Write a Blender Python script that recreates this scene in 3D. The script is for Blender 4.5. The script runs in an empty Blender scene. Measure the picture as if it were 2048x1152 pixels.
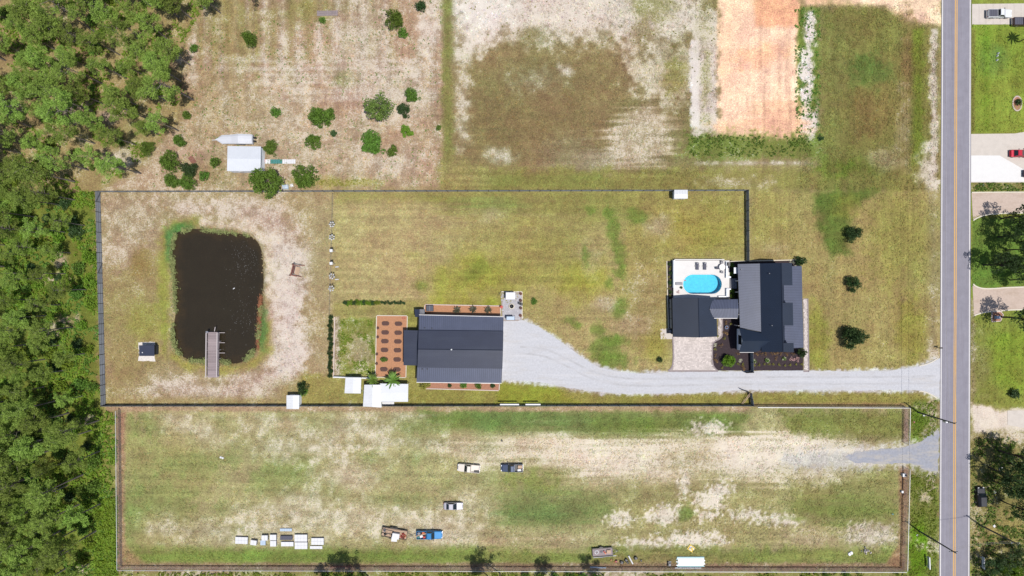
import bpy, bmesh, math, random
import numpy as np
from mathutils import Vector, Matrix
from mathutils.geometry import delaunay_2d_cdt

scene = bpy.context.scene
COL = scene.collection
R = math.radians
H = 150.0                       # camera height above the ground, metres
PXM = 8.0                       # photograph pixels per metre on the ground

# ------------------------------------------------------------------ camera
cam_d = bpy.data.cameras.new('camera')
cam = bpy.data.objects.new('camera', cam_d)
COL.objects.link(cam)
cam.location = (0, 0, H)
cam.rotation_euler = (0, 0, 0)
cam_d.sensor_width = 36.0
cam_d.lens = 36.0 * H / 256.0
cam_d.clip_start = 1.0
cam_d.clip_end = 3000.0
scene.camera = cam

# ------------------------------------------------------------------ sky and sun
SUN = Vector((0.27, -0.20, 1.0)).normalized()
sun_el = math.asin(SUN.z)
sun_az = math.atan2(SUN.x, SUN.y)
world = bpy.data.worlds.new('World')
scene.world = world
world.use_nodes = True
wn = world.node_tree
wn.nodes.clear()
sky = wn.nodes.new('ShaderNodeTexSky')
sky.sky_type = 'NISHITA'
sky.sun_disc = False
sky.sun_elevation = sun_el
sky.sun_rotation = sun_az
bg = wn.nodes.new('ShaderNodeBackground')
bg.inputs['Strength'].default_value = 0.10
wo = wn.nodes.new('ShaderNodeOutputWorld')
wn.links.new(sky.outputs['Color'], bg.inputs['Color'])
wn.links.new(bg.outputs['Background'], wo.inputs['Surface'])
sun_d = bpy.data.lights.new('sun', 'SUN')
sun_d.energy = 4.6
sun_d.angle = R(0.5)
sun_d.color = (1.0, 0.96, 0.90)
sun = bpy.data.objects.new('sun', sun_d)
COL.objects.link(sun)
sun.location = (40, -30, 200)
sun.rotation_euler = SUN.to_track_quat('Z', 'Y').to_euler()
scene.view_settings.view_transform = 'Standard'
scene.view_settings.look = 'None'
scene.view_settings.exposure = 0.24
scene.view_settings.gamma = 1.0
scene.view_settings.use_curve_mapping = False

# ------------------------------------------------------------------ helpers
K = 1.75                        # how bright a sunlit level white surface renders


def s2l(c):
    c = c / 255.0
    return c / 12.92 if c <= 0.04045 else ((c + 0.055) / 1.055) ** 2.4


def alb(r, g, b):
    """real surface colour of something that shows as this sRGB in full sun"""
    return tuple(min(0.86, s2l(v) / K) for v in (r, g, b))


def W(px, py, z=0.0):
    k = (H - z) / H / PXM
    return Vector(((px - 1024.0) * k, (576.0 - py) * k, z))


MATS = {}


def mat(name, col, rough=0.75, var=0.14, scale=1.2, bump=0.0, metallic=0.0, rnd=0.0, spec=0.4, trans=0.0, island=0.0, hue=0.0):
    if name in MATS:
        return MATS[name]
    m = bpy.data.materials.new(name)
    m.use_nodes = True
    nt = m.node_tree
    N, L = nt.nodes, nt.links
    b = N['Principled BSDF']
    b.inputs['Roughness'].default_value = rough
    b.inputs['Metallic'].default_value = metallic
    b.inputs['Specular IOR Level'].default_value = spec
    tc = N.new('ShaderNodeTexCoord')
    nz = N.new('ShaderNodeTexNoise')
    nz.inputs['Scale'].default_value = scale
    nz.inputs['Detail'].default_value = 5.0
    nz.inputs['Roughness'].default_value = 0.65
    L.new(tc.outputs['Object'], nz.inputs['Vector'])
    mr = N.new('ShaderNodeMapRange')
    mr.inputs['From Min'].default_value = 0.25
    mr.inputs['From Max'].default_value = 0.75
    mr.inputs['To Min'].default_value = 1.0 - var
    mr.inputs['To Max'].default_value = 1.0 + var
    L.new(nz.outputs['Fac'], mr.inputs['Value'])
    val = mr.outputs['Result']
    if rnd or island:
        src = N.new('ShaderNodeObjectInfo').outputs['Random'] if rnd else N.new('ShaderNodeNewGeometry').outputs['Random Per Island']
        amt = rnd or island
        m2 = N.new('ShaderNodeMapRange')
        m2.inputs['To Min'].default_value = 1.0 - amt
        m2.inputs['To Max'].default_value = 1.0 + amt
        L.new(src, m2.inputs['Value'])
        mu = N.new('ShaderNodeMath')
        mu.operation = 'MULTIPLY'
        L.new(val, mu.inputs[0])
        L.new(m2.outputs['Result'], mu.inputs[1])
        val = mu.outputs[0]
    hs = N.new('ShaderNodeHueSaturation')
    hs.inputs['Color'].default_value = (*col[:3], 1)
    L.new(val, hs.inputs['Value'])
    if hue:
        src2 = N.new('ShaderNodeObjectInfo').outputs['Random']
        if hue < 0:
            nz2 = N.new('ShaderNodeTexNoise')
            nz2.inputs['Scale'].default_value = 0.35
            L.new(tc.outputs['Object'], nz2.inputs['Vector'])
            src2 = nz2.outputs['Fac']
        m3 = N.new('ShaderNodeMapRange')
        m3.inputs['To Min'].default_value = 0.5 - abs(hue)
        m3.inputs['To Max'].default_value = 0.5 + abs(hue)
        L.new(src2, m3.inputs['Value'])
        L.new(m3.outputs['Result'], hs.inputs['Hue'])
    L.new(hs.outputs['Color'], b.inputs['Base Color'])
    if bump:
        bp = N.new('ShaderNodeBump')
        bp.inputs['Strength'].default_value = bump
        bp.inputs['Distance'].default_value = 0.05
        nzb = N.new('ShaderNodeTexNoise')
        nzb.inputs['Scale'].default_value = scale * 4
        nzb.inputs['Detail'].default_value = 4
        L.new(tc.outputs['Object'], nzb.inputs['Vector'])
        L.new(nzb.outputs['Fac'], bp.inputs['Height'])
        L.new(bp.outputs['Normal'], b.inputs['Normal'])
    if trans:
        tr = N.new('ShaderNodeBsdfTranslucent')
        mx = N.new('ShaderNodeMixShader')
        mx.inputs['Fac'].default_value = trans
        L.new(hs.outputs['Color'], tr.inputs['Color'])
        L.new(b.outputs['BSDF'], mx.inputs[1])
        L.new(tr.outputs['BSDF'], mx.inputs[2])
        L.new(mx.outputs['Shader'], N['Material Output'].inputs['Surface'])
    MATS[name] = m
    return m


def tag(o, label=None, cat=None, group=None, kind=None):
    if label:
        o['label'] = label
    if cat:
        o['category'] = cat
    if group:
        o['group'] = group
    if kind:
        o['kind'] = kind
    return o


def thing(name, label, cat, loc=(0, 0, 0), rz=0.0, group=None):
    o = bpy.data.objects.new(name, None)
    o.empty_display_size = 0.5
    COL.objects.link(o)
    o.location = loc
    o.rotation_euler = (0, 0, rz)
    return tag(o, label, cat, group)


def link(name, me, parent=None, loc=None, rz=0.0, scale=None):
    o = bpy.data.objects.new(name, me)
    COL.objects.link(o)
    if parent:
        o.parent = parent
    if loc is not None:
        o.location = loc
    if rz:
        o.rotation_euler = (0, 0, rz)
    if scale is not None:
        o.scale = scale
    return o


def copy_tree(o, parent=None):
    c = o.copy()
    COL.objects.link(c)
    if parent is not None:
        c.parent = parent
    for ch in o.children:
        copy_tree(ch, c)
    return c


class MB:
    """collects shapes into one mesh"""

    def __init__(self):
        self.v = []
        self.f = []

    def quad(self, a, b, c, d):
        n = len(self.v)
        self.v += [tuple(a), tuple(b), tuple(c), tuple(d)]
        self.f.append((n, n + 1, n + 2, n + 3))
        return self

    def box(self, x0, x1, y0, y1, z0, z1):
        n = len(self.v)
        self.v += [(x0, y0, z0), (x1, y0, z0), (x1, y1, z0), (x0, y1, z0), (x0, y0, z1), (x1, y0, z1), (x1, y1, z1), (x0, y1, z1)]
        self.f += [tuple(n + i for i in q) for q in ((3, 2, 1, 0), (4, 5, 6, 7), (0, 1, 5, 4), (1, 2, 6, 5), (2, 3, 7, 6), (3, 0, 4, 7))]
        return self

    def hexa(self, low, up):
        """two rings of the same count joined into a closed solid"""
        n, k = len(self.v), len(low)
        self.v += [tuple(p) for p in low] + [tuple(p) for p in up]
        self.f.append(tuple(n + k - 1 - i for i in range(k)))
        self.f.append(tuple(n + k + i for i in range(k)))
        for i in range(k):
            j = (i + 1) % k
            self.f.append((n + i, n + j, n + k + j, n + k + i))
        return self

    def slab(self, pts, t):
        """closed slab hanging t below the given outline (counter-clockwise from above)"""
        return self.hexa([(p[0], p[1], p[2] - t) for p in pts], pts)

    def bar(self, a, b, w, h=None, up=(0, 0, 1)):
        """square bar from a to b"""
        a, b = Vector(a), Vector(b)
        h = w if h is None else h
        d = (b - a).normalized()
        u = Vector(up)
        if abs(d.dot(u)) > 0.98:
            u = Vector((1, 0, 0))
        s = d.cross(u).normalized() * w / 2
        t = s.cross(d).normalized() * h / 2
        return self.hexa([a - s - t, a + s - t, a + s + t, a - s + t], [b - s - t, b + s - t, b + s + t, b - s + t])

    def tube(self, pts, rads, n=8):
        pts = [Vector(p) for p in pts]
        if not hasattr(rads, '__len__'):
            rads = [rads] * len(pts)
        base = len(self.v)
        for i, p in enumerate(pts):
            d = (pts[min(i + 1, len(pts) - 1)] - pts[max(i - 1, 0)]).normalized()
            u = Vector((0, 0, 1)) if abs(d.z) < 0.9 else Vector((1, 0, 0))
            s = d.cross(u).normalized()
            t = d.cross(s).normalized()
            for k in range(n):
                a = 2 * math.pi * k / n
                self.v.append(tuple(p + (s * math.cos(a) + t * math.sin(a)) * rads[i]))
        for i in range(len(pts) - 1):
            for k in range(n):
                q, r = base + i * n + k, base + i * n + (k + 1) % n
                self.f.append((q, r, r + n, q + n))
        self.f.append(tuple(base + k for k in range(n)))
        e = base + (len(pts) - 1) * n
        self.f.append(tuple(e + n - 1 - k for k in range(n)))
        return self

    def lathe(self, prof, n=16, cx=0, cy=0, sx=1, sy=1):
        """profile of (radius, z) turned about z"""
        base = len(self.v)
        for r, z in prof:
            for k in range(n):
                a = 2 * math.pi * k / n
                self.v.append((cx + r * sx * math.cos(a), cy + r * sy * math.sin(a), z))
        for i in range(len(prof) - 1):
            for k in range(n):
                q, r = base + i * n + k, base + i * n + (k + 1) % n
                self.f.append((q, r, r + n, q + n))
        e = base + (len(prof) - 1) * n
        self.f.append(tuple(e + k for k in range(n)))
        self.f.append(tuple(base + n - 1 - k for k in range(n)))
        return self

    def loft(self, rings):
        base, n = len(self.v), len(rings[0])
        for r in rings:
            self.v += [tuple(p) for p in r]
        for i in range(len(rings) - 1):
            for k in range(n):
                q, r = base + i * n + k, base + i * n + (k + 1) % n
                self.f.append((q, r, r + n, q + n))
        self.f.append(tuple(base + n - 1 - k for k in range(n)))
        e = base + (len(rings) - 1) * n
        self.f.append(tuple(e + k for k in range(n)))
        return self

    def mesh(self, name, m, smooth=False):
        me = bpy.data.meshes.new(name)
        me.from_pydata(self.v, [], self.f)
        bm = bmesh.new()
        bm.from_mesh(me)
        bmesh.ops.recalc_face_normals(bm, faces=bm.faces)
        bm.to_mesh(me)
        bm.free()
        if m:
            me.materials.append(m)
        if smooth:
            for p in me.polygons:
                p.use_smooth = True
        return me

    def build(self, name, m, parent=None, loc=None, rz=0.0, smooth=False):
        return link(name, self.mesh(name, m, smooth), parent, loc, rz)


def sheet(name, pts, z, m, jitter=0.0, step=0.6, seed=1, parent=None, px=True):
    """level sheet with an outline given in photograph pixels on the ground (or metres)"""
    P = [W(x, y) if px else Vector((x, y, 0)) for x, y in pts]
    rng = random.Random(seed)
    out = []
    for i, a in enumerate(P):
        b = P[(i + 1) % len(P)]
        out.append(Vector((a.x, a.y, z)))
        if jitter:
            n = max(1, int((b - a).length / step))
            d = (b - a).normalized()
            nn = Vector((-d.y, d.x, 0))
            off = 0
            for k in range(1, n):
                off = 0.6 * off + rng.gauss(0, jitter)
                q = a.lerp(b, k / n) + nn * off * math.sin(math.pi * k / n)
                out.append(Vector((q.x, q.y, z)))
    area = sum(out[i].x * out[(i + 1) % len(out)].y - out[(i + 1) % len(out)].x * out[i].y for i in range(len(out)))
    if area < 0:
        out.reverse()
    n = len(out)
    v2, _, faces, *_r = delaunay_2d_cdt([Vector((p.x, p.y)) for p in out], [(i, (i + 1) % n) for i in range(n)], [], 1, 1e-5)
    fs = []
    for f in faces:
        p, q, r = [v2[i] for i in f[:3]]
        fs.append(tuple(f) if (q - p).cross(r - p) > 0 else tuple(f)[::-1])
    me = bpy.data.meshes.new(name)
    me.from_pydata([(p.x, p.y, z) for p in v2], [], fs)
    me.materials.append(m)
    return link(name, me, parent)


def curve_pts(pts, n=6):
    """Catmull-Rom through pixel points, open"""
    out = []
    P = [pts[0]] + list(pts) + [pts[-1]]
    for i in range(1, len(P) - 2):
        p0, p1, p2, p3 = [np.array(q, float) for q in P[i - 1:i + 3]]
        for k in range(n):
            t = k / n
            out.append(tuple(0.5 * (2 * p1 + (p2 - p0) * t + (2 * p0 - 5 * p1 + 4 * p2 - p3) * t * t + (3 * p1 - p0 - 3 * p2 + p3) * t ** 3)))
    out.append(tuple(pts[-1]))
    return out


def kerb(name, pts, w, z0, z1, m, parent=None):
    """solid strip along a path of pixel points"""
    P = [W(x, y) for x, y in pts]
    mb = MB()
    Ls, Rs = [], []
    for i, p in enumerate(P):
        d = (P[min(i + 1, len(P) - 1)] - P[max(i - 1, 0)]).normalized()
        n = Vector((-d.y, d.x, 0)) * w / 2
        Ls.append(p + n)
        Rs.append(p - n)
    rings = [[(l.x, l.y, z0), (r.x, r.y, z0), (r.x, r.y, z1), (l.x, l.y, z1)] for l, r in zip(Ls, Rs)]
    mb.loft(rings)
    return mb.build(name, m, parent)


# ------------------------------------------------------------------ noise for the ground
_tabs = {}


def vn(x, y, seed):
    if seed not in _tabs:
        _tabs[seed] = np.random.RandomState(seed).rand(256, 256)
    T = _tabs[seed]
    xi, yi = np.floor(x).astype(int), np.floor(y).astype(int)
    fx, fy = x - xi, y - yi
    fx, fy = fx * fx * (3 - 2 * fx), fy * fy * (3 - 2 * fy)
    a, b, c, d = T[xi & 255, yi & 255], T[(xi + 1) & 255, yi & 255], T[xi & 255, (yi + 1) & 255], T[(xi + 1) & 255, (yi + 1) & 255]
    return (a * (1 - fx) + b * fx) * (1 - fy) + (c * (1 - fx) + d * fx) * fy


def fbm(x, y, seed, oct=3, g=0.55):
    s, a, t = 0, 1, 0
    for o in range(oct):
        s = s + a * vn(x * 2 ** o + 17.3 * o, y * 2 ** o + 5.1 * o, seed + o)
        t += a
        a *= g
    return s / t


def sd_poly(X, Y, poly):
    d = np.full(X.shape, 1e9)
    ins = np.zeros(X.shape, bool)
    n = len(poly)
    for i in range(n):
        x0, y0 = poly[i]
        x1, y1 = poly[(i + 1) % n]
        ex, ey = x1 - x0, y1 - y0
        wx, wy = X - x0, Y - y0
        t = np.clip((wx * ex + wy * ey) / (ex * ex + ey * ey + 1e-9), 0, 1)
        d = np.minimum(d, (wx - ex * t) ** 2 + (wy - ey * t) ** 2)
        c = ((y0 <= Y) & (y1 > Y)) | ((y1 <= Y) & (y0 > Y))
        with np.errstate(divide='ignore', invalid='ignore'):
            xi = x0 + (Y - y0) * ex / (ey if ey else 1e-9)
        ins ^= c & (X < xi)
    d = np.sqrt(d)
    return np.where(ins, d, -d)
# ------------------------------------------------------------------ ground
POND = curve_pts([(350, 466), (385, 458), (440, 463), (490, 470), (514, 486), (523, 520), (524, 580), (519, 640), (513, 690), (497, 714), (470, 727), (430, 722), (385, 721), (356, 706), (345, 670), (350, 620), (348, 560), (343, 510), (350, 466)], 3)[:-1]
POOL_C = (1403.5, 568.5)


def axis(lo, hi, step, far):
    inner = list(np.arange(lo, hi + 1e-6, step))
    a, g, st = [], lo, 2.0
    while g > -far:
        g -= st
        a.append(g)
        st *= 1.5
    b, g, st = [], inner[-1], 2.0
    while g < far:
        g += st
        b.append(g)
        st *= 1.5
    return np.array(a[::-1] + inner + b)


gx = axis(-133.0, 133.0, 0.3, 700)
gy = axis(-77.0, 77.0, 0.3, 700)
GX, GY = np.meshgrid(gx, gy)
PX, PY = 1024 + 8 * GX, 576 - 8 * GY
nxg, nyg = len(gx), len(gy)
# noise fields, coordinates in photograph pixels
NB = fbm(PX / 90, PY / 90, 11, 3)
NM = fbm(PX / 34, PY / 34, 21, 3)
NS = fbm(PX / 13, PY / 13, 31, 3)
NF = fbm(PX / 5, PY / 5, 41, 2)
SH = fbm(PX / 120, PY / 5.5, 51, 3)
SV = fbm(PX / 6.5, PY / 110, 61, 3)
C = np.zeros((nyg, nxg, 4))
C[..., :3] = [158, 144, 96]
C[..., 3] = 0.18


def pt(shape, col=None, sand=None, soft=8, amt=1.0, n=14, f=None):
    """lay a kind of ground over an outline (polygon list, or ('e',cx,cy,rx,ry[,deg]))"""
    f = NM if f is None else f
    if shape[0] == 'e':
        cx, cy, rx, ry = shape[1:5]
        m = max(rx, ry) + soft + n + 4
        bx = (cx - m, cy - m, cx + m, cy + m)
    else:
        xs = [p[0] for p in shape]
        ys = [p[1] for p in shape]
        m = soft + n + 4
        bx = (min(xs) - m, min(ys) - m, max(xs) + m, max(ys) + m)
    i = np.where((PX[0] >= bx[0]) & (PX[0] <= bx[2]))[0]
    j = np.where((PY[:, 0] >= bx[1]) & (PY[:, 0] <= bx[3]))[0]
    if not len(i) or not len(j):
        return
    sl = (slice(j[0], j[-1] + 1), slice(i[0], i[-1] + 1))
    x, y = PX[sl], PY[sl]
    if shape[0] == 'e':
        a = R(shape[5]) if len(shape) > 5 else 0
        u = (x - cx) * math.cos(a) + (y - cy) * math.sin(a)
        v = -(x - cx) * math.sin(a) + (y - cy) * math.cos(a)
        sd = (1 - np.sqrt((u / rx) ** 2 + (v / ry) ** 2)) * min(rx, ry)
    else:
        sd = sd_poly(x, y, shape)
    w = np.clip((sd + (f[sl] - 0.5) * 2.3 * n) / (2.6 * soft) + 0.5, 0, 1)
    w = w * w * (3 - 2 * w) * amt
    if col is not None:
        for k in range(3):
            C[sl][..., k] += (col[k] - C[sl][..., k]) * w
    if sand is not None:
        C[sl][..., 3] += (sand - C[sl][..., 3]) * w


def rect(x0, y0, x1, y1):
    return [(x0, y0), (x1, y0), (x1, y1), (x0, y1)]


TAN, OLV, YGR, GRN, DGR = (170, 150, 104), (146, 136, 76), (158, 152, 62), (122, 136, 62), (88, 116, 62)
PNK, BRN, SAND, WHT = (178, 156, 128), (136, 118, 78), (214, 198, 178), (232, 224, 216)
# --- north-west field
pt(rect(-60, -60, 892, 384), (180, 152, 120), 0.52, 6, 1, 10)
for k, xx in enumerate((352, 386, 414, 441, 470, 497, 531, 566, 600, 640, 676, 728, 770)):
    pt(rect(xx - 6, -40 + (k * 37) % 60, xx + 6, 120 + (k * 53) % 90), (196, 176, 156), 0.85, 6, 0.75, 9, NS)
    pt(rect(xx + 9, -40, xx + 22, 110 + (k * 31) % 80), (152, 138, 84), 0.25, 7, 0.55, 12, NS)
for yy in (122, 138, 152, 166, 181, 197):
    pt(rect(430 + (yy * 7) % 120, yy - 3, 830 + (yy * 3) % 50, yy + 3), (205, 190, 170), 0.85, 5, 0.7, 8, SH)
pt(('e', 560, 290, 190, 80), (180, 160, 128), 0.62, 30, 0.7, 30)
pt(('e', 610, 20, 60, 30), (142, 134, 72), 0.2, 16, 0.7, 18)
pt(('e', 460, 60, 60, 70), (148, 136, 78), 0.25, 20, 0.6, 25, SV)
pt(('e', 690, 155, 24, 16), (128, 132, 72), 0.1, 8, 0.9, 8)
pt(('e', 790, 330, 60, 40), (186, 166, 140), 0.7, 20, 0.7, 20)
pt(('e', 660, 366, 90, 8), (150, 148, 62), 0.3, 8, 0.7, 8, NS)
pt(('e', 720, 100, 60, 110), (190, 170, 146), 0.78, 25, 0.6, 25, SV)
pt(('e', 860, 60, 24, 60), (210, 192, 176), 0.9, 14, 0.7, 18, NS)
pt(('e', 800, 190, 70, 60), (196, 178, 156), 0.8, 25, 0.6, 25, SH)
pt(('e', 440, 210, 90, 90), (166, 144, 104), 0.36, 30, 0.6, 30)
pt(('e', 420, 345, 60, 30), (160, 138, 96), 0.36, 14, 0.7, 16)
# --- mid-north field
pt(rect(900, -60, 1440, 384), (142, 128, 84), 0.16, 8, 1, 12)
pt(rect(940, 110, 1250, 335), (148, 124, 84), 0.14, 50, 0.7, 40, SH)
pt(('e', 1040, 250, 130, 60), (130, 110, 72), 0.08, 40, 0.6, 50, SH)
pt(('e', 1100, 150, 120, 26), (132, 118, 76), 0.1, 16, 0.6, 24, SH)
pt([(905, -60), (1400, -60), (1400, 60), (1300, 95), (1200, 70), (1120, 80), (1010, 70), (950, 110), (915, 130)], (216, 202, 186), 0.84, 26, 0.95, 26, NS)
pt(('e', 1064, 66, 22, 12), (138, 120, 78), 0.2, 8, 0.8, 8, NS)
pt(('e', 1310, 10, 46, 34), (150, 140, 84), 0.35, 14, 0.8, 22, NS)
pt(('e', 1290, 70, 26, 30), (140, 124, 80), 0.3, 12, 0.7, 18, NS)
pt(('e', 925, 205, 12, 80), (190, 176, 146), 0.72, 10, 0.9, 12, NS)
pt(('e', 960, 20, 60, 40), (236, 228, 222), 0.98, 20, 0.8, 25, NS)
pt([(1240, 110), (1390, 90), (1385, 200), (1330, 215), (1260, 170)], (196, 182, 150), 0.7, 14, 0.9, 30, NS)
pt(('e', 1350, 150, 26, 40), (140, 130, 70), 0.2, 10, 0.8, 18, NS)
pt([(1225, 240), (1300, 205), (1345, 260), (1330, 330), (1240, 345), (1200, 320)], (190, 170, 138), 0.72, 16, 0.9, 28, SH)
pt(('e', 1190, 318, 40, 24), (172, 160, 134), 0.6, 12, 0.7, 18, SH)
pt(('e', 1000, 312, 24, 14), (186, 174, 150), 0.6, 10, 0.8, 10, NS)
pt(('e', 1130, 140, 14, 10), (210, 198, 184), 0.8, 6, 0.7, 8, NS)
pt(('e', 1075, 160, 40, 20), (160, 150, 120), 0.45, 16, 0.6, 18, NS)
pt(('e', 1140, 310, 60, 40), (150, 138, 102), 0.35, 18, 0.6, 20, SH)
pt(rect(886, -40, 904, 370), (132, 130, 70), 0.08, 6, 0.95, 9, NS)
pt(rect(880, 338, 1880, 386), (144, 136, 72), 0.12, 10, 0.9, 14, NS)
pt(('e', 1060, 362, 120, 14), (130, 132, 66), 0.05, 10, 0.8, 14, SH)
pt(('e', 930, 340, 50, 30), (150, 140, 84), 0.2, 14, 0.7, 14)
# --- clay building pad and its sides
pt(rect(1384, 20, 1436, 268), (206, 192, 178), 0.82, 6, 1, 12, NS)
pt(rect(1382, 80, 1398, 252), (222, 216, 214), 1.0, 3, 1, 5, NS)
pt(('e', 1410, 60, 18, 50), (160, 150, 96), 0.4, 10, 0.6, 14, NS)
pt(('e', 1412, 175, 10, 60), (150, 146, 84), 0.4, 6, 0.6, 12, NS)
pt(rect(1590, 12, 1642, 284), (112, 134, 54), 0.1, 6, 1, 10, NS)
for a in (('e', 1620, 60, 14, 40), ('e', 1610, 140, 18, 24), ('e', 1614, 190, 12, 30), ('e', 1616, 250, 16, 30), ('e', 1634, 225, 5, 22), ('e', 1612, 110, 14, 18)):
    pt(a, (230, 222, 216), 1.0, 4, 1, 9, NS)
pt(rect(1437, -60, 1596, 272), (253, 209, 176), 0.0, 4, 1, 10, NS)
pt(rect(1508, -20, 1598, 54), (243, 176, 134), 0.0, 5, 0.9, 7, NS)
pt(('e', 1520, 110, 70, 20, -14), (244, 184, 144), 0.0, 10, 0.8, 16, NS)
pt(('e', 1560, 240, 60, 40), (246, 188, 150), 0.0, 16, 0.8, 20, SH)
pt(('e', 1470, 258, 40, 12), (246, 190, 154), 0.0, 10, 0.7, 12, NS)
pt(('e', 1450, 90, 16, 70), (250, 200, 164), 0.0, 10, 0.6, 12, SV)
pt([(1590, -60), (1884, -60), (1880, 52), (1840, 46), (1800, 40), (1770, 14), (1700, 8), (1610, 10)], (250, 212, 180), 0.0, 5, 1, 8, NS)
pt(('e', 1640, 2, 60, 8), (240, 186, 146), 0.0, 8, 0.8, 8, NS)
# --- north-east lawn
pt([(1642, 16), (1770, 14), (1800, 40), (1880, 56), (1880, 384), (1642, 384)], (132, 128, 66), 0.1, 8, 1, 10, NS)
pt(('e', 1670, 150, 28, 130), (128, 132, 70), 0.08, 24, 0.6, 20, SV)
pt(('e', 1816, 120, 10, 90), (138, 112, 70), 0.2, 8, 0.8, 14, NS)
pt(('e', 1810, 250, 14, 70), (150, 132, 92), 0.4, 10, 0.8, 14, NS)
pt(('e', 1740, 140, 40, 30), (96, 116, 52), 0.1, 10, 0.8, 20, NS)
pt(('e', 1740, 220, 50, 50), (136, 118, 66), 0.12, 18, 0.7, 22, SV)
pt(rect(1826, 60, 1848, 330), (118, 130, 46), 0.04, 6, 0.9, 8, NS)
pt(rect(1861, 56, 1875, 384), (204, 190, 170), 0.85, 4, 0.9, 7, NS)
pt(('e', 1856, 340, 18, 40), (200, 188, 170), 0.7, 8, 0.8, 14, NS)
pt([(1375, 272), (1470, 268), (1640, 276), (1640, 316), (1400, 318), (1370, 300)], (112, 130, 52), 0.25, 11, 0.85, 18, NF)
pt(('e', 1500, 304, 130, 12), (128, 136, 66), 0.3, 8, 0.6, 10, NF)
pt(('e', 1510, 326, 110, 3), (186, 172, 150), 0.6, 3, 0.8, 3, NS)
pt(('e', 1700, 334, 60, 14), (104, 122, 42), 0.05, 10, 0.8, 12, NS)
pt(('e', 1470, 366, 60, 10), (166, 148, 110), 0.55, 8, 0.7, 12, NS)
pt(('e', 1770, 320, 30, 20), (168, 152, 118), 0.5, 10, 0.6, 12, NS)
# --- woodland floor
pt([(-80, -60), (440, -60), (385, 55), (350, 120), (392, 200), (345, 262), (290, 330), (205, 384), (196, 384), (210, 820), (238, 830), (240, 1240), (-80, 1240)], (160, 140, 92), 0.28, 10, 1, 16)
pt([(-80, 384), (192, 384), (206, 820), (236, 830), (238, 1240), (-80, 1240)], (112, 124, 44), 0.1, 8, 0.9, 22, NS)
for a in ((130, 640, 22, 10), (110, 560, 20, 8), (110, 670, 16, 16), (120, 520, 14, 12), (80, 850, 14, 10), (170, 840, 12, 10), (160, 1135, 16, 14), (150, 215, 24, 14), (240, 320, 40, 20), (300, 180, 20, 14), (220, 230, 24, 16)):
    pt(('e', *a), (186, 164, 140), 0.5, 8, 0.9, 10, NS)
pt(rect(196, 1000, 234, 1240), (104, 146, 26), 0.0, 6, 0.95, 10, NS)
pt(rect(206, 826, 232, 1000), (140, 136, 70), 0.2, 5, 0.9, 9, NS)
# --- yard round the pond
pt([(196, 384), (668, 384), (664, 812), (206, 812)], (170, 150, 108), 0.44, 4, 1, 4)
pt([(330, 400), (560, 400), (600, 470), (640, 480), (600, 640), (620, 700), (560, 800), (430, 800), (300, 790), (300, 750), (440, 770), (545, 720), (545, 500), (520, 460), (440, 430), (350, 430)], (190, 166, 146), 0.74, 18, 0.9, 24, NS)
pt([(200, 390), (330, 390), (320, 470), (300, 640), (220, 560)], (176, 152, 122), 0.55, 18, 0.8, 20, NS)
pt([(205, 560), (330, 480), (338, 720), (290, 760), (215, 800)], (158, 142, 88), 0.26, 20, 0.8, 22, NS)
pt(('e', 280, 520, 20, 30), (140, 118, 62), 0.2, 10, 0.6, 14, NS)
pt(('e', 285, 640, 34, 40), (152, 148, 70), 0.15, 14, 0.7, 16, NS)
pt([(540, 470), (555, 470), (562, 600), (556, 700), (540, 720), (530, 690), (545, 600)], (206, 186, 166), 0.8, 6, 0.9, 8, NS)
pt([(548, 490), (610, 500), (600, 640), (615, 700), (590, 770), (540, 780), (560, 700)], (206, 188, 176), 0.86, 10, 0.9, 16, NS)
pt([(605, 400), (664, 400), (664, 800), (620, 800), (640, 640), (620, 520)], (170, 150, 110), 0.30, 12, 0.8, 14, NS)
pt(('e', 600, 780, 60, 26), (158, 146, 86), 0.3, 12, 0.7, 14, NS)
pt([(320, 470), (345, 440), (400, 434), (400, 455), (345, 470), (342, 520), (332, 720), (316, 600)], (150, 150, 66), 0.1, 8, 0.85, 9, NS)
pt(('e', 362, 462, 28, 16, -25), (86, 132, 66), 0.0, 6, 0.95, 6, NS)
pt(('e', 340, 490, 9, 36), (90, 134, 70), 0.0, 6, 0.9, 6, NS)
pt([(345, 700), (360, 722), (420, 726), (470, 734), (515, 710), (530, 640), (545, 640), (545, 700), (510, 736), (440, 748), (360, 738), (338, 710)], (160, 150, 72), 0.1, 7, 0.85, 9, NS)
pt(('e', 526, 660, 9, 44), (96, 132, 66), 0.0, 5, 0.9, 6, NS)
pt([(400, 450), (500, 462), (530, 490), (532, 600), (545, 600), (545, 480), (505, 448), (400, 438)], (204, 182, 158), 0.6, 5, 0.9, 6, NS)
pt(rect(206, 796, 664, 812), (166, 148, 92), 0.25, 6, 0.7, 7, NS)
# --- middle lawn
pt([(670, 384), (1494, 384), (1494, 520), (1340, 520), (1340, 742), (1200, 740), (1010, 640), (670, 640)], (172, 155, 100), 0.15, 8, 1, 5)
pt([(668, 384), (960, 384), (940, 600), (668, 630)], (178, 160, 110), 0.2, 40, 0.8, 30, SH)
pt(rect(672, 384, 1340, 402), (150, 140, 78), 0.12, 8, 0.7, 9, NS)
pt([(820, 384), (1480, 384), (1480, 430), (1180, 440), (900, 420)], (140, 136, 70), 0.08, 18, 0.8, 22, SH)
pt(('e', 980, 410, 60, 12), (128, 138, 74), 0.05, 10, 0.7, 12, SH)
pt(('e', 970, 555, 110, 46), (156, 150, 58), 0.05, 26, 0.8, 26)
pt(('e', 1000, 470, 90, 30), (158, 144, 82), 0.12, 20, 0.6, 20, SH)
pt(('e', 1160, 560, 50, 40), (158, 158, 58), 0.04, 20, 0.85, 22)
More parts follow.
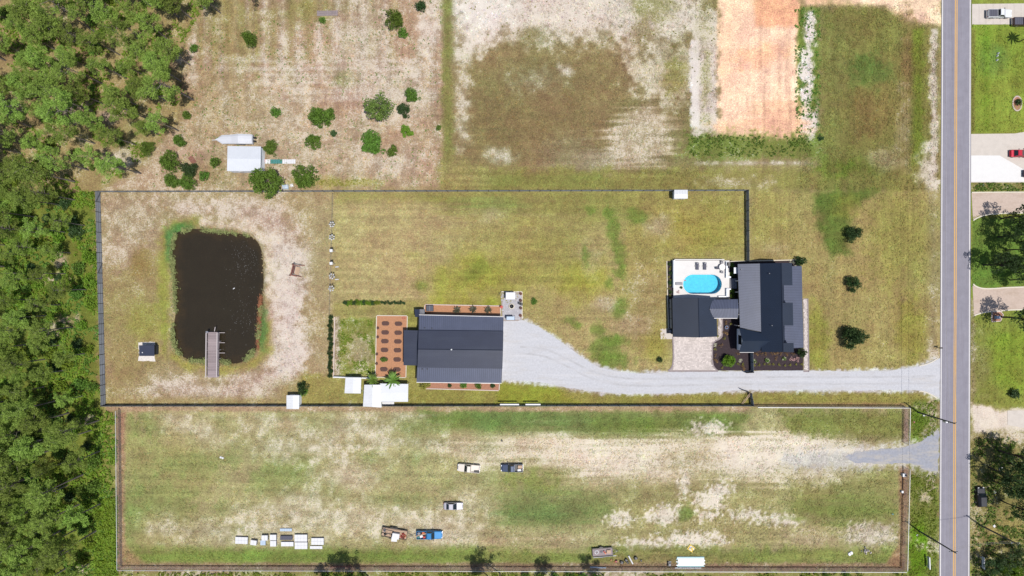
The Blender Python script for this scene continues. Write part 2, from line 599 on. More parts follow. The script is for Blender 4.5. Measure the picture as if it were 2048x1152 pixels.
pt(('e', 1080, 520, 70, 60), (160, 146, 78), 0.08, 25, 0.7, 25)
pt(('e', 1130, 470, 70, 40), (152, 142, 78), 0.1, 25, 0.6, 25)
pt(('e', 930, 610, 90, 14), (160, 158, 54), 0.05, 10, 0.7, 12)
pt([(1250, 400), (1490, 390), (1490, 510), (1330, 520), (1330, 640), (1270, 700), (1240, 560)], (162, 149, 82), 0.22, 16, 0.85, 16, NS)
pt(('e', 1290, 600, 34, 70), (166, 146, 98), 0.4, 14, 0.7, 20, NS)
pt(('e', 1260, 650, 34, 20), (174, 150, 112), 0.45, 10, 0.8, 14, NS)
pt(('e', 1400, 460, 70, 40), (158, 146, 66), 0.12, 20, 0.7, 20)
pt(('e', 1315, 455, 24, 22), (178, 160, 122), 0.42, 10, 0.8, 14, NS)
pt(('e', 1208, 608, 20, 12), (176, 158, 126), 0.4, 8, 0.8, 10, NS)
pt(('e', 1185, 520, 20, 30), (170, 152, 110), 0.25, 12, 0.6, 14, NS)
pt(('e', 1100, 620, 50, 30), (162, 146, 88), 0.15, 18, 0.6, 18, NS)
pt(('e', 980, 430, 20, 10), (176, 160, 122), 0.35, 8, 0.6, 10, NS)
for a in ((1228, 462, 13, 22), (1236, 492, 12, 16), (1240, 520, 10, 14), (1237, 545, 11, 12), (1217, 564, 6, 8), (1246, 608, 10, 12), (1236, 630, 8, 12), (1198, 660, 14, 14), (1222, 680, 16, 12), (1210, 700, 30, 26), (1140, 642, 14, 9), (1150, 652, 9, 6), (1218, 424, 10, 12), (1182, 420, 9, 9), (1172, 512, 5, 10), (1220, 720, 40, 16), (1272, 430, 24, 16), (1245, 680, 12, 10)):
    pt(('e', *a), (106, 126, 50), 0.03, 5, 0.68, 8, NS)
pt(('e', 840, 570, 16, 9), (120, 128, 58), 0.0, 6, 0.8, 6)
pt(('e', 948, 545, 30, 14, -30), (122, 132, 50), 0.0, 8, 0.7, 9)
pt(('e', 1310, 690, 30, 30), (158, 150, 66), 0.12, 12, 0.8, 14)
pt([(668, 606), (850, 606), (835, 640), (755, 630), (668, 636)], (158, 142, 84), 0.14, 6, 0.9, 8)
pt(rect(812, 626, 840, 810), (148, 142, 70), 0.15, 5, 0.9, 6)
pt(rect(600, 750, 840, 812), (154, 146, 76), 0.25, 8, 0.9, 12, NS)
pt(rect(674, 636, 752, 752), (140, 142, 66), 0.32, 3, 1, 5, NS)
pt(('e', 720, 700, 24, 34), (170, 158, 120), 0.55, 10, 0.8, 16, NF)
pt(rect(668, 632, 680, 752), (160, 140, 112), 0.55, 3, 0.9, 4, NS)
pt([(816, 782), (1000, 764), (1200, 788), (1500, 786), (1880, 784), (1880, 812), (816, 810)], (150, 142, 70), 0.12, 5, 1, 5, NS)
pt([(1000, 764), (1110, 774), (1160, 806), (990, 808)], (146, 150, 50), 0.05, 8, 0.85, 9)
# --- front lawn
pt([(1504, 384), (1880, 384), (1880, 720), (1780, 742), (1618, 742), (1606, 530), (1504, 520)], (165, 151, 90), 0.16, 5, 1, 5)
pt(('e', 1700, 560, 130, 130), (164, 146, 90), 0.2, 40, 0.7, 40, NS)
pt(('e', 1800, 480, 60, 100), (150, 142, 70), 0.12, 30, 0.7, 30, NS)
pt([(1626, 384), (1700, 378), (1760, 384), (1700, 420), (1700, 505), (1660, 512), (1636, 450)], (98, 112, 48), 0.02, 9, 0.95, 12, NS)
pt(('e', 1690, 410, 26, 24), (140, 138, 58), 0.05, 10, 0.6, 12, NS)
pt(('e', 1630, 680, 24, 60), (146, 146, 60), 0.06, 12, 0.8, 14, NS)
pt(('e', 1820, 660, 30, 60), (148, 142, 60), 0.08, 14, 0.8, 16, NS)
pt(('e', 1540, 440, 40, 50), (160, 148, 80), 0.16, 20, 0.7, 20, NS)
pt(('e', 1550, 500, 24, 14), (178, 162, 116), 0.35, 10, 0.6, 12, NS)
pt(rect(1858, 384, 1878, 700), (160, 144, 100), 0.4, 8, 0.8, 10, NS)
pt(('e', 1870, 710, 10, 18), (190, 172, 146), 0.6, 5, 0.8, 6, NS)
# --- lower lot
pt(rect(236, 816, 1822, 1144), (172, 163, 112), 0.25, 4, 1, 4)
pt([(242, 850), (420, 890), (440, 960), (380, 1010), (420, 1090), (245, 1130)], (158, 153, 94), 0.16, 24, 0.9, 26, NS)
for a in ((275, 850, 26, 14), (440, 845, 16, 14), (300, 848, 30, 20), (460, 915, 22, 18), (255, 1040, 26, 60), (330, 1000, 70, 40), (440, 1020, 16, 12), (370, 930, 50, 26), (560, 960, 60, 40), (600, 920, 40, 26), (660, 980, 30, 16), (740, 900, 26, 24), (735, 935, 16, 18), (765, 955, 12, 8), (830, 910, 10, 8), (900, 975, 12, 8), (800, 1000, 60, 10), (640, 1025, 12, 12), (660, 850, 40, 12), (560, 830, 40, 10), (850, 850, 60, 22), (540, 1120, 60, 12)):
    pt(('e', *a), (140, 147, 84), 0.08, 12, 0.72, 18, NS)
for a in ((410, 860, 34, 22, 30), (350, 840, 24, 16), (570, 890, 46, 24), (690, 860, 70, 26), (760, 880, 40, 22), (700, 950, 60, 30), (600, 1010, 60, 30), (700, 1040, 130, 34), (560, 1070, 90, 28), (860, 1050, 90, 34), (330, 1060, 34, 24), (420, 1068, 60, 24), (900, 1075, 60, 20), (880, 890, 40, 10), (500, 1040, 40, 20), (930, 1010, 40, 24), (540, 850, 60, 22), (800, 830, 60, 8), (640, 900, 50, 20)):
    pt(('e', *a), (200, 186, 156), 0.62, 18, 0.66, 24, NS)
pt([(840, 818), (1120, 818), (1500, 820), (1480, 870), (1200, 872), (1000, 862), (860, 850)], (112, 132, 62), 0.06, 12, 0.9, 16, SH)
pt([(940, 822), (1190, 820), (1180, 866), (960, 858)], (108, 132, 72), 0.0, 14, 0.6, 18, SH)
pt(('e', 1290, 858, 80, 12), (120, 130, 58), 0.08, 10, 0.7, 14, NS)
pt([(880, 890), (1100, 872), (1300, 878), (1560, 876), (1740, 880), (1740, 966), (1620, 960), (1500, 962), (1400, 950), (1280, 980), (1180, 960), (1080, 930), (960, 935)], (212, 195, 163), 0.74, 18, 0.9, 26, SH)
pt([(1120, 890), (1330, 890), (1330, 940), (1180, 950)], (226, 210, 182), 0.88, 16, 0.8, 22, SH)
pt([(1440, 880), (1600, 874), (1745, 890), (1745, 950), (1560, 962), (1440, 940)], (230, 216, 190), 0.92, 14, 0.9, 18, SH)
pt(('e', 1415, 855, 30, 12), (222, 210, 194), 0.9, 6, 0.85, 12, NF)
pt(('e', 1370, 920, 40, 16), (160, 146, 104), 0.35, 12, 0.6, 18, SH)
pt([(1000, 1000), (1060, 975), (1220, 985), (1230, 1030), (1120, 1060), (1010, 1050)], (120, 132, 72), 0.05, 16, 0.8, 22, SH)
pt(('e', 1080, 1030, 70, 16), (104, 126, 70), 0.0, 14, 0.6, 18, SH)
pt(('e', 1060, 960, 50, 18), (130, 136, 66), 0.08, 12, 0.7, 16, NS)
pt([(1230, 960), (1560, 960), (1560, 1090), (1230, 1090)], (164, 150, 98), 0.28, 20, 0.7, 22, NS)
for a in ((1330, 1028, 32, 18), (1420, 1000, 30, 20), (1368, 968, 10, 20), (1440, 980, 24, 14), (1390, 1080, 60, 14), (1340, 1084, 40, 8), (1490, 1030, 30, 10), (1415, 1030, 20, 10), (1240, 1038, 22, 12), (1270, 1086, 24, 6), (1560, 1040, 40, 8)):
    pt(('e', *a), (224, 212, 194), 0.88, 6, 0.85, 12, NF)
pt(('e', 1370, 1025, 14, 14), (106, 124, 56), 0.1, 6, 0.8, 8, NS)
pt([(1560, 940), (1800, 935), (1800, 1060), (1600, 1040)], (146, 143, 82), 0.16, 14, 0.85, 20, NS)
pt(('e', 1680, 1020, 90, 24), (110, 126, 58), 0.04, 14, 0.7, 18, SH)
pt([(1560, 822), (1812, 820), (1812, 880), (1740, 880), (1580, 866)], (124, 128, 62), 0.14, 10, 0.9, 14, NS)
pt(('e', 1740, 884, 50, 12), (150, 136, 92), 0.4, 8, 0.6, 12, NS)
pt(('e', 1740, 1068, 46, 20), (200, 188, 170), 0.7, 10, 0.8, 16, NF)
pt(('e', 1620, 1075, 40, 14), (176, 160, 122), 0.5, 10, 0.7, 14, NF)
pt(('e', 1620, 945, 70, 24), (196, 180, 148), 0.6, 12, 0.7, 18, NS)
pt(rect(244, 1096, 1800, 1132), (128, 138, 66), 0.08, 9, 0.85, 12, NS)
pt(('e', 620, 1110, 330, 10), (118, 140, 60), 0.02, 8, 0.7, 9, SH)
pt(('e', 1320, 1122, 120, 16), (152, 128, 88), 0.3, 10, 0.7, 14, NS)
for a in (('e', 1010, 1075, 40, 14), ('e', 1120, 1080, 60, 14)):
    pt(a, (176, 156, 118), 0.4, 12, 0.7, 16, SH)
# bare strips under the wire fence
pt(rect(232, 824, 250, 1136), (170, 134, 104), 0.25, 3, 0.95, 4, NS)
pt(rect(236, 1126, 1810, 1146), (150, 122, 96), 0.3, 3, 0.95, 4, NS)
pt([(1800, 934), (1818, 934), (1814, 1140), (1770, 1132), (1798, 1090)], (160, 122, 92), 0.25, 4, 0.95, 5, NS)
pt(rect(1806, 816, 1818, 884), (168, 138, 116), 0.25, 3, 0.95, 4, NS)
pt(rect(212, 813, 1500, 822), (178, 146, 116), 0.35, 3, 0.85, 4, NS)
pt(rect(1505, 806, 1812, 812), (150, 118, 82), 0.25, 3, 0.9, 3, NS)
pt([(250, 1090), (290, 1126), (246, 1130)], (168, 136, 100), 0.25, 5, 0.8, 6, NS)
pt(rect(236, 1143, 1820, 1260), (138, 136, 70), 0.35, 4, 0.95, 8, NS)
pt(('e', 1240, 1150, 80, 5), (196, 180, 160), 0.7, 3, 0.8, 6, NF)
pt(('e', 400, 1150, 70, 5), (196, 180, 160), 0.6, 3, 0.8, 6, NF)
# verge between the wire fence and the road
pt([(1822, 800), (1878, 800), (1876, 1260), (1822, 1260)], (122, 132, 56), 0.18, 4, 0.95, 7, NS)
pt(('e', 1842, 840, 14, 30), (100, 134, 36), 0.05, 6, 0.8, 9, NS)
pt(('e', 1836, 1110, 18, 60), (108, 146, 26), 0.03, 7, 0.85, 9, NS)
for a in (('e', 1868, 1090, 10, 14), ('e', 1866, 830, 10, 26), ('e', 1850, 995, 12, 10), ('e', 1842, 1090, 6, 6), ('e', 1850, 815, 14, 5), ('e', 1862, 960, 9, 20)):
    pt(a, (196, 180, 152), 0.65, 5, 0.8, 9, NF)
# --- east of the road
pt(rect(1938, -60, 2300, 1260), (140, 146, 62), 0.12, 3, 1, 3)
pt(rect(1944, 50, 2140, 266), (132, 152, 52), 0.02, 3, 0.95, 4)
pt(('e', 1990, 120, 26, 30), (106, 136, 60), 0.02, 12, 0.7, 14)
pt(rect(1968, 60, 1980, 262), (108, 138, 36), 0.0, 5, 0.5, 6, NS)
pt(rect(1944, 60, 1950, 264), (118, 116, 52), 0.15, 2, 0.8, 3, NS)
pt(('e', 2020, 200, 34, 60), (146, 158, 60), 0.02, 20, 0.6, 20)
pt(rect(1942, 364, 2140, 382), (138, 128, 74), 0.35, 3, 0.95, 5, NF)
pt(rect(1944, 434, 2140, 574), (104, 132, 52), 0.02, 3, 0.9, 5, NS)
pt(rect(1944, 626, 2140, 812), (132, 142, 58), 0.12, 3, 0.95, 6, NS)
pt(('e', 1960, 720, 20, 60), (138, 132, 76), 0.3, 10, 0.7, 14, NS)
pt(('e', 2020, 720, 40, 60), (126, 146, 44), 0.02, 16, 0.8, 18)
pt(rect(1941, 600, 1950, 812), (150, 130, 96), 0.4, 4, 0.7, 5, NS)
pt([(1942, 806), (2000, 818), (2060, 822), (2140, 822), (2140, 862), (1960, 872), (1942, 880)], (222, 208, 186), 0.9, 5, 1, 7, NS)
pt(rect(1942, 862, 2140, 1260), (146, 136, 82), 0.38, 8, 0.9, 12, NS)
pt(('e', 2030, 875, 40, 14), (204, 188, 160), 0.7, 8, 0.8, 12, NF)
pt(('e', 1952, 1050, 12, 60), (176, 160, 110), 0.5, 8, 0.7, 10, NF)
pt(('e', 2020, 1060, 40, 20), (166, 150, 84), 0.25, 12, 0.7, 14, NS)
pt(('e', 2000, 970, 50, 60), (112, 112, 56), 0.3, 20, 0.7, 20, NS)
# loose gravel spread beyond the edges of the drives
GRV = (208, 208, 212)
DRV = [(1004, 632), (1040, 634), (1076, 650), (1128, 684), (1178, 720), (1206, 733), (1262, 743), (1345, 741), (1500, 740), (1700, 740), (1780, 738), (1830, 731), (1876, 714), (1881, 800), (1850, 787), (1830, 784), (1700, 785), (1480, 784), (1300, 790), (1200, 788), (1120, 776), (1060, 767), (1004, 764)]
pt(DRV, GRV, 0.15, 3, 0.9, 5, NF)
pt([(1878, 856), (1840, 880), (1780, 894), (1700, 896), (1620, 898), (1566, 906), (1560, 928), (1620, 938), (1700, 936), (1800, 930), (1850, 944), (1876, 950)], (190, 186, 184), 0.3, 9, 0.8, 16, NF)
# muddy pond bed, paler at the rim
pt(POND, (128, 106, 66), 0.0, 4, 0.9, 5, NS)
pt([(434 + (x - 434) * .88, 592 + (y - 592) * .90) for x, y in POND], (58, 46, 34), 0.0, 6, 1, 8, NS)
# mown stripes and worn variation everywhere
stripe = np.zeros_like(PX)
msk = ((PX > 668) & (PX < 1500) & (PY > 384) & (PY < 760)) | ((PX > 900) & (PX < 1380) & (PY > 100) & (PY < 384)) | ((PX > 240) & (PX < 1815) & (PY > 820) & (PY < 1140))
stripe += np.where(msk, (SH - 0.5) * 0.20, 0)
msk2 = ((PX > 1500) & (PX < 1880) & (PY > 40) & (PY < 760)) | ((PX > 320) & (PX < 890) & (PY < 384)) | (PX > 1940)
stripe += np.where(msk2, (SV - 0.5) * 0.20, 0)
pad = (PX > 1437) & (PX < 1600) & (PY < 272)
stripe += np.where(pad, (SV - 0.5) * 0.07, 0)
stripe += (NM - 0.5) * 0.16 + (NS - 0.5) * 0.20 + (NF - 0.5) * 0.16
C[..., :3] *= (1 + stripe)[..., None]
gw = (NB - 0.5) * 18 + (NM - 0.5) * 16 + (NS - 0.5) * 14
C[..., 0] -= gw * 0.7
C[..., 1] += gw * 0.2
C[..., 2] -= gw * 0.3
al = C[..., 3]
C[..., 3] = np.clip(al + ((NM - 0.5) * 0.9 + (NS - 0.5) * 0.9 + (NF - 0.5) * 0.5) * (0.12 + 2.2 * al * (1.05 - al)), 0, 1)
lum = C[..., :3].mean(-1, keepdims=True)
C[..., :3] = (C[..., :3] * 0.90 + lum * 0.10) * np.array([1.02, 1.022, 1.01])
far = (np.abs(GX) > 134) | (np.abs(GY) > 78)
C[far & (PX > 240), :3] = [158, 152, 92]
C[far & (PX <= 240), :3] = [128, 134, 66]
C[far, 3] = 0.2
lin = np.clip(C[..., :3], 2, 255) / 255.0
lin = np.where(lin <= 0.04045, lin / 12.92, ((lin + 0.055) / 1.055) ** 2.4) / K
col4 = np.dstack([np.clip(lin, 0, 0.8), C[..., 3]]).astype(np.float32)
# height: flat, tiny hollows, the pond basin and the hole of the pool
GZ = -0.05 * NF * (NS > 0.3)
sdp = sd_poly(PX, PY, POND) / 8.0
bank = np.clip((sdp + 1.25) / 3.2, 0, 1)
GZ = GZ - 2.0 * bank ** 1.3
pool_sd = 5.5 - np.hypot(np.maximum(np.abs(PX - POOL_C[0]) - 20, 0), PY - POOL_C[1]) / 8.0
GZ = np.where(pool_sd > -0.2, -2.2, GZ)
GZ = np.where((np.abs(PX - 1910) < 26), -0.05, GZ)
vco = np.dstack([GX, GY, GZ]).astype(np.float32).reshape(-1, 3)
idx = np.arange(nxg * nyg).reshape(nyg, nxg)
quads = np.stack([idx[:-1, :-1], idx[:-1, 1:], idx[1:, 1:], idx[1:, :-1]], -1).reshape(-1, 4)
gm = bpy.data.meshes.new('ground')
gm.vertices.add(len(vco))
gm.vertices.foreach_set('co', vco.ravel())
gm.loops.add(quads.size)
gm.loops.foreach_set('vertex_index', quads.ravel().astype(np.int32))
gm.polygons.add(len(quads))
gm.polygons.foreach_set('loop_start', np.arange(0, quads.size, 4, dtype=np.int32))
gm.polygons.foreach_set('loop_total', np.full(len(quads), 4, np.int32))
gm.update()
gm.validate()
at = gm.attributes.new('soil', 'FLOAT_COLOR', 'POINT')
at.data.foreach_set('color', col4.reshape(-1))
for_smooth = np.ones(len(quads), bool)
gm.polygons.foreach_set('use_smooth', for_smooth)

m = bpy.data.materials.new('ground_soil_and_grass')
m.use_nodes = True
N, L = m.node_tree.nodes, m.node_tree.links
b = N['Principled BSDF']
b.inputs['Roughness'].default_value = 0.95
b.inputs['Specular IOR Level'].default_value = 0.1
a = N.new('ShaderNodeAttribute')
a.attribute_name = 'soil'
tc = N.new('ShaderNodeTexCoord')


def noise_node(scale, detail=4, rough=0.6):
    n = N.new('ShaderNodeTexNoise')
    n.inputs['Scale'].default_value = scale
    n.inputs['Detail'].default_value = detail
    n.inputs['Roughness'].default_value = rough
    L.new(tc.outputs['Object'], n.inputs['Vector'])
    return n.outputs['Fac']


def math_node(op, x, y):
    n = N.new('ShaderNodeMath')
    n.operation = op
    for i, v in enumerate((x, y)):
        if isinstance(v, (int, float)):
            n.inputs[i].default_value = v
        else:
            L.new(v, n.inputs[i])
    return n.outputs[0]


def range_node(v, a0, a1, b0, b1):
    n = N.new('ShaderNodeMapRange')
    for k, x in zip(('From Min', 'From Max', 'To Min', 'To Max'), (a0, a1, b0, b1)):
        n.inputs[k].default_value = x
    L.new(v, n.inputs['Value'])
    return n.outputs['Result']


n1, n2, n3 = noise_node(1.9, 6, 0.8), noise_node(4.0, 3, 0.7), noise_node(2.6, 5, 0.75)
mixn = math_node('ADD', math_node('MULTIPLY', n1, 0.55), math_node('MULTIPLY', n2, 0.45))
mixn = range_node(mixn, 0.36, 0.64, 0.0, 1.0)
fleck = range_node(math_node('ADD', a.outputs['Alpha'], math_node('SUBTRACT', mixn, 1.0)), 0.02, 0.36, 0.0, 0.92)
shade = math_node('MULTIPLY', range_node(n3, 0.28, 0.72, 0.66, 1.32), range_node(noise_node(7.0, 2), 0.3, 0.7, 0.82, 1.18))
spk = math_node('ADD', math_node('MULTIPLY', range_node(noise_node(3.7, 2, .5), .57, .62, 0, 1), .26), 1.0)
spk = math_node('SUBTRACT', spk, math_node('MULTIPLY', range_node(noise_node(3.1, 2, .5), .42, .37, 0, 1), .16))
spk = math_node('SUBTRACT', spk, math_node('MULTIPLY', range_node(noise_node(1.05, 3, .6), .40, .33, 0, 1), .10))
shade = math_node('MULTIPLY', shade, spk)
hsv = N.new('ShaderNodeHueSaturation')
L.new(a.outputs['Color'], hsv.inputs['Color'])
L.new(shade, hsv.inputs['Value'])
L.new(range_node(noise_node(3.1, 3), 0.3, 0.7, 0.475, 0.525), hsv.inputs['Hue'])
sandc = N.new('ShaderNodeMix')
sandc.data_type = 'RGBA'
sandc.inputs[6].default_value = (*alb(206, 186, 168), 1)
sandc.inputs[7].default_value = (*alb(238, 230, 221), 1)
L.new(range_node(n2, 0.3, 0.7, 0, 1), sandc.inputs['Factor'])
warm = N.new('ShaderNodeMix')
warm.data_type = 'RGBA'
warm.inputs['Factor'].default_value = 0.28
lift = N.new('ShaderNodeHueSaturation')
lift.inputs['Value'].default_value = 1.25
L.new(a.outputs['Color'], lift.inputs['Color'])
L.new(sandc.outputs[2], warm.inputs[6])
L.new(lift.outputs['Color'], warm.inputs[7])
fin = N.new('ShaderNodeMix')
fin.data_type = 'RGBA'
L.new(fleck, fin.inputs['Factor'])
L.new(hsv.outputs['Color'], fin.inputs[6])
L.new(warm.outputs[2], fin.inputs[7])
L.new(fin.outputs[2], b.inputs['Base Color'])
bp = N.new('ShaderNodeBump')
bp.inputs['Strength'].default_value = 0.5
bp.inputs['Distance'].default_value = 0.12
L.new(math_node('ADD', n3, n2), bp.inputs['Height'])
L.new(bp.outputs['Normal'], b.inputs['Normal'])
gm.materials.append(m)
ground = link('ground', gm)
tag(ground, 'mown grass and pale sandy ground of the open lots', None, None, 'structure')

# ------------------------------------------------------------------ grass tufts standing on the lots, coloured like the ground they grow from
def tuft_field(name, lab, boxes, n, ln, wd, seed, lo=.85, hi=1.45):
    rs = np.random.RandomState(seed)
    q = []
    for (x0, y0, x1, y1, w) in boxes:
        k = int(n * w)
        q.append(np.stack([rs.uniform(x0, x1, k), rs.uniform(y0, y1, k)], 1))
    q = np.concatenate(q)
    dens = fbm(q[:, 0] / 16, q[:, 1] / 16, 131, 3)
    keep = dens > rs.uniform(.28, .66, len(q))
    for poly in NOGRASS:
        xs, ys = [p[0] for p in poly], [p[1] for p in poly]
        m_ = (q[:, 0] > min(xs)) & (q[:, 0] < max(xs)) & (q[:, 1] > min(ys)) & (q[:, 1] < max(ys))
        idx_ = np.where(m_)[0]
        if len(idx_):
            keep[idx_[sd_poly(q[idx_, 0], q[idx_, 1], poly) > -2]] = False
    q = q[keep]
    wx, wy = (q[:, 0] - 1024) / 8, (576 - q[:, 1]) / 8
    ix = np.clip(np.searchsorted(gx, wx), 0, nxg - 1)
    iy = np.clip(np.searchsorted(gy, wy), 0, nyg - 1)
    colr = lin[iy, ix]
    per = 3
    k = len(q) * per
    rep = lambda a_: np.repeat(a_, per, 0)
    P = np.stack([rep(wx) + rs.normal(size=k) * ln * .3, rep(wy) + rs.normal(size=k) * ln * .3, rs.uniform(.02, .10, k)], 1)
    u = np.stack([rs.normal(size=k), rs.normal(size=k), rs.uniform(.0, .5, k)], 1)
    u /= np.linalg.norm(u, axis=1, keepdims=True)
    v = np.cross(u, np.stack([rs.normal(size=k) * .3, rs.normal(size=k) * .3, np.ones(k)], 1))
    v /= np.linalg.norm(v, axis=1, keepdims=True)
    s_ = rs.uniform(.6, 1.35, (k, 1))
    U, V = u * ln / 2 * s_, v * wd / 2 * s_
    co = np.stack([P - U, P - V, P + U, P + V], 1).reshape(-1, 3).astype(np.float32)
    tint = rep(rs.uniform(lo, hi, (len(q), 1)) * (1 + rs.normal(size=(len(q), 3)) * np.array([.07, .04, .08])))
    cc = np.clip(rep(colr) * tint, .005, .8)
    cc = np.repeat(np.concatenate([cc, np.ones((k, 1))], 1), 4, 0).astype(np.float32)
    me = bpy.data.meshes.new(name)
    me.vertices.add(4 * k)
    me.vertices.foreach_set('co', co.ravel())
    me.loops.add(4 * k)
    me.loops.foreach_set('vertex_index', np.arange(4 * k, dtype=np.int32))
    me.polygons.add(k)
    me.polygons.foreach_set('loop_start', np.arange(0, 4 * k, 4, dtype=np.int32))
    me.polygons.foreach_set('loop_total', np.full(k, 4, np.int32))
    me.update()
    at_ = me.attributes.new('blade', 'FLOAT_COLOR', 'POINT')
    at_.data.foreach_set('color', cc.ravel())
    if 'grass_blades' not in MATS:
        m_ = bpy.data.materials.new('grass_blades')
        m_.use_nodes = True
        b_ = m_.node_tree.nodes['Principled BSDF']
        b_.inputs['Roughness'].default_value = .9
        b_.inputs['Specular IOR Level'].default_value = .1
        a_ = m_.node_tree.nodes.new('ShaderNodeAttribute')
        a_.attribute_name = 'blade'
        m_.node_tree.links.new(a_.outputs['Color'], b_.inputs['Base Color'])
        MATS['grass_blades'] = m_
    me.materials.append(MATS['grass_blades'])
    o = link(name, me)
    return tag(o, lab, None, None, 'stuff')


NOGRASS = [POND, DRV, rect(1332, 515, 1620, 745), rect(750, 605, 1046, 785), rect(725, 764, 820, 816), rect(688, 752, 724, 788), rect(1437, -10, 1597, 268), rect(1384, 40, 1400, 255), [(1640, 905), (1878, 862), (1878, 945), (1640, 930)], rect(450, 265, 525, 345), rect(524, 316, 594, 330), rect(274, 682, 314, 724), rect(1878, -20, 1944, 1170), rect(1942, 4, 2060, 50), rect(1942, 264, 2060, 366), rect(1942, 384, 2060, 432), rect(1942, 572, 2060, 628), rect(1942, 806, 2060, 862), rect(410, 655, 445, 760)]
tuft_field('grass_tufts', 'short grass and weed tufts over the northern fields', [(330, 0, 900, 380, .36), (900, 0, 1436, 380, .36), (1600, 10, 1880, 380, .28)], 60000, .40, .15, 3)
tuft_field('grass_tufts', 'short grass tufts over the fenced main yard and front lawn', [(200, 386, 668, 810, .30), (668, 386, 1340, 810, .42), (1340, 386, 1880, 810, .28)], 60000, .36, .13, 4)
tuft_field('grass_tufts', 'short grass tufts over the lower lot and the verges', [(236, 820, 1815, 1140, .86), (1818, 800, 1880, 1152, .06), (1944, 50, 2060, 1152, .12)], 64000, .38, .14, 5)
# ------------------------------------------------------------------ materials
M = {}
M['asphalt'] = mat('asphalt', alb(154, 151, 162), 0.9, 0.10, 0.5, 0.15, spec=0.2)
M['white_paint'] = mat('road_paint_white', alb(244, 240, 238), 0.7, 0.10, 3, spec=0.2)
M['yellow_paint'] = mat('road_paint_yellow', alb(240, 186, 96), 0.7, 0.10, 3, spec=0.2)
M['gravel'] = mat('pale_gravel', alb(210, 210, 215), 0.95, 0.13, 2.2, 0.5, spec=0.1)
M['blue_gravel'] = mat('blue_grey_gravel', alb(170, 172, 182), 0.95, 0.18, 1.8, 0.5, spec=0.1)
M['concrete'] = mat('concrete', alb(222, 212, 202), 0.9, 0.08, 0.7, 0.1, spec=0.2)
M['new_concrete'] = mat('bright_concrete', alb(244, 242, 240), 0.9, 0.04, 0.7, 0.0, spec=0.2)
M['pink_gravel'] = mat('pinkish_gravel', alb(212, 192, 178), 0.95, 0.12, 1.8, 0.4, spec=0.1)
M['kerb'] = mat('kerb_concrete', alb(238, 228, 210), 0.85, 0.08, 2, spec=0.2)
M['kerb_dark'] = mat('kerb_stone', alb(160, 148, 150), 0.85, 0.10, 2, spec=0.2)
M['roof'] = mat('navy_metal_roof', (0.020, 0.025, 0.046), 0.45, 0.12, 0.35, 0.0, spec=0.5)
M['roof2'] = mat('charcoal_metal_roof', (0.009, 0.015, 0.030), 0.42, 0.12, 0.35, 0.0, spec=0.5)
M['roof_sheen'] = mat('metal_roof_painted_sheen', (0.050, 0.060, 0.100), 0.45, 0.12, 0.35, 0.0, spec=0.5)  # dark roof metal with the sky sheen of low slopes painted into its colour
M['trim'] = mat('pale_trim', (0.55, 0.53, 0.52), 0.6, 0.05, 1)
M['wall_white'] = mat('white_siding', (0.72, 0.74, 0.78), 0.7, 0.06, 1)
M['wall_dark'] = mat('charcoal_siding', (0.025, 0.027, 0.032), 0.7, 0.1, 1)
M['glass'] = mat('window_glass', (0.01, 0.014, 0.016), 0.08, 0.05, 1, spec=0.6)
M['white_metal'] = mat('white_metal_roof', alb(236, 238, 242), 0.5, 0.04, 0.6)
M['white_soft'] = mat('white_plastic', alb(240, 240, 243), 0.5, 0.05, 1.5)
M['steel_roof'] = mat('pale_steel_roof', alb(232, 236, 244), 0.45, 0.04, 0.6)
M['deck'] = mat('white_deck_paint', alb(240, 236, 233), 0.7, 0.05, 0.8)
M['fence'] = mat('grey_fence_boards', (0.21, 0.225, 0.25), 0.8, 0.10, 1, rnd=0.10)
M['fence_post'] = mat('black_fence_post', (0.018, 0.018, 0.020), 0.6, 0.1, 1)
M['galv'] = mat('galvanised_steel', (0.50, 0.50, 0.52), 0.45, 0.08, 3, metallic=0.3)
M['wire'] = mat('chain_link_wire', (0.22, 0.20, 0.19), 0.6, 0.15, 3, metallic=0.2)
M['mulch_red'] = mat('orange_bark_mulch', alb(198, 146, 112), 0.95, 0.22, 3.2, 0.6, spec=0.05)
M['mulch_brown'] = mat('brown_bark_mulch', alb(186, 136, 112), 0.95, 0.25, 3.0, 0.6, spec=0.05)
M['mulch_black'] = mat('black_bark_mulch', alb(72, 62, 66), 0.95, 0.35, 3.2, 0.6, spec=0.05)
M['soil'] = mat('planter_soil', alb(108, 82, 76), 0.95, 0.2, 5, 0.4, spec=0.05)
M['planter'] = mat('planter_steel', alb(122, 100, 96), 0.6, 0.1, 4)
M['paver'] = mat('pale_concrete_pavers', alb(226, 214, 208), 0.9, 0.06, 3, 0.0, island=0.17, spec=0.2)
M['roof_cap'] = mat('dark_ridge_cap', (0.012, 0.016, 0.028), 0.85, 0.1, 1, spec=0.1)
M['pipe_white'] = mat('white_pipe', (0.84, 0.86, 0.86), 0.5, 0.03, 2)
M['turquoise'] = mat('pale_turquoise_pipe', alb(196, 236, 240), 0.5, 0.04, 2)
M['joint'] = mat('paver_joint_sand', alb(176, 164, 158), 0.95, 0.1, 3)
M['patio'] = mat('grey_patio_pavers', alb(196, 194, 200), 0.9, 0.05, 3, 0.0, island=0.10, spec=0.2)
M['wood_grey'] = mat('weathered_wood', alb(170, 156, 158), 0.9, 0.10, 4, 0.2, rnd=0.13, spec=0.1)
M['wood_rail'] = mat('pale_wood_rail', alb(206, 196, 196), 0.9, 0.08, 4, spec=0.1)
M['wood_red'] = mat('stained_wood', alb(150, 98, 84), 0.8, 0.15, 4)
M['wood_tan'] = mat('tan_boards', alb(206, 176, 150), 0.85, 0.12, 3, rnd=0.08)
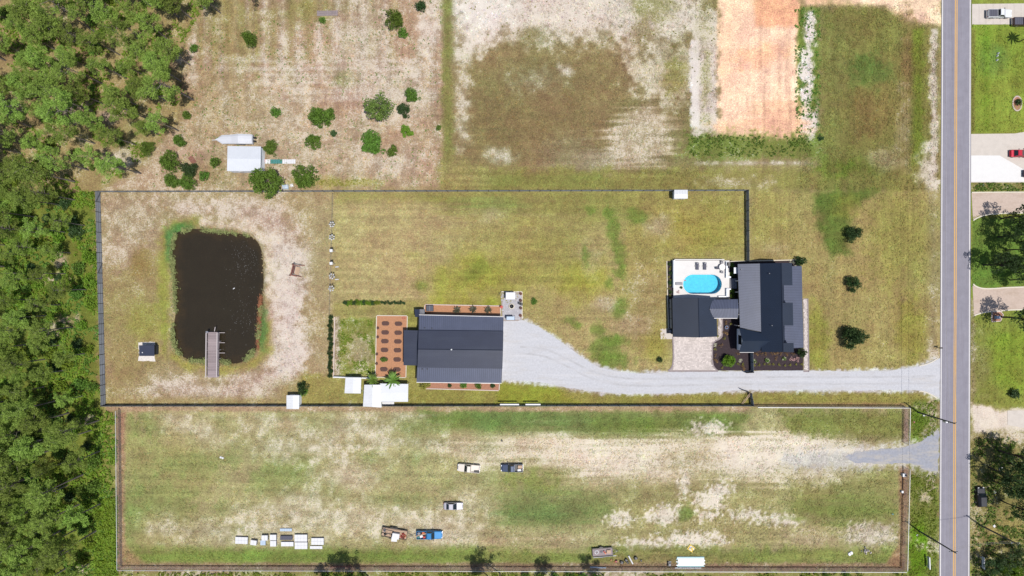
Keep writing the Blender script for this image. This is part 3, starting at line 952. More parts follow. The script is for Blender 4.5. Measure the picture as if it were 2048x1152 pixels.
M['pole'] = mat('utility_pole_wood', (0.055, 0.06, 0.055), 0.85, 0.2, 2)
M['black'] = mat('black_metal', (0.015, 0.015, 0.017), 0.45, 0.1, 3)
M['rubber'] = mat('tyre_rubber', (0.02, 0.02, 0.02), 0.8, 0.1, 5)
M['rim'] = mat('wheel_rim', (0.35, 0.35, 0.37), 0.35, 0.05, 4, metallic=0.7)
M['chrome'] = mat('bright_metal', (0.6, 0.6, 0.62), 0.25, 0.05, 4, metallic=0.8)
M['lamp'] = mat('lamp_lens', (0.75, 0.76, 0.78), 0.15, 0.03, 4)
M['tail'] = mat('tail_lamp', (0.35, 0.02, 0.02), 0.2, 0.03, 4)
M['red'] = mat('red_paint', alb(204, 62, 48), 0.45, 0.1, 4)
M['orange'] = mat('orange_paint', alb(226, 120, 70), 0.5, 0.1, 4)
M['blue'] = mat('blue_plastic', alb(84, 140, 196), 0.45, 0.08, 4)
M['pale_blue'] = mat('pale_blue_plastic', alb(196, 214, 234), 0.5, 0.06, 3)
M['teal'] = mat('teal_boards', alb(72, 142, 138), 0.7, 0.1, 3)
M['yellow'] = mat('yellow_plastic', alb(250, 212, 70), 0.5, 0.06, 3)
M['grey'] = mat('grey_plastic', alb(150, 150, 158), 0.6, 0.08, 3)
M['cushion'] = mat('charcoal_cushion', alb(98, 98, 112), 0.9, 0.08, 5)
M['tarp'] = mat('silver_tarp', alb(226, 228, 236), 0.5, 0.06, 0.8, 0.2)
M['terracotta'] = mat('terracotta', alb(160, 96, 70), 0.8, 0.1, 5)
M['rock'] = mat('pale_rubble', alb(220, 210, 204), 0.95, 0.2, 3, 0.3)
M['stone_ring'] = mat('stone_edging', alb(226, 206, 196), 0.9, 0.15, 4)

def stain(m, col, scale, lo, hi, amt):
    N, L = m.node_tree.nodes, m.node_tree.links
    b = N['Principled BSDF']
    src = b.inputs['Base Color'].links[0].from_socket
    tc = N.new('ShaderNodeTexCoord')
    mp = N.new('ShaderNodeMapping')
    mp.inputs['Scale'].default_value = scale
    nz = N.new('ShaderNodeTexNoise')
    nz.inputs['Scale'].default_value = 1.0
    nz.inputs['Detail'].default_value = 6
    nz.inputs['Roughness'].default_value = .7
    L.new(tc.outputs['Object'], mp.inputs['Vector'])
    L.new(mp.outputs['Vector'], nz.inputs['Vector'])
    mr = N.new('ShaderNodeMapRange')
    mr.inputs['From Min'].default_value = lo
    mr.inputs['From Max'].default_value = hi
    mr.inputs['To Max'].default_value = amt
    L.new(nz.outputs['Fac'], mr.inputs['Value'])
    mx = N.new('ShaderNodeMix')
    mx.data_type = 'RGBA'
    L.new(mr.outputs['Result'], mx.inputs['Factor'])
    L.new(src, mx.inputs[6])
    mx.inputs[7].default_value = (*col, 1)
    L.new(mx.outputs[2], b.inputs['Base Color'])


stain(M['gravel'], alb(200, 192, 184), (.12, .5, .5), .5, .75, .6)
stain(M['gravel'], alb(232, 230, 232), (.06, .8, .8), .5, .75, .6)
stain(M['blue_gravel'], alb(206, 196, 180), (.2, .6, .6), .46, .7, .85)
stain(M['asphalt'], alb(138, 132, 142), (.9, .05, .5), .5, .75, .7)
stain(M['asphalt'], alb(172, 166, 172), (1.6, .12, .5), .55, .8, .5)
stain(M['concrete'], alb(190, 178, 166), (.4, .4, .4), .55, .8, .5)
stain(M['pink_gravel'], alb(190, 168, 150), (.25, .5, .5), .5, .72, .7)
stain(M['roof'], (.035, .042, .062), (.08, .9, .5), .5, .75, .5)
stain(M['roof_sheen'], (.070, .080, .130), (.8, .08, .5), .5, .75, .6)

# ------------------------------------------------------------------ pond
def water_mat(name, col, rough, wave, dist):
    m = mat(name, col, rough, 0.1, 0.3, spec=0.5)
    N, L = m.node_tree.nodes, m.node_tree.links
    n = N.new('ShaderNodeTexNoise')
    n.inputs['Scale'].default_value = wave
    n.inputs['Detail'].default_value = 3
    bp = N.new('ShaderNodeBump')
    bp.inputs['Strength'].default_value = 0.25
    bp.inputs['Distance'].default_value = dist
    tc = N.new('ShaderNodeTexCoord')
    L.new(tc.outputs['Object'], n.inputs['Vector'])
    L.new(n.outputs['Fac'], bp.inputs['Height'])
    L.new(bp.outputs['Normal'], N['Principled BSDF'].inputs['Normal'])
    return m


M['pond'] = water_mat('dark_pond_water', (0.032, 0.026, 0.016), 0.10, 1.5, 0.03)
_n, _l = M['pond'].node_tree.nodes, M['pond'].node_tree.links
_t, _m = _n.new('ShaderNodeBsdfTransparent'), _n.new('ShaderNodeMixShader')
_t.inputs['Color'].default_value = (.80, .66, .46, 1)
_m.inputs['Fac'].default_value = .38
_l.new(_n['Principled BSDF'].outputs['BSDF'], _m.inputs[1])
_l.new(_t.outputs['BSDF'], _m.inputs[2])
_l.new(_m.outputs['Shader'], _n['Material Output'].inputs['Surface'])
pw = sheet('pond_water', [(x + (x - 434) * 0.05, y + (y - 592) * 0.05) for x, y in POND], -0.55, M['pond'])
tag(pw, 'still dark brown water of the pond', None, None, 'structure')

# ------------------------------------------------------------------ road
def road_x(py, side):
    t = py / 1152.0
    return {'l': 1884.0 - 4.5 * t, 'r': 1941.5 - 3.0 * t, 'c': 1912.3 - 4.0 * t}[side]


road = sheet('road', [(road_x(-700, 'l') - 1, -700), (road_x(-700, 'r') + 1, -700), (road_x(1900, 'r') + 1, 1900), (road_x(1900, 'l') - 1, 1900)], 0.020, M['asphalt'])
tag(road, 'two-lane grey asphalt road running up the right side', None, None, 'structure')


def line(name, off, side, w, z, m, lab):
    pts = [(road_x(y, side) + off + s * w * 4, y) for y, s in ((-700, -1), (-700, 1), (1900, 1), (1900, -1))]
    o = sheet(name, pts, z, m, parent=road)
    o['label'] = lab
    return o


line('edge_line', 1.2, 'l', 0.2, 0.026, M['white_paint'], 'white edge line on the left of the road')
line('edge_line', -1.2, 'r', 0.2, 0.026, M['white_paint'], 'white edge line on the right of the road')
line('centre_line', -1.7, 'c', 0.2, 0.026, M['yellow_paint'], 'left one of the double yellow centre lines')
line('centre_line', 1.7, 'c', 0.2, 0.026, M['yellow_paint'], 'right one of the double yellow centre lines')
# faint repaired seam
line('tar_seam', 10.0, 'l', 0.06, 0.0245, mat('tar_seam', alb(176, 172, 184), 0.8), 'pale lengthwise seam in the left lane')
line('wheel_track', 22.0, 'l', 0.5, 0.0235, mat('wheel_track', alb(146, 142, 154), 0.85, 0.12, 0.5), 'darker worn track in the left lane')

# ------------------------------------------------------------------ drives and paths
drive_up = [(1004, 634), (1036, 636), (1048, 641), (1074, 652), (1100, 668), (1126, 686), (1150, 704), (1176, 722), (1200, 735), (1230, 742), (1262, 746), (1300, 747), (1345, 744), (1420, 743), (1500, 743), (1606, 741), (1700, 743), (1780, 741), (1830, 734), (1860, 726), (1876, 718)]
drive_lo = [(1879, 796), (1868, 790), (1850, 783), (1830, 780), (1760, 780), (1700, 781), (1640, 779), (1560, 781), (1480, 780), (1400, 785), (1300, 787), (1230, 787), (1180, 782), (1120, 772), (1080, 764), (1040, 761), (1004, 760)]
gd = sheet('gravel_driveway', drive_up + [(1881, 715)] + drive_lo, 0.012, M['gravel'], 0.07, 0.5, 4)
tag(gd, 'pale grey gravel driveway from the road to the barn', None, None, 'structure')
def ribbon(name, path, off, w, z, m, parent, seed):
    P = [W(x, y) for x, y in curve_pts(path, 5)]
    L_, R_ = [], []
    for i, p in enumerate(P):
        d = (P[min(i + 1, len(P) - 1)] - P[max(i - 1, 0)]).normalized()
        n = Vector((-d.y, d.x, 0))
        L_.append(tuple((p + n * (off + w / 2)).xy))
        R_.append(tuple((p + n * (off - w / 2)).xy))
    mb = MB()
    for i in range(len(P) - 1):
        mb.quad((*R_[i], z), (*R_[i + 1], z), (*L_[i + 1], z), (*L_[i], z))
    return mb.build(name, m, parent)


M['track'] = mat('worn_gravel', alb(198, 197, 200), 0.95, 0.14, 1.6, 0.4, spec=0.1)
stain(M['track'], alb(212, 211, 215), (.3, .8, .8), .42, .62, 1.0)
CEN = [(1040, 700), (1090, 706), (1140, 728), (1190, 752), (1260, 764), (1400, 763), (1560, 761), (1700, 761), (1820, 760), (1872, 758)]
for k_, o_ in enumerate((-.85, .85)):
    ribbon('wheel_track', CEN, o_, .5, .016, M['track'], gd, 20 + k_)
g2 = sheet('gravel_track', [(1878, 858), (1862, 870), (1840, 884), (1810, 894), (1780, 897), (1740, 900), (1712, 903), (1690, 914), (1710, 926), (1760, 928), (1800, 926), (1830, 930), (1850, 940), (1876, 944)], 0.010, M['blue_gravel'], 0.13, 0.5, 5)
tag(g2, 'short blue-grey gravel track from the road into the lower lot', None, None, 'structure')
cd = sheet('concrete_driveway', [(1944, 8), (2300, 4), (2300, 48), (1944, 49)], 0.016, M['concrete'])
tag(cd, 'concrete driveway at the top right with two parked vehicles', None, None, 'structure')
cd2 = sheet('concrete_driveway', [(1942, 268), (2030, 267), (2048, 264), (2300, 262), (2300, 365), (1942, 365)], 0.014, M['concrete'])
tag(cd2, 'wide concrete driveway with the red car', None, None, 'structure')
cd3 = sheet('concrete_slab', [(1942, 311), (1999, 311), (2046, 338), (2070, 352), (2070, 363.5), (1942, 363.5)], 0.019, M['new_concrete'])
tag(cd3, 'new bright white concrete slab beside the road', None, None, 'structure')
pj = MB()
for k in range(9):
    x = 1944 + k * 14
    a_, b_ = W(x, 8.6), W(x, 48.6)
    pj.box(a_.x - .02, a_.x + .02, b_.y, a_.y, 0.0165, 0.0185)
pj.build('expansion_joint', M['kerb_dark'], cd)
up_loop = [(1943, 386), (2300, 385), (2300, 426), (2048, 426), (1990, 428), (1972, 430), (1956, 436), (1946, 441)]
ul = sheet('gravel_loop', up_loop, 0.013, M['pink_gravel'], 0.0)
tag(ul, 'upper pinkish gravel drive of the looped entrance', None, None, 'structure')
kerb('kerb', [(1943, 385)] + [(2000, 384.5), (2300, 384)], 0.28, 0, 0.13, M['kerb'], ul)
kerb('kerb', curve_pts([(1946, 441), (1956, 435), (1972, 430), (1990, 428), (2048, 426), (2300, 425)], 4), 0.28, 0, 0.13, M['kerb'], ul)
lo_loop = [(1945, 570), (1952, 574), (1966, 577), (1990, 577), (2048, 574), (2300, 570), (2300, 616), (2048, 619), (2000, 622), (1972, 624), (1956, 628), (1948, 631)]
ll = sheet('gravel_loop', lo_loop, 0.013, M['pink_gravel'], 0.0)
tag(ll, 'lower pinkish gravel drive of the looped entrance', None, None, 'structure')
kerb('kerb', curve_pts([(1946, 568), (1952, 573), (1966, 577), (1990, 577), (2048, 574), (2300, 570)], 4), 0.3, 0, 0.13, M['kerb'], ll)
kerb('kerb', curve_pts([(1948, 631), (1956, 628), (1972, 624), (2000, 622), (2048, 619), (2300, 616)], 4), 0.3, 0, 0.13, M['kerb'], ll)
cs = sheet('concrete_apron', [(2015, 821), (2300, 819), (2300, 854), (2048, 856), (2015, 850)], 0.012, M['concrete'])
tag(cs, 'concrete apron beyond the sandy drive at right', None, None, 'structure')
kerb('kerb', curve_pts([(1838, 782), (1850, 784), (1862, 789), (1874, 797)], 4), 0.22, 0, 0.10, M['kerb'], gd)
kerb('kerb', curve_pts([(1876, 716), (1864, 723.5), (1852, 728.5), (1838, 732)], 4), 0.22, 0, 0.10, M['kerb'], gd)


# ------------------------------------------------------------------ roofs and walls
def roof_plane(parent, name, pix, m, t=0.14, ribs=0, rw=0.07, rh=0.05, along=0, rib_mat=None):
    """pix: four (px, py, z) corners, eave-left, eave-right, ridge-right, ridge-left; ribs run eave to ridge"""
    P = [W(*p) for p in pix]
    nrm = (P[1] - P[0]).cross(P[3] - P[0])
    Q = P if nrm.z > 0 else P[::-1]
    o = MB().slab(Q, t).build(name, m, parent)
    if ribs:
        mb = MB()
        for k in range(ribs + 1):
            s = (k + 0.25) / (ribs + 0.5)
            a, b = P[0].lerp(P[1], s), P[3].lerp(P[2], s)
            a, b = a.lerp(b, 0.004), b.lerp(a, 0.004)
            mb.bar(a + Vector((0, 0, rh / 2 + 0.004)), b + Vector((0, 0, rh / 2 + 0.004)), rw, rh)
        r = mb.build('standing_seam', rib_mat or m, o)
        r['kind'] = 'stuff'
    return o


def wall_prism(parent, name, foot, z0, z1, m):
    """foot: outline in metres"""
    return MB().hexa([(x, y, z0) for x, y in foot], [(x, y, z1) for x, y in foot]).build(name, m, parent)


def inset(P, d):
    c = sum(P, Vector((0, 0, 0))) / len(P)
    return [((p - c) * (1 - d / (p - c).length)) + c for p in P]


# ---- barn
barn = thing('barn', 'large barn with ribbed navy metal roof beside the gravel drive', 'barn')
Z_E, Z_S, Z_C, Z_R = 3.2, 4.0, 4.5, 5.6
roof_plane(barn, 'lean_to_roof', [(838, 630, Z_E), (1007, 634, Z_E), (1006.5, 663, Z_S), (837.5, 661, Z_S)], M['roof_sheen'], ribs=42, rib_mat=M['roof'])
roof_plane(barn, 'lean_to_roof', [(833, 764, Z_E), (1003, 766, Z_E), (1004.5, 735, Z_S), (834.5, 733, Z_S)], M['roof_sheen'], ribs=42, rib_mat=M['roof'])
roof_plane(barn, 'main_roof', [(837, 660.5, Z_C), (1006.8, 662.5, Z_C), (1006, 700, Z_R), (836, 698, Z_R)], M['roof'], ribs=42)
roof_plane(barn, 'main_roof', [(834.8, 735, Z_C), (1004.8, 737.5, Z_C), (1006, 700.2, Z_R), (836, 698.2, Z_R)], M['roof'], ribs=42)
roof_plane(barn, 'side_roof', [(807.5, 660, 2.6), (807, 730.5, 2.6), (836, 731, 3.1), (837.5, 661, 3.1)], M['roof'], ribs=18)
rc_a, rc_b = W(836, 698.2, Z_R), W(1006, 700.2, Z_R)
MB().bar(rc_a + Vector((0, 0, .03)), rc_b + Vector((0, 0, .03)), 0.18, 0.05).build('ridge_cap', M['roof_cap'], barn)
bf = inset([W(838, 630, Z_E), W(1007, 634, Z_E), W(1003, 766, Z_E), W(833, 764, Z_E)], 0.5)
wall_prism(barn, 'wall', [(p.x, p.y) for p in bf], 0, Z_E - 0.25, M['wall_dark'])
bc = inset([W(837, 660.5, Z_C), W(1006.8, 662.5, Z_C), W(1004.8, 737.5, Z_C), W(834.8, 735, Z_C)], 0.45)
wall_prism(barn, 'upper_wall', [(p.x, p.y) for p in bc], Z_E - 0.24, Z_C - 0.18, M['wall_dark'])
for g in ((bc[0], bc[3]), (bc[1], bc[2])):
    mid = (g[0] + g[1]) / 2
    MB().hexa([(g[0].x - .05, g[0].y, Z_C - .17), (g[1].x - .05, g[1].y, Z_C - .17), (mid.x - .05, mid.y, Z_R - .2)], [(g[0].x + .05, g[0].y, Z_C - .17), (g[1].x + .05, g[1].y, Z_C - .17), (mid.x + .05, mid.y, Z_R - .2)]).build('gable', M['wall_dark'], barn)
sf = inset([W(808, 660, 2.6), W(836, 661, 2.6), W(836, 731, 2.6), W(807.5, 730.5, 2.6)], 0.3)
for i in (0, 3):
    MB().box(sf[i].x - .08, sf[i].x + .08, sf[i].y - .08, sf[i].y + .08, 0, 2.45).build('post', M['wall_dark'], barn)
for px_, py_, z_ in ((903, 699, 5.62),):
    q = W(px_, py_, z_)
    MB().lathe([(0.15, z_), (0.15, z_ + 0.22), (0.2, z_ + 0.24), (0.06, z_ + 0.36)], 10, q.x, q.y).build('roof_vent', M['white_metal'], barn)
for px_, py_ in ((850, 656), (864, 656.5), (845, 738), (855, 738.2)):
    q = W(px_, py_, 3.95)
    MB().lathe([(0.09, 3.75), (0.09, 4.25), (0.13, 4.26), (0.13, 4.32)], 8, q.x, q.y).build('vent_pipe', M['black'], barn)
for a_, b_, z_ in (((833, 764.6), (1003, 766.6), Z_E), ((838, 629.6), (1007, 633.6), Z_E)):
    p, q = W(*a_, z_), W(*b_, z_)
    MB().bar(p - Vector((0, 0, .06)), q - Vector((0, 0, .06)), 0.13, 0.14).build('gutter', M['trim'], barn)
for k in range(3):
    p = bf[1].lerp(bf[2], 0.2 + 0.3 * k)
    MB().box(p.x + .01, p.x + .06, p.y - 1.6, p.y + 1.6, 0.02, 2.6).build('roller_door', M['wall_white'], barn)

# ---- house
house = thing('house', 'large house with dark metal roof and three dormers beside the pool', 'house')
ZR, ZW, ZK = 7.2, 3.4, 4.5
roof_plane(house, 'rear_porch_roof', [(1475.5, 528, ZW), (1480, 655, ZW), (1523.5, 664, ZK), (1520, 527, ZK)], M['roof_sheen'], ribs=40, rib_mat=M['roof'])
roof_plane(house, 'main_roof', [(1519.8, 527, ZK + .02), (1523.2, 704, ZK + .02), (1566, 704, ZR), (1562.5, 526, ZR)], M['roof2'], ribs=50)
roof_plane(house, 'front_roof', [(1567, 527.5, 3.9), (1570, 702, 3.9), (1566, 704, ZR), (1562.7, 526, ZR)], M['roof2'], ribs=50)
roof_plane(house, 'front_porch_roof', [(1603.5, 532, 2.9), (1607, 695.5, 2.9), (1570, 697, 3.9), (1566.5, 532, 3.9)], M['roof_sheen'], ribs=50, rib_mat=M['roof'])
for y0, y1 in ((526, 570.5), (605.5, 651), (686, 704)):
    d0 = 0.02 * (y0 - 526)
    d1 = 0.02 * (y1 - 526)
    dm = roof_plane(house, 'dormer_roof', [(1584 + d0, y0, 6.4), (1584 + d1, y1, 6.4), (1563.5 + d1, y1, ZR + 0.03), (1563.5 + d0, y0, ZR + 0.03)], M['roof2'], ribs=14)
    a_, b_ = W(1583 + d0, y0 + 1.5, 6.4), W(1583 + d1, y1 - 1.5, 6.4)
    xw = min(a_.x, b_.x) - .2
    MB().box(xw - 2.2, xw, b_.y, a_.y, 3.4, 6.2).build('dormer_wall', M['wall_dark'], house)
    wd = MB().box(xw + .01, xw + .05, (a_.y + b_.y) / 2 - .9, (a_.y + b_.y) / 2 + .9, 4.3, 5.8).build('window', M['wall_white'], house)
    MB().box(xw + .051, xw + .07, (a_.y + b_.y) / 2 - .8, (a_.y + b_.y) / 2 + .8, 4.4, 5.7).build('pane', M['glass'], wd)
x0_, x1_ = 57.2, 67.0
yt, yb_ = W(0, 530, 4).y, W(0, 701, 4).y
MB().box(x0_, x1_, yb_, yt, 0, 3.5).build('wall', M['wall_dark'], house)
MB().hexa([(60.4, yb_, 3.51), (66.0, yb_, 3.51), (66.0, yb_, 3.7), (64.2, yb_, ZR - .4), (60.4, yb_, 4.2)], [(60.4, yt, 3.51), (66.0, yt, 3.51), (66.0, yt, 3.7), (64.2, yt, ZR - .4), (60.4, yt, 4.2)]).build('upper_wall', M['wall_dark'], house)
for k in range(6):
    p = W(1474.5, 540 + k * 22, 0)
    MB().box(55.45, 55.6, p.y - .07, p.y + .07, 0, 3.25).build('porch_post', M['trim'], house)
for k in range(7):
    p = W(1601.5, 536 + k * 26, 2.9)
    MB().box(p.x - .07, p.x + .07, p.y - .07, p.y + .07, 0, 2.75).build('porch_post', M['trim'], house)
MB().box(67.1, 70.9, yb_ + .8, yt - .8, 0.0, 0.25).build('porch_floor', M['concrete'], house)
MB().bar(W(1562.6, 526, ZR) + Vector((0, 0, .03)), W(1566, 704, ZR) + Vector((0, 0, .03)), 0.2, 0.05).build('ridge_cap', M['roof_cap'], house)
# cross gable facing the courtyard
XG = 56.0
yg0, yg1 = W(0, 656, 3.5).y, W(0, 704.5, 3.5).y
ygm = (yg0 + yg1) / 2
ZGE, ZGA = 3.5, 5.7
MB().slab([(XG - .5, ygm, ZGA), (XG - .5, yg0, ZGE), (60.3, yg0 - .9, ZGE + 1.0), (62.4, ygm, ZGA)][::-1] if False else [(XG - .5, ygm, ZGA), (62.6, ygm, ZGA), (60.5, yg0 - 1.1, ZGE + .95), (XG - .5, yg0, ZGE)], 0.14).build('cross_gable_roof', M['roof2'], house)
MB().slab([(XG - .5, yg1, ZGE), (59.2, yg1, ZGE), (60.2, yg1 + .4, ZGE + .4), (62.6, ygm - .01, ZGA), (XG - .5, ygm - .01, ZGA)], 0.14).build('cross_gable_roof', M['roof2'], house)
ya, yb2 = yg0 - .35, yg1 + .35
MB().hexa([(XG, ya, 0.6), (XG, yb2, 0.6), (XG, yb2, 3.55), (XG, ygm, 5.45), (XG, ya, 3.55)], [(57.19, ya, 0.6), (57.19, yb2, 0.6), (57.19, yb2, 3.55), (57.19, ygm, 5.45), (57.19, ya, 3.55)]).build('gable_wall', M['wall_white'], house)
MB().box(XG + .02, 57.18, yb2 + .02, ya - .02, 0, .595).build('plinth', M['wall_dark'], house)
win = MB().box(XG - .06, XG - .005, ygm - 1.25, ygm + 1.25, 1.6, 3.9).build('window', M['wall_white'], house)
MB().box(XG - .09, XG - .061, ygm - 1.12, ygm + 1.12, 1.7, 3.8).build('pane', M['glass'], win)
for k, (px_, py_, z_) in enumerate(((1482, 539, 3.6), (1538, 547, 5.9), (1543, 651, 6.1))):
    q = W(px_, py_, z_)
    MB().lathe([(0.07, z_ - .5), (0.07, z_ + .3), (0.1, z_ + .32), (0.1, z_ + .38)], 8, q.x, q.y).build('vent_pipe', M['grey'], house)
q = W(1473.5, 541, 2.6)
MB().box(q.x - .7, q.x + .5, q.y - .75, q.y + .75, 2.5, 2.62).build('side_canopy', M['steel_roof'], house)
p, q = W(1479.5, 704.8, 3.5), W(1508, 704.8, 3.5)
MB().bar(p - Vector((0, 0, .1)), q - Vector((0, 0, .1)), 0.12, 0.13).build('gutter', M['trim'], house)

# ---- garage
garage = thing('garage', 'square garage with dark gabled metal roof beside the pool', 'garage')
roof_plane(garage, 'roof_slope', [(1344.5, 596, 3.1), (1346, 673.5, 3.1), (1398.5, 675, 4.9), (1396.5, 596, 4.9)], M['roof2'], ribs=20)
roof_plane(garage, 'roof_slope', [(1432.5, 596, 3.1), (1434.5, 673, 3.1), (1398.7, 675, 4.9), (1396.7, 596, 4.9)], M['roof2'], ribs=20)
gf = inset([W(1345, 597, 3.1), W(1432, 597, 3.1), W(1434, 673, 3.1), W(1346, 673, 3.1)], 0.55)
wall_prism(garage, 'wall', [(p.x, p.y) for p in gf], 0, 2.9, M['wall_dark'])
for g in ((gf[0], gf[1]), (gf[3], gf[2])):
    mid = (g[0] + g[1]) / 2
    MB().hexa([(g[0].x + .2, g[0].y - .05, 2.91), (g[1].x - .2, g[1].y - .05, 2.91), (mid.x, mid.y - .05, 4.6)], [(g[0].x + .2, g[0].y + .05, 2.91), (g[1].x - .2, g[1].y + .05, 2.91), (mid.x, mid.y + .05, 4.6)]).build('gable', M['wall_dark'], garage)
for k in (0.28, 0.72):
    p = gf[3].lerp(gf[2], k)
    MB().box(p.x - 1.6, p.x + 1.6, p.y - .07, p.y - .01, 0.02, 2.4).build('garage_door', M['wall_white'], garage)
MB().bar(W(1396.6, 596, 4.9) + Vector((0, 0, .05)), W(1398.6, 675, 4.9) + Vector((0, 0, .03)), 0.16, 0.05).build('ridge_cap', M['roof_cap'], garage)

# ---- breezeway
bw = thing('breezeway', 'small ribbed metal roof linking the garage and the house', 'breezeway')
roof_plane(bw, 'roof_slope', [(1424.5, 599, 3.35), (1476, 598.5, 3.35), (1477.5, 617, 4.0), (1419, 617.5, 4.0)], M['roof_sheen'], ribs=18, rib_mat=M['roof'])
roof_plane(bw, 'roof_slope', [(1426, 636, 3.35), (1476, 636, 3.35), (1477.5, 617.2, 4.0), (1419, 617.7, 4.0)], M['roof_sheen'], ribs=18, rib_mat=M['roof'])
p, q = W(1426, 636.6, 3.35), W(1474.5, 636.6, 3.35)
MB().bar(p - Vector((0, 0, .06)), q - Vector((0, 0, .06)), 0.12, 0.13).build('gutter', M['trim'], bw)
for px_ in (1441, 1470):
    for py_ in (602, 633):
        p = W(px_, py_, 3.2)
        MB().box(p.x - .08, p.x + .08, p.y - .08, p.y + .08, 0, 3.2).build('post', M['trim'], bw)

# ------------------------------------------------------------------ pool terrace
ZDK = 0.55


def stadium(cx, cy, half, r, z, n=12):
    o = W(cx, cy)
    pts = []
    for s, a0 in ((1, -90), (-1, 90)):
        for k in range(n + 1):
            a = R(a0 + 180 * k / n)
            pts.append((o.x + s * half + r * math.cos(a), o.y + r * math.sin(a), z))
    return pts


deck = thing('pool_terrace', 'raised white pool terrace with low walls between garage and lawn', 'terrace')
dk0, dk1 = W(1347, 521, ZDK), W(1459, 597, ZDK)
inner = stadium(*POOL_C, 2.42, 2.62, ZDK)
outer = []
c0 = W(*POOL_C)
for (x, y, z) in inner:      # a ring of quads from the pool edge out to the deck's edge
    dx, dy = x - c0.x, y - c0.y
    ts = []
    if dx > 1e-6: ts.append((dk1.x - c0.x) / dx)
    if dx < -1e-6: ts.append((dk0.x - c0.x) / dx)
    if dy > 1e-6: ts.append((dk0.y - c0.y) / dy)
    if dy < -1e-6: ts.append((dk1.y - c0.y) / dy)
    t = min(ts)
    outer.append([c0.x + dx * t, c0.y + dy * t])
for cx_, cy_ in ((dk0.x, dk0.y), (dk1.x, dk0.y), (dk0.x, dk1.y), (dk1.x, dk1.y)):
    i = min(range(len(outer)), key=lambda k: (outer[k][0] - cx_) ** 2 + (outer[k][1] - cy_) ** 2)
    outer[i] = [cx_, cy_]
mb = MB()
nI = len(inner)
mb.v = [tuple(p) for p in inner] + [(x, y, ZDK) for x, y in outer] + [(x, y, -.1) for x, y in outer]
for i in range(nI):
    j = (i + 1) % nI
    mb.f.append((i, j, nI + j, nI + i))
    mb.f.append((nI + i, nI + j, 2 * nI + j, 2 * nI + i))
mb.build('deck', M['deck'], deck)
pool = thing('swimming_pool', 'bright blue oval swimming pool in the white terrace', 'pool', )
mb = MB()
rim_o = stadium(*POOL_C, 2.42, 2.61, ZDK + .03)
rim_i = stadium(*POOL_C, 2.42, 2.40, ZDK + .03)
rim_ib = [(x, y, ZDK - .3) for x, y, z in rim_i]
mb.v = rim_o + rim_i + rim_ib + [(x, y, ZDK - .05) for x, y, z in rim_o]
for i in range(nI):
    j = (i + 1) % nI
    mb.f += [(i, j, nI + j, nI + i), (nI + i, nI + j, 2 * nI + j, 2 * nI + i), (3 * nI + i, 3 * nI + j, j, i)]
mb.build('coping', M['deck'], pool)
bas = MB()
top, bot = stadium(*POOL_C, 2.42, 2.43, ZDK - .02), stadium(*POOL_C, 2.42, 2.40, -1.1)
bas.v = top + bot
for i in range(nI):
    j = (i + 1) % nI
    bas.f.append((j, i, nI + i, nI + j))
bas.f.append(tuple(nI + i for i in range(nI)))
bas.build('basin', mat('pool_liner', (0.12, 0.44, 0.56), 0.6, 0.16, 1.6), pool)
pm = bpy.data.materials.new('pool_water')
pm.use_nodes = True
N, L = pm.node_tree.nodes, pm.node_tree.links
N.clear()
out = N.new('ShaderNodeOutputMaterial')
tb, gl, mx, fr = N.new('ShaderNodeBsdfTransparent'), N.new('ShaderNodeBsdfGlossy'), N.new('ShaderNodeMixShader'), N.new('ShaderNodeFresnel')
tb.inputs['Color'].default_value = (0.62, 0.92, 0.97, 1)
gl.inputs['Roughness'].default_value = 0.08
fr.inputs['IOR'].default_value = 1.33
nz = N.new('ShaderNodeTexNoise')
nz.inputs['Scale'].default_value = 2.2
bp = N.new('ShaderNodeBump')
bp.inputs['Strength'].default_value = 0.4
bp.inputs['Distance'].default_value = 0.05
L.new(nz.outputs['Fac'], bp.inputs['Height'])
L.new(bp.outputs['Normal'], gl.inputs['Normal'])
L.new(bp.outputs['Normal'], fr.inputs['Normal'])
L.new(fr.outputs['Fac'], mx.inputs['Fac'])
L.new(tb.outputs['BSDF'], mx.inputs[1])
L.new(gl.outputs['BSDF'], mx.inputs[2])
L.new(mx.outputs['Shader'], out.inputs['Surface'])
ws = MB()
ws.v = stadium(*POOL_C, 2.42, 2.415, ZDK - .14)
ws.f = [tuple(range(nI))]
ws.build('water', pm, pool)
q = W(1369, 560)
MB().box(q.x - .25, q.x + .25, q.y - .25, q.y + .05, ZDK + .031, ZDK + .09).build('skimmer_lid', M['grey'], pool)


def lowwall(x0, y0, x1, y1, z, m, name='parapet', z0=None):
    a_, b_ = W(x0, y0), W(x1, y1)
    return MB().box(a_.x, b_.x, b_.y, a_.y, ZDK - .05 if z0 is None else z0, z).build(name, m, deck)


lowwall(1344, 521, 1346.6, 575, 1.5, M['wall_white'], z0=0)
lowwall(1347, 518.6, 1446, 520.6, 1.0, M['deck'], z0=0)
lowwall(1449, 524, 1451.5, 556, 1.3, M['wall_white'])
lowwall(1451.7, 553, 1458, 556, 1.3, M['wall_white'])
lowwall(1449.5, 577, 1452, 593, 1.3, M['wall_white'])
lowwall(1452.2, 577, 1458, 579.5, 1.3, M['wall_white'])
lowwall(1434, 592, 1449.3, 594, 1.2, M['wall_white'])
for k in range(3):
    lowwall(1459.4 + k * 4, 557, 1463.2 + k * 4, 577, ZDK + 0.15 * (k + 1) - .2, M['grey'], 'step', 0)
lowwall(1350, 565, 1363, 570, 1.0, M['grey'], 'bench')


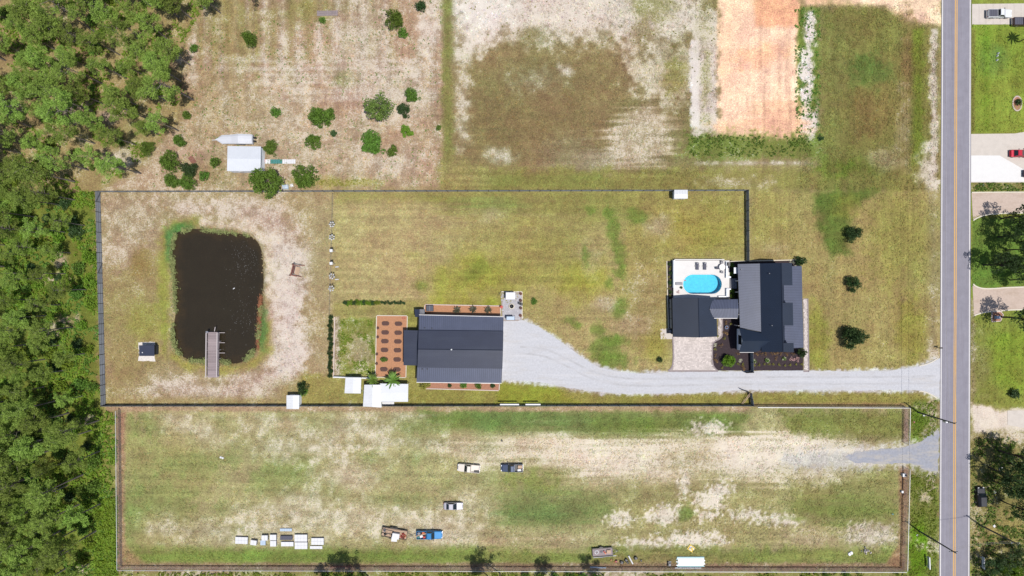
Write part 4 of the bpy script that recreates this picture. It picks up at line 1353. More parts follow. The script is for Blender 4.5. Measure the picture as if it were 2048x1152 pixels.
def lounger(px_, py_, lab):
    t = thing('sun_lounger', lab, 'sun lounger', W(px_, py_) + Vector((0, 0, ZDK)), 0, 'dark loungers on the pool terrace')
    for sx in (-.3, .3):
        for sy in (-.75, .3):
            MB().box(sx - .03, sx + .03, sy - .03, sy + .03, 0, .3).build('leg', M['black'], t)
    MB().box(-.34, .34, -.85, .35, .301, .4).build('seat', M['cushion'], t)
    MB().hexa([(-.34, .36, .30), (.34, .36, .30), (.34, .95, .55), (-.34, .95, .55)], [(-.34, .34, .41), (.34, .34, .41), (.34, .92, .66), (-.34, .92, .66)]).build('backrest', M['cushion'], t)
    MB().box(-.24, .24, .62, .86, .59, .68).build('pillow', M['grey'], t)
    for s in (-1, 1):
        MB().box(s * .44 - .03, s * .44 + .03, -.2, .3, .5, .54).build('armrest', M['black'], t)


lounger(1392.5, 533, 'left one of the two dark loungers above the pool')
lounger(1407.5, 533, 'right one of the two dark loungers above the pool')


def chair(p, rz, lab, m=M['grey'], name='patio_chair', group=None):
    t = thing(name, lab, 'chair', p, rz, group)
    MB().box(-.27, .27, -.27, .27, .38, .45).build('seat', m, t)
    MB().hexa([(-.27, .22, .46), (.27, .22, .46), (.27, .28, .46), (-.27, .28, .46)], [(-.27, .34, .92), (.27, .34, .92), (.27, .40, .92), (-.27, .40, .92)]).build('backrest', m, t)
    for sx in (-.24, .24):
        for sy in (-.24, .24):
            MB().box(sx - .025, sx + .025, sy - .025, sy + .025, 0, .379).build('leg', M['black'], t)
        MB().box(sx * 1.2 - .03, sx * 1.2 + .03, -.25, .24, .6, .64).build('armrest', m, t)
    return t


tp = W(1441, 534.5) + Vector((0, 0, ZDK))
tb_ = thing('patio_table', 'round pale table among chairs on the pool terrace', 'table', tp)
MB().lathe([(.75, .70), (.78, .72), (.78, .75), (.74, .77)], 20).build('tabletop', M['trim'], tb_)
MB().lathe([(.32, 0), (.3, .04), (.06, .08), (.06, .7)], 12).build('pedestal', M['black'], tb_)
for k, (a, nm) in enumerate(((90, 'upper'), (190, 'left'), (270, 'lower'), (0, 'right'))):
    chair(tp + Vector((1.15 * math.cos(R(a)), 1.15 * math.sin(R(a)), 0)), R(a - 90), 'grey chair on the %s side of the terrace table' % nm, M['cushion'] if k % 2 else M['grey'], group='chairs round the terrace table')
q = W(1453, 528.5)
gr = thing('grill', 'dark built-in grill against the terrace wall', 'grill', (q.x, q.y, ZDK))
MB().box(-.4, .4, -.45, .45, 0, .85).build('cabinet', M['grey'], gr)
MB().hexa([(-.35, -.4, .86), (.35, -.4, .86), (.35, .4, .86), (-.35, .4, .86)], [(-.2, -.36, 1.2), (.2, -.36, 1.2), (.2, .36, 1.2), (-.2, .36, 1.2)]).build('lid', M['black'], gr)
# ------------------------------------------------------------------ fences
def board_fence(a, b, n, lab, h=2.0, side=1):
    A, B = W(*a), W(*b)
    d = B - A
    Ln = d.length / n
    t = thing('board_fence', lab, 'fence', A, math.atan2(d.y, d.x))
    pm = MB()
    for k in range(6):                      # horizontal boards with open joints
        pm.box(.06, Ln - .06, -.012, .012, .06 + k * .315, .36 + k * .315)
    pm.box(.05, Ln - .05, side * .013, side * .05, 1.25, 1.33).box(.05, Ln - .05, side * .013, side * .05, .5, .58)
    pm = pm.mesh('fence_panel', M['fence'])
    po = MB().box(-.055, .055, -.06, .06, 0, h + .06).mesh('fence_post', M['fence_post'])
    br = MB().bar((.08, side * .09, .2), (Ln - .1, side * .09, 1.75), .05).mesh('brace', M['fence_post'])
    for k in range(n + 1):
        link('post', po, t, (k * Ln, 0, 0))
        if k < n:
            link('panel', pm, t, (k * Ln, 0, 0))
            if k in (0, n // 3):
                link('brace', br, t, (k * Ln, 0, 0))
    return t


board_fence((1490, 382), (198, 384.5), 63, 'long grey board fence along the top of the main yard', side=-1)
board_fence((201, 384.5), (212, 809), 21, 'grey board fence between the pond yard and the woods', side=1)
board_fence((212, 810), (1502, 809.5), 63, 'long dark board fence between the main yard and the lower lot', side=-1)
board_fence((1492, 382), (1493, 523), 7, 'dark board fence from the top corner down to the house', side=1)
board_fence((1502, 809), (1498, 785), 2, 'short dark fence panel closing the corner by the driveway', side=-1)
gt = thing('open_gate', 'dark gate leaf standing open at the driveway corner', 'gate', W(1499, 785), R(160))
for k in range(5):
    MB().box(0.05, 2.6, -.02, .02, .1 + k * .36, .42 + k * .36).build('board', M['fence_post'], gt)
MB().box(0, .09, -.05, .05, 0, 2.0).build('post', M['black'], gt)
MB().bar((.1, -.05, .2), (2.5, -.05, 1.8), .07).build('brace', M['black'], gt)
ld = thing('ladder', 'pale wooden ladder leaning in the fence corner by the driveway', 'ladder', W(1482, 808))
for s in (0, .42):
    MB().bar((s, 0, .1), (1.75 + s, 2.9, 1.2), .09).build('rail', M['wood_tan'], ld)
for k in range(8):
    f_ = (k + .6) / 8.6
    MB().bar((1.75 * f_, 2.9 * f_, .1 + 1.1 * f_), (1.75 * f_ + .42, 2.9 * f_, .1 + 1.1 * f_), .05).build('rung', M['wood_tan'], ld)


def wire_bay(Ln, h):
    mb = MB()
    st, w = 0.17, 0.011
    n = int((Ln + h) / st)
    for k in range(1, n):
        s = k * st
        x0, z0 = (s, 0.06) if s < Ln else (Ln, .06 + s - Ln)
        x1, z1 = (0, .06 + s) if s < h else (s - h, .06 + h)
        if z0 < h and z1 <= h + .07:
            mb.bar((x0, 0, z0), (x1, 0, min(z1, h)), w)
            mb.bar((Ln - x0, .012, z0), (Ln - x1, .012, min(z1, h)), w)
    me = mb.mesh('chain_link', M['wire'])
    return me


def wire_fence(a, b, n, lab, h=2.0):
    A, B = W(*a), W(*b)
    d = B - A
    Ln = d.length / n
    t = thing('chain_link_fence', lab, 'fence', A, math.atan2(d.y, d.x))
    wb = wire_bay(Ln, h - .05)
    po = MB().tube([(0, 0, 0), (0, 0, h + .05)], .035, 6).mesh('post', M['galv'])
    for k in range(n + 1):
        link('post', po, t, (k * Ln, -.05, 0))
        if k < n:
            link('mesh_panel', wb, t, (k * Ln, 0, 0))
    MB().tube([(0, -.05, h + .07), (d.length, -.05, h + .07)], .06, 6).build('top_rail', M['galv'], t)
    return t


wire_fence((242, 819), (245, 1132), 13, 'chain-link fence on the left side of the lower lot')
wire_fence((245, 1133), (1803, 1136.5), 64, 'long chain-link fence along the bottom of the lower lot')
wire_fence((1804, 1135), (1809, 934), 8, 'chain-link fence by the road below the gravel track')
wire_fence((1808, 886), (1809.5, 813), 3, 'short chain-link fence by the road above the gravel track')
wire_fence((1509, 811.5), (1808, 812.5), 12, 'chain-link fence at the top right of the lower lot')
# low wire line through the yard
lw = thing('wire_line', 'thin low wire fence running down past the birdhouse poles', 'fence', W(667, 388))
p0, p1 = W(667, 388), W(660, 628)
d = p1 - p0
for k in range(13):
    q = d * (k / 12)
    MB().tube([(q.x, q.y, 0), (q.x, q.y, 1.1)], .03, 5).build('post', M['black'], lw)
for z_ in (.35, .7, 1.05):
    MB().tube([(0, 0, z_), (d.x, d.y, z_)], .012, 4).build('wire', M['wire'], lw)

# ------------------------------------------------------------------ birdhouse poles
def gourd_pole(px_, py_, lab, seed):
    t = thing('gourd_rack', lab, 'birdhouse', W(px_, py_, 0), seed * .4, 'white birdhouse poles in a row')
    t.scale = (.85, .85, .95)
    h = 3.4
    MB().tube([(0, 0, 0), (0, 0, h)], [.05, .035], 8).build('pole', M['galv'], t)
    for k in range(6):
        a = R(60 * k)
        MB().tube([(0, 0, h - .1), (.75 * math.cos(a), .75 * math.sin(a), h - .1)], .018, 5).build('arm', M['galv'], t)
        MB().lathe([(.02, h - .14), (.07, h - .2), (.13, h - .3), (.23, h - .45), (.25, h - .56), (.2, h - .68), (.06, h - .74)], 10, .66 * math.cos(a), .66 * math.sin(a)).build('gourd', M['white_soft'], t)


def box_pole(px_, py_, lab):
    t = thing('birdhouse', lab, 'birdhouse', W(px_, py_, 0), 0.1, 'white birdhouse poles in a row')
    MB().tube([(0, 0, 0), (0, 0, 3.2)], .05, 8).build('pole', M['galv'], t)
    MB().box(-.34, .34, -.34, .34, 3.2, 3.75).build('box', M['white_soft'], t)
    MB().hexa([(-.42, -.42, 3.76), (.42, -.42, 3.76), (.42, .42, 3.76), (-.42, .42, 3.76)], [(-.42, -.05, 4.02), (.42, -.05, 4.02), (.42, .05, 4.02), (-.42, .05, 4.02)]).build('roof', M['white_soft'], t)
    for s in (-1, 1):
        for z_ in (3.35, 3.6):
            MB().lathe([(.05, 0), (.05, .012)], 8).build('entrance_hole', M['black'], t, (s * .16, -.353, z_))
            t.children[-1].rotation_euler = (R(90), 0, 0)


for i, (x, y, lab) in enumerate(((670, 451, 'star-shaped rack of white gourds, topmost in the birdhouse row'), (670, 476.5, 'star-shaped rack of white gourds, second from the top of the row'), (670, 553, 'star-shaped rack of white gourds just below the box birdhouses'), (669, 577, 'star-shaped rack of white gourds, lowest in the birdhouse row'))):
    gourd_pole(x, y, lab, i)
box_pole(671, 503, 'upper one of the two square white birdhouses on poles')
box_pole(671, 528, 'lower one of the two square white birdhouses on poles')

# ------------------------------------------------------------------ pond: dock, shed, swing
dock = thing('dock', 'weathered plank dock with rails reaching into the pond', 'dock', W(425, 755), 0)
o = dock.location
za = 0.45
d0, d1 = W(415, 755, za), W(437.5, 664, za)
plank = MB().box(-.5 * (d1.x - d0.x), .5 * (d1.x - d0.x), -.19, .19, -.05, 0).mesh('plank', M['wood_grey'])
npl = 28
for k in range(npl):
    y = d0.y + (k + .5) / npl * (d1.y - d0.y)
    xx = (d0.x + d1.x) / 2 + .02 * math.sin(k * 7.3) + (k / npl) * 0.12
    link('plank', plank, dock, (xx - o.x, y - o.y, za + .005 * math.sin(k * 3.1)), R(.4 * math.sin(k * 5)))
for s, xx in ((0, d0.x + .06), (1, d1.x - .02)):
    for k in range(6):
        y = d0.y + .4 + k / 5 * (d1.y - d0.y - .6)
        MB().box(-.07, .07, -.07, .07, -2.2, za + 1.0).build('post', M['wood_rail'], dock, (xx - o.x + k * .024, y - o.y, 0))
    MB().bar((xx - o.x, d0.y + .3 - o.y, za + 1.02), (xx - o.x + .12, d1.y - .1 - o.y, za + 1.02), .24, .05).build('handrail', M['wood_rail'], dock)
    MB().bar((xx - o.x, d0.y + .3 - o.y, za + .5), (xx - o.x + .12, d1.y - .1 - o.y, za + .5), .04, .12).build('lower_rail', M['wood_grey'], dock)
for k, py_ in enumerate((665.5, 685.5, 706)):
    p = W(440, py_, za)
    MB().bar((p.x - o.x - .3, p.y - o.y, za - .12), (p.x - o.x + 1.15, p.y - o.y, za - .12), .12).build('outrigger', M['wood_rail'], dock)
p = W(433.5, 662)
MB().bar((p.x - o.x, p.y - o.y, za + .7), (p.x - o.x + .3, p.y - o.y + 1.1, za + .9), .14).build('angled_beam', M['wood_rail'], dock)
rl = thing('dock_lamp', 'small blue lamp box on the left end post of the dock', 'lamp', W(414.5, 664, 1.45))
MB().box(-.22, .22, -.2, .2, .02, .3).build('housing', M['blue'], rl)
MB().hexa([(-.26, -.24, .301), (.26, -.24, .301), (.26, .24, .301), (-.26, .24, .301)], [(-.1, -.1, .4), (.1, -.1, .4), (.1, .1, .4), (-.1, .1, .4)]).build('cap', M['grey'], rl)
bd = thing('duck', 'tiny white bird floating on the pond', 'bird', W(466, 577, 0) + Vector((0, 0, -.55)), .6)
MB().loft([[(x, r * math.cos(a) * .75, .1 + r * math.sin(a) * .6) for a in [k * math.pi / 4 for k in range(8)]] for x, r in ((-.3, .02), (-.2, .12), (0, .17), (.18, .12), (.28, .05))]).build('body', M['white_soft'], bd)
MB().tube([(.2, 0, .14), (.27, 0, .3), (.38, 0, .32)], [.05, .05, .025], 6).build('head', M['white_soft'], bd)
fl = MB()
rg = random.Random(5)
for k in range(240):
    if k < 150:
        x, y = rg.gauss(487, 17), rg.gauss(525, 22)
    else:
        x, y = rg.gauss(487, 16), rg.gauss(632, 26)
    if x > 519 or y < 474 or x < 440:
        continue
    p = W(x, y)
    r = rg.uniform(.03, .075)
    a0 = rg.random() * 6
    n = len(fl.v)
    fl.v += [(p.x + r * math.cos(a0 + q * 1.256), p.y + r * math.sin(a0 + q * 1.256), -.545) for q in range(5)]
    fl.f.append(tuple(n + q for q in range(5)))
f_ = fl.build('floating_leaves', mat('floating_leaves', alb(140, 138, 136), 0.4, 0.3, 3))
tag(f_, 'pale flecks of floating leaves on the pond', None, None, 'stuff')

ps = thing('pump_house', 'small dark flat-roofed pump house on a pale pad', 'shed', W(298, 706))
pad = sheet('pad', [(277, 685), (310, 684), (311, 723), (276, 722)], 0.03, mat('crushed_stone', alb(236, 228, 220), .95, .2, 2.5, .4), .1, .4, 3)
pad.parent = ps
pad.location = -ps.location
pr = [W(278.5, 690.5, 2.3), W(309, 690.5, 2.3), W(308.5, 712, 2.3), W(278.5, 712, 2.3)]
rl_ = [Vector(p) - ps.location for p in pr][::-1]
MB().slab([(p.x, p.y, p.z + (.1 if i in (2, 3) else 0)) for i, p in enumerate(rl_)], .12).build('roof', M['roof'], ps)
rin = inset(rl_, .35)
MB().hexa([(p.x, p.y, 0) for p in rin], [(p.x, p.y, 2.1) for p in rin]).build('wall', M['wall_dark'], ps)
MB().lathe([(.1, 2.3), (.1, 2.55), (.16, 2.56), (.05, 2.64)], 8, -.1, .4).build('roof_vent', M['galv'], ps)
MB().box(.2, 1.0, rin[0].y - .06 if rin[0].y < rin[2].y else rin[2].y - .06, (rin[0].y if rin[0].y < rin[2].y else rin[2].y) - .01, .02, 1.9).build('door', M['wall_white'], ps)

sw = thing('swing_frame', 'brown wooden A-frame swing by the pond yard', 'swing', W(594, 541), R(-14))
sw.scale = (1.6, 1.35, 1.3)
for y_ in (-1.1, 1.1):
    MB().bar((-1.0, y_ - .15, 0), (-.15, y_ * .8, 2.2), .12).build('leg', M['wood_red'], sw)
    MB().bar((1.0, y_ + .15, 0), (-.12, y_ * .8, 2.2), .12).build('leg', M['wood_red'], sw)
    MB().bar((-.6, y_ * .94, 1.1), (.5, y_ * .94, 1.1), .09).build('cross_brace', M['wood_red'], sw)
MB().bar((-.14, -1.15, 2.26), (-.14, 1.15, 2.26), .14).build('top_beam', M['wood_red'], sw)
for k in range(5):
    MB().box(-.1 + k * .13, .02 + k * .13, -.75, .75, .55, .59).build('seat_slat', M['wood_tan'], sw)
for k in range(4):
    MB().bar((-.2 - k * .05, -.75, .68 + k * .14), (-.2 - k * .05, .75, .68 + k * .14), .03, .11).build('back_slat', M['wood_red'], sw)
for y_ in (-.72, .72):
    MB().tube([(-.14, y_, 2.2), (.1, y_, .6)], .015, 5).build('chain', M['black'], sw)


# ------------------------------------------------------------------ sheds and canopies
def gable_shed(name, lab, cat, corners, ze, zr, m, wallm, axis='x', ribs=10, wall=True):
    """corners: NW, NE, SE, SW pixels of the eaves; ridge along image x or y"""
    t = thing(name, lab, cat, W((corners[0][0] + corners[2][0]) / 2, (corners[0][1] + corners[2][1]) / 2))
    nw, ne, se, sw_ = [Vector((c[0], c[1])) for c in corners]
    if axis == 'x':
        r0, r1 = (nw + sw_) / 2, (ne + se) / 2
        planes = [[(*nw, ze), (*ne, ze), (*r1, zr), (*r0, zr)], [(*sw_, ze), (*se, ze), (*r1, zr), (*r0, zr)]]
    else:
        r0, r1 = (nw + ne) / 2, (sw_ + se) / 2
        planes = [[(*nw, ze), (*sw_, ze), (*r1, zr), (*r0, zr)], [(*ne, ze), (*se, ze), (*r1, zr), (*r0, zr)]]
    for pl in planes:
        o = roof_plane(t, 'roof_slope', pl, m, .08, ribs, .05, .03)
        o.location = -t.location
    P = inset([W(*c, ze) for c in corners], .25)
    foot = [(p.x - t.location.x, p.y - t.location.y) for p in P]
    if wall:
        wall_prism(t, 'wall', foot, 0, ze - .1, wallm)
        ya = min(f[1] for f in foot)
        MB().box(-.5, .5, ya - .06, ya - .01, .02, 1.9).build('door', M['trim'], t)
    else:
        for f in foot:
            MB().box(f[0] - .05, f[0] + .05, f[1] - .05, f[1] + .05, 0, ze - .09).build('post', M['trim'], t)
    return t


gable_shed('metal_shed', 'large pale steel shed beside the covered boat', 'shed', [(455, 292, ), (522, 293), (521, 342.5), (454, 342)], 3.0, 3.9, M['steel_roof'], M['wall_white'], 'x', 16)
gable_shed('white_shed', 'small white-roofed shed straddling the lower fence, left of the canopies', 'shed', [(573, 790.5), (598.5, 790.5), (598, 818), (573, 818)], 2.3, 2.5, M['white_metal'], M['wall_white'], 'y', 8)
gable_shed('white_shed', 'small white-roofed shed on the top fence', 'shed', [(1348.5, 379.5), (1375.5, 379.5), (1375.5, 397), (1348.5, 397)], 2.3, 2.5, M['white_metal'], M['wall_white'], 'x', 8)
gable_shed('canopy', 'square white metal canopy left of the larger white roofs', 'canopy', [(691, 754.5), (722.5, 755), (721.5, 787), (689, 786.5)], 2.6, 2.75, M['white_metal'], None, 'y', 10, False)
gable_shed('carport', 'long white carport roof behind the two leafy trees', 'carport', [(760, 767), (816.5, 768), (816, 803.5), (760, 803.5)], 2.7, 2.95, M['white_metal'], None, 'x', 18, False)
gable_shed('carport', 'white carport roof standing against the lower fence', 'carport', [(728.5, 769.5), (762, 769.5), (763, 815), (726, 813)], 2.9, 3.2, M['white_metal'], None, 'y', 14, False)
t = thing('bench', 'long white bench in front of the white carport', 'bench', W(777, 806))
MB().box(-1.5, 1.5, -.35, .35, .42, .5).build('seat', M['white_soft'], t)
for s in (-1.3, 1.3):
    MB().box(s - .05, s + .05, -.3, .3, 0, .419).build('leg', M['grey'], t)
MB().box(-1.5, 1.5, -.37, -.32, .501, .85).build('backrest', M['white_soft'], t)
gable_shed('garden_shed', 'small dark shed at the upper left corner of the barn', 'shed', [(829, 618.5), (849.5, 618.5), (849, 634), (830, 634)], 2.2, 2.6, M['roof'], M['wall_dark'], 'y', 5)
t = thing('utility_box', 'black utility box in the orange bed beside the barn', 'utility box', W(860.5, 616.5))
MB().box(-.85, .85, -.7, .7, 0, .8).build('case', M['black'], t)
MB().hexa([(-.9, -.75, .801), (.9, -.75, .801), (.9, .75, .801), (-.9, .75, .801)], [(-.85, -.7, .9), (.85, -.7, .9), (.85, .7, .9), (-.85, .7, .9)]).build('lid', M['roof'], t)
MB().box(-.04, .04, -.7, .7, .901, .92).build('seam', M['grey'], t)
for x0, x1, lab in ((1000, 1038, 'left one of two white rails lying on the dark fence'), (1051, 1081, 'right one of two white rails lying on the dark fence')):
    a_, b_ = W(x0, 809, 2.1), W(x1, 809.5, 2.1)
    t = thing('awning_rail', lab, 'rail', (a_.x, a_.y, 0), 0, 'white rails on the dark fence')
    MB().box(0, b_.x - a_.x, -.16, .16, 2.1, 2.2).build('board', M['white_soft'], t)
    for s in (.2, b_.x - a_.x - .2):
        MB().bar((s, .1, 0), (s, .1, 2.09), .06).build('post', M['grey'], t)
# covered boat on its trailer
bt = thing('covered_boat', 'boat on a trailer under a silver tarpaulin above the steel shed', 'boat', W(474, 281), R(180))
rings = []
for x, w_, z_ in ((-4.5, 1.05, 1.5), (-4.4, 1.15, 1.75), (-2.6, 1.2, 1.95), (-1.2, 1.22, 2.15), (-.4, 1.2, 1.95), (.8, 1.12, 1.7), (2.4, 1.08, 1.55), (3.2, 1.1, 1.45), (4.0, .62, 1.4), (4.85, .04, 1.3)):
    rings.append([(x, -w_, .8), (x, w_, .8), (x, w_ * 1.0, z_ - .3), (x, w_ * .55, z_ - .05), (x, 0, z_), (x, -w_ * .55, z_ - .05), (x, -w_, z_ - .3)])
MB().loft(rings).build('tarpaulin', M['tarp'], bt, smooth=False)
MB().loft([[(x, -w_, .79), (x, w_, .79), (x, w_ * .6, .4), (x, 0, .3), (x, -w_ * .6, .4)] for x, w_ in ((-4.4, 1.0), (0, 1.1), (3, 1.0), (4.7, .05))]).build('hull', M['wall_white'], bt)
for s in (-.45, .45):
    MB().box(-5.1, -4.55, s - .18, s + .18, .6, 1.25).build('outboard_motor', M['black'], bt)
for s in (-1, 1):
    for x_ in (-1.9, -1.1):
        w_ = MB().tube([(x_, s * 1.0, .33), (x_, s * 1.22, .33)], .33, 14).build('wheel', M['rubber'], bt)
        MB().tube([(x_, s * 1.225, .33), (x_, s * 1.24, .33)], .18, 10).build('rim', M['rim'], w_)
MB().bar((4.6, 0, .35), (6.0, 0, .45), .12).build('tow_bar', M['galv'], bt)
# boardwalk by the shed
bwk = thing('boardwalk', 'short boardwalk of white and teal boards leading to the steel shed', 'boardwalk', W(560, 324))
o = bwk.location
for x0, x1, m_ in ((531, 541, 'white_soft'), (541.3, 565, 'teal'), (565.3, 591.5, 'white_soft')):
    n = max(2, int((x1 - x0) / 4))
    for k in range(n):
        a_, b_ = W(x0 + (x1 - x0) * k / n, 319), W(x0 + (x1 - x0) * (k + .94) / n, 327.5)
        MB().box(a_.x - o.x, b_.x - o.x, b_.y - o.y, a_.y - o.y, .08, .14).build('board', M[m_], bwk)
a_, b_ = W(531, 321), W(591, 326)
for y_ in (a_.y, b_.y):
    MB().bar((a_.x - o.x, y_ - o.y, .04), (b_.x - o.x, y_ - o.y, .04), .1, .07).build('bearer', M['wood_tan'], bwk)
t = thing('red_mat', 'red half-round mat at the shed door', 'mat', W(525.5, 320) + Vector((0, 0, .02)), 0)
mb = MB()
ring = [(.85 * math.sin(R(a)) * 1.0, .75 * math.cos(R(a))) for a in range(0, 181, 15)]
mb.hexa([(x, y, 0) for x, y in ring][::-1], [(x, y, .04) for x, y in ring][::-1]).build('pad', mat('red_mat', alb(204, 110, 110), .9), t)
# stacked junk by the top fence
for i, (x, y, w_, h_, m_, lab) in enumerate(((571, 374, 1.6, 1.2, 'pale_blue', 'pale grey sheet of scrap leaning by the top fence'), (584, 371, .8, .8, 'white_soft', 'small white block of scrap beside the top fence'))):
    t = thing('scrap', lab, 'scrap', W(x, y), .2 * i)
    MB().hexa([(-w_ / 2, -h_ / 2, 0), (w_ / 2, -h_ / 2, 0), (w_ / 2, h_ / 2, 0), (-w_ / 2, h_ / 2, 0)], [(-w_ / 2 * .7, -h_ / 2 * .8, .45), (w_ / 2 * .9, -h_ / 2 * .6, .3), (w_ / 2 * .8, h_ / 2 * .9, .5), (-w_ / 2, h_ / 2 * .7, .35)]).build('sheet', M[m_], t)
    MB().bar((-w_ / 2, -h_ / 2, .5), (w_ / 2, h_ / 2 * .6, .55), .1).build('strut', M['galv'], t)
for x, y, rz_, lab in ((366, 306, .8, 'pale broken pallet near the trees at left'), (385, 320, 2.2, 'brown broken pallet near the trees at left'), (637, 27, .02, 'long grey timber stack at the top of the north field')):
    t = thing('pallet', lab, 'pallet', W(x + 18 * (x > 600), y), rz_)
    L_ = 2.6 if x > 600 else 1.0
    for k in range(5):
        MB().box(-L_, L_, -.6 + k * .26, -.4 + k * .26, .12, .16).build('slat', M['wood_tan'] if x < 380 else (M['wood_red'] if x < 600 else M['wood_grey']), t)
    for k in (-1, 0, 1):
        MB().box(k * L_ * .9 - .06, k * L_ * .9 + .06, -.6, .85, 0, .119).build('bearer', M['wood_grey'], t)

# ------------------------------------------------------------------ garden beds
def bed(name, lab, pts, m, kerbm, kw=.22, kh=.16, closed=True, seed=1, z=.03):
    t = thing(name, lab, 'garden bed')
    sheet('mulch', pts, z, m, .0, .5, seed, t)
    P = list(pts) + ([pts[0]] if closed else [])
    for a, b in zip(P[:-1], P[1:]):
        A, B = W(*a), W(*b)
        dd = (B - A).normalized() * kw / 2
        MB().bar(A + dd * 1.02 + Vector((0, 0, kh / 2)), B - dd * 1.02 + Vector((0, 0, kh / 2)), kw, kh).build('edging', kerbm, t)
    return t


bed('mulch_bed', 'long orange mulch bed above the barn', [(850, 609), (1001, 612), (1001, 632), (848, 629)], M['mulch_red'], M['stone_ring'])
bed('mulch_bed', 'narrow brown mulch bed below the barn', [(843, 764), (999, 767), (998, 781), (846, 777)], M['mulch_brown'], M['stone_ring'])
bed('vegetable_plot', 'orange-mulched vegetable plot with rows of brown planters', [(753.5, 631), (815, 631.5), (812, 755), (751, 754)], M['mulch_red'], M['kerb'], .18, .22)
bed('weedy_plot', 'fenced weedy grass plot left of the vegetable plot', [(669, 634), (672, 752.5)], mat('plot_edge', alb(180, 150, 130), .95), M['stone_ring'], .3, .3, False) if False else None
k_ = thing('garden_edging', 'low pale edging round the weedy grass plot', 'edging')
kerb('edging', [(670, 634), (667.5, 752)], .25, 0, .3, M['stone_ring'], k_)
kerb('edging', [(668, 753.2), (751, 756)], .3, 0, .9, M['white_soft'], k_)
# stadium planters
pl_o = MB()
n = 10
def stad(h, r, z):
    return [(h + r * math.cos(R(-90 + 180 * k / n)), r * math.sin(R(-90 + 180 * k / n)), z) for k in range(n + 1)] + [(-h + r * math.cos(R(90 + 180 * k / n)), r * math.sin(R(90 + 180 * k / n)), z) for k in range(n + 1)]


o1, o2, i2 = stad(.42, .5, 0), stad(.42, .5, .42), stad(.42, .46, .42)
i1 = stad(.42, .46, .33)
ns_ = len(o1)
pl_o.v = o1 + o2 + i2 + i1
for k in range(ns_):
    j = (k + 1) % ns_
    for a in range(3):
        pl_o.f.append((a * ns_ + k, a * ns_ + j, (a + 1) * ns_ + j, (a + 1) * ns_ + k))
me_pl = pl_o.mesh('planter_wall', M['planter'])
so = MB()
so.v = stad(.42, .459, .36)
so.f = [tuple(range(ns_))]
me_so = so.mesh('planter_soil', M['soil'])
names = ('topmost', 'second', 'third', 'fourth', 'fifth', 'lowest')
PLANTED = None
for c in range(2):
    for r in range(6):
        x = (771.5, 797.5)[c] - r * .65
        y = (647, 665, 682.5, 700, 718.5, 738.5)[r] + c * .6
        lab = '%s brown oval planter in the %s column of the vegetable plot' % (names[r], ('left', 'right')[c])
        if c == 0 and r == 4:
            lab = 'brown oval planter overgrown with green leaves'
            PLANTED = (x, y)
        t = thing('oval_planter', lab, 'planter', W(x, y), 0, 'brown oval planters in the vegetable plot')
        link('wall', me_pl, t)
        link('soil', me_so, t)


def pot(px_, py_, lab, m='terracotta', r=.28, grp=None, z=0.0):
    t = thing('plant_pot', lab, 'pot', W(px_, py_) + Vector((0, 0, z)), 0, grp)
    MB().lathe([(r * .7, 0), (r, .4), (r * 1.1, .41), (r * 1.1, .47), (r * .9, .47), (r * .88, .4)], 12).build('pot', M[m], t)
    MB().lathe([(r * .86, .405), (r * .5, .43)], 12).build('soil', M['soil'], t)
    return t


for i, (x, y) in enumerate(((756.5, 656), (756, 674), (754.5, 708), (754, 727))):
    pot(x, y, '%s small dark pot along the left edge of the vegetable plot' % ('topmost', 'second', 'third', 'lowest')[i], 'soil', .3, 'pots along the vegetable plot')
t = thing('hose_reel', 'coiled pink hose in the top right corner of the vegetable plot', 'hose', W(807.5, 636))
for k in range(3):
    MB().tube([((.5 - k * .1) * math.cos(a * .5), (.4 - k * .1) * math.sin(a * .5), .05 + k * .03) for a in range(13)], .04, 6).build('coil', mat('pink_hose', alb(222, 130, 110), .5), t)

# courtyard garden and walks of the house
bb = thing('black_mulch_bed', 'black mulch bed wrapping the courtyard and front of the house', 'garden bed')
sheet('mulch', [(1442, 637), (1606, 637), (1606, 741), (1437, 741), (1427, 733), (1424.5, 722), (1424.5, 690), (1430, 683), (1441, 676)], .024, M['mulch_black'], 0, .5, 2, bb)
sheet('mulch', [(1459.5, 520), (1475, 524), (1475, 600), (1459.5, 600)], .02, M['mulch_black'], 0, .5, 2, bb)
sheet('mulch', [(1474, 524), (1600, 521), (1600, 534), (1474, 534)], .018, M['mulch_black'], 0, .5, 2, bb)
sheet('mulch', [(1334, 522), (1346, 522), (1346, 662), (1338, 662)], .022, M['mulch_black'], 0, .5, 2, bb)
kerb('edging', [(1460, 523), (1500, 522), (1604, 519.5)], .2, 0, .12, M['kerb'], bb)
kerb('edging', [(1333.5, 522), (1335, 600), (1337, 662)], .2, 0, .12, M['kerb'], bb)


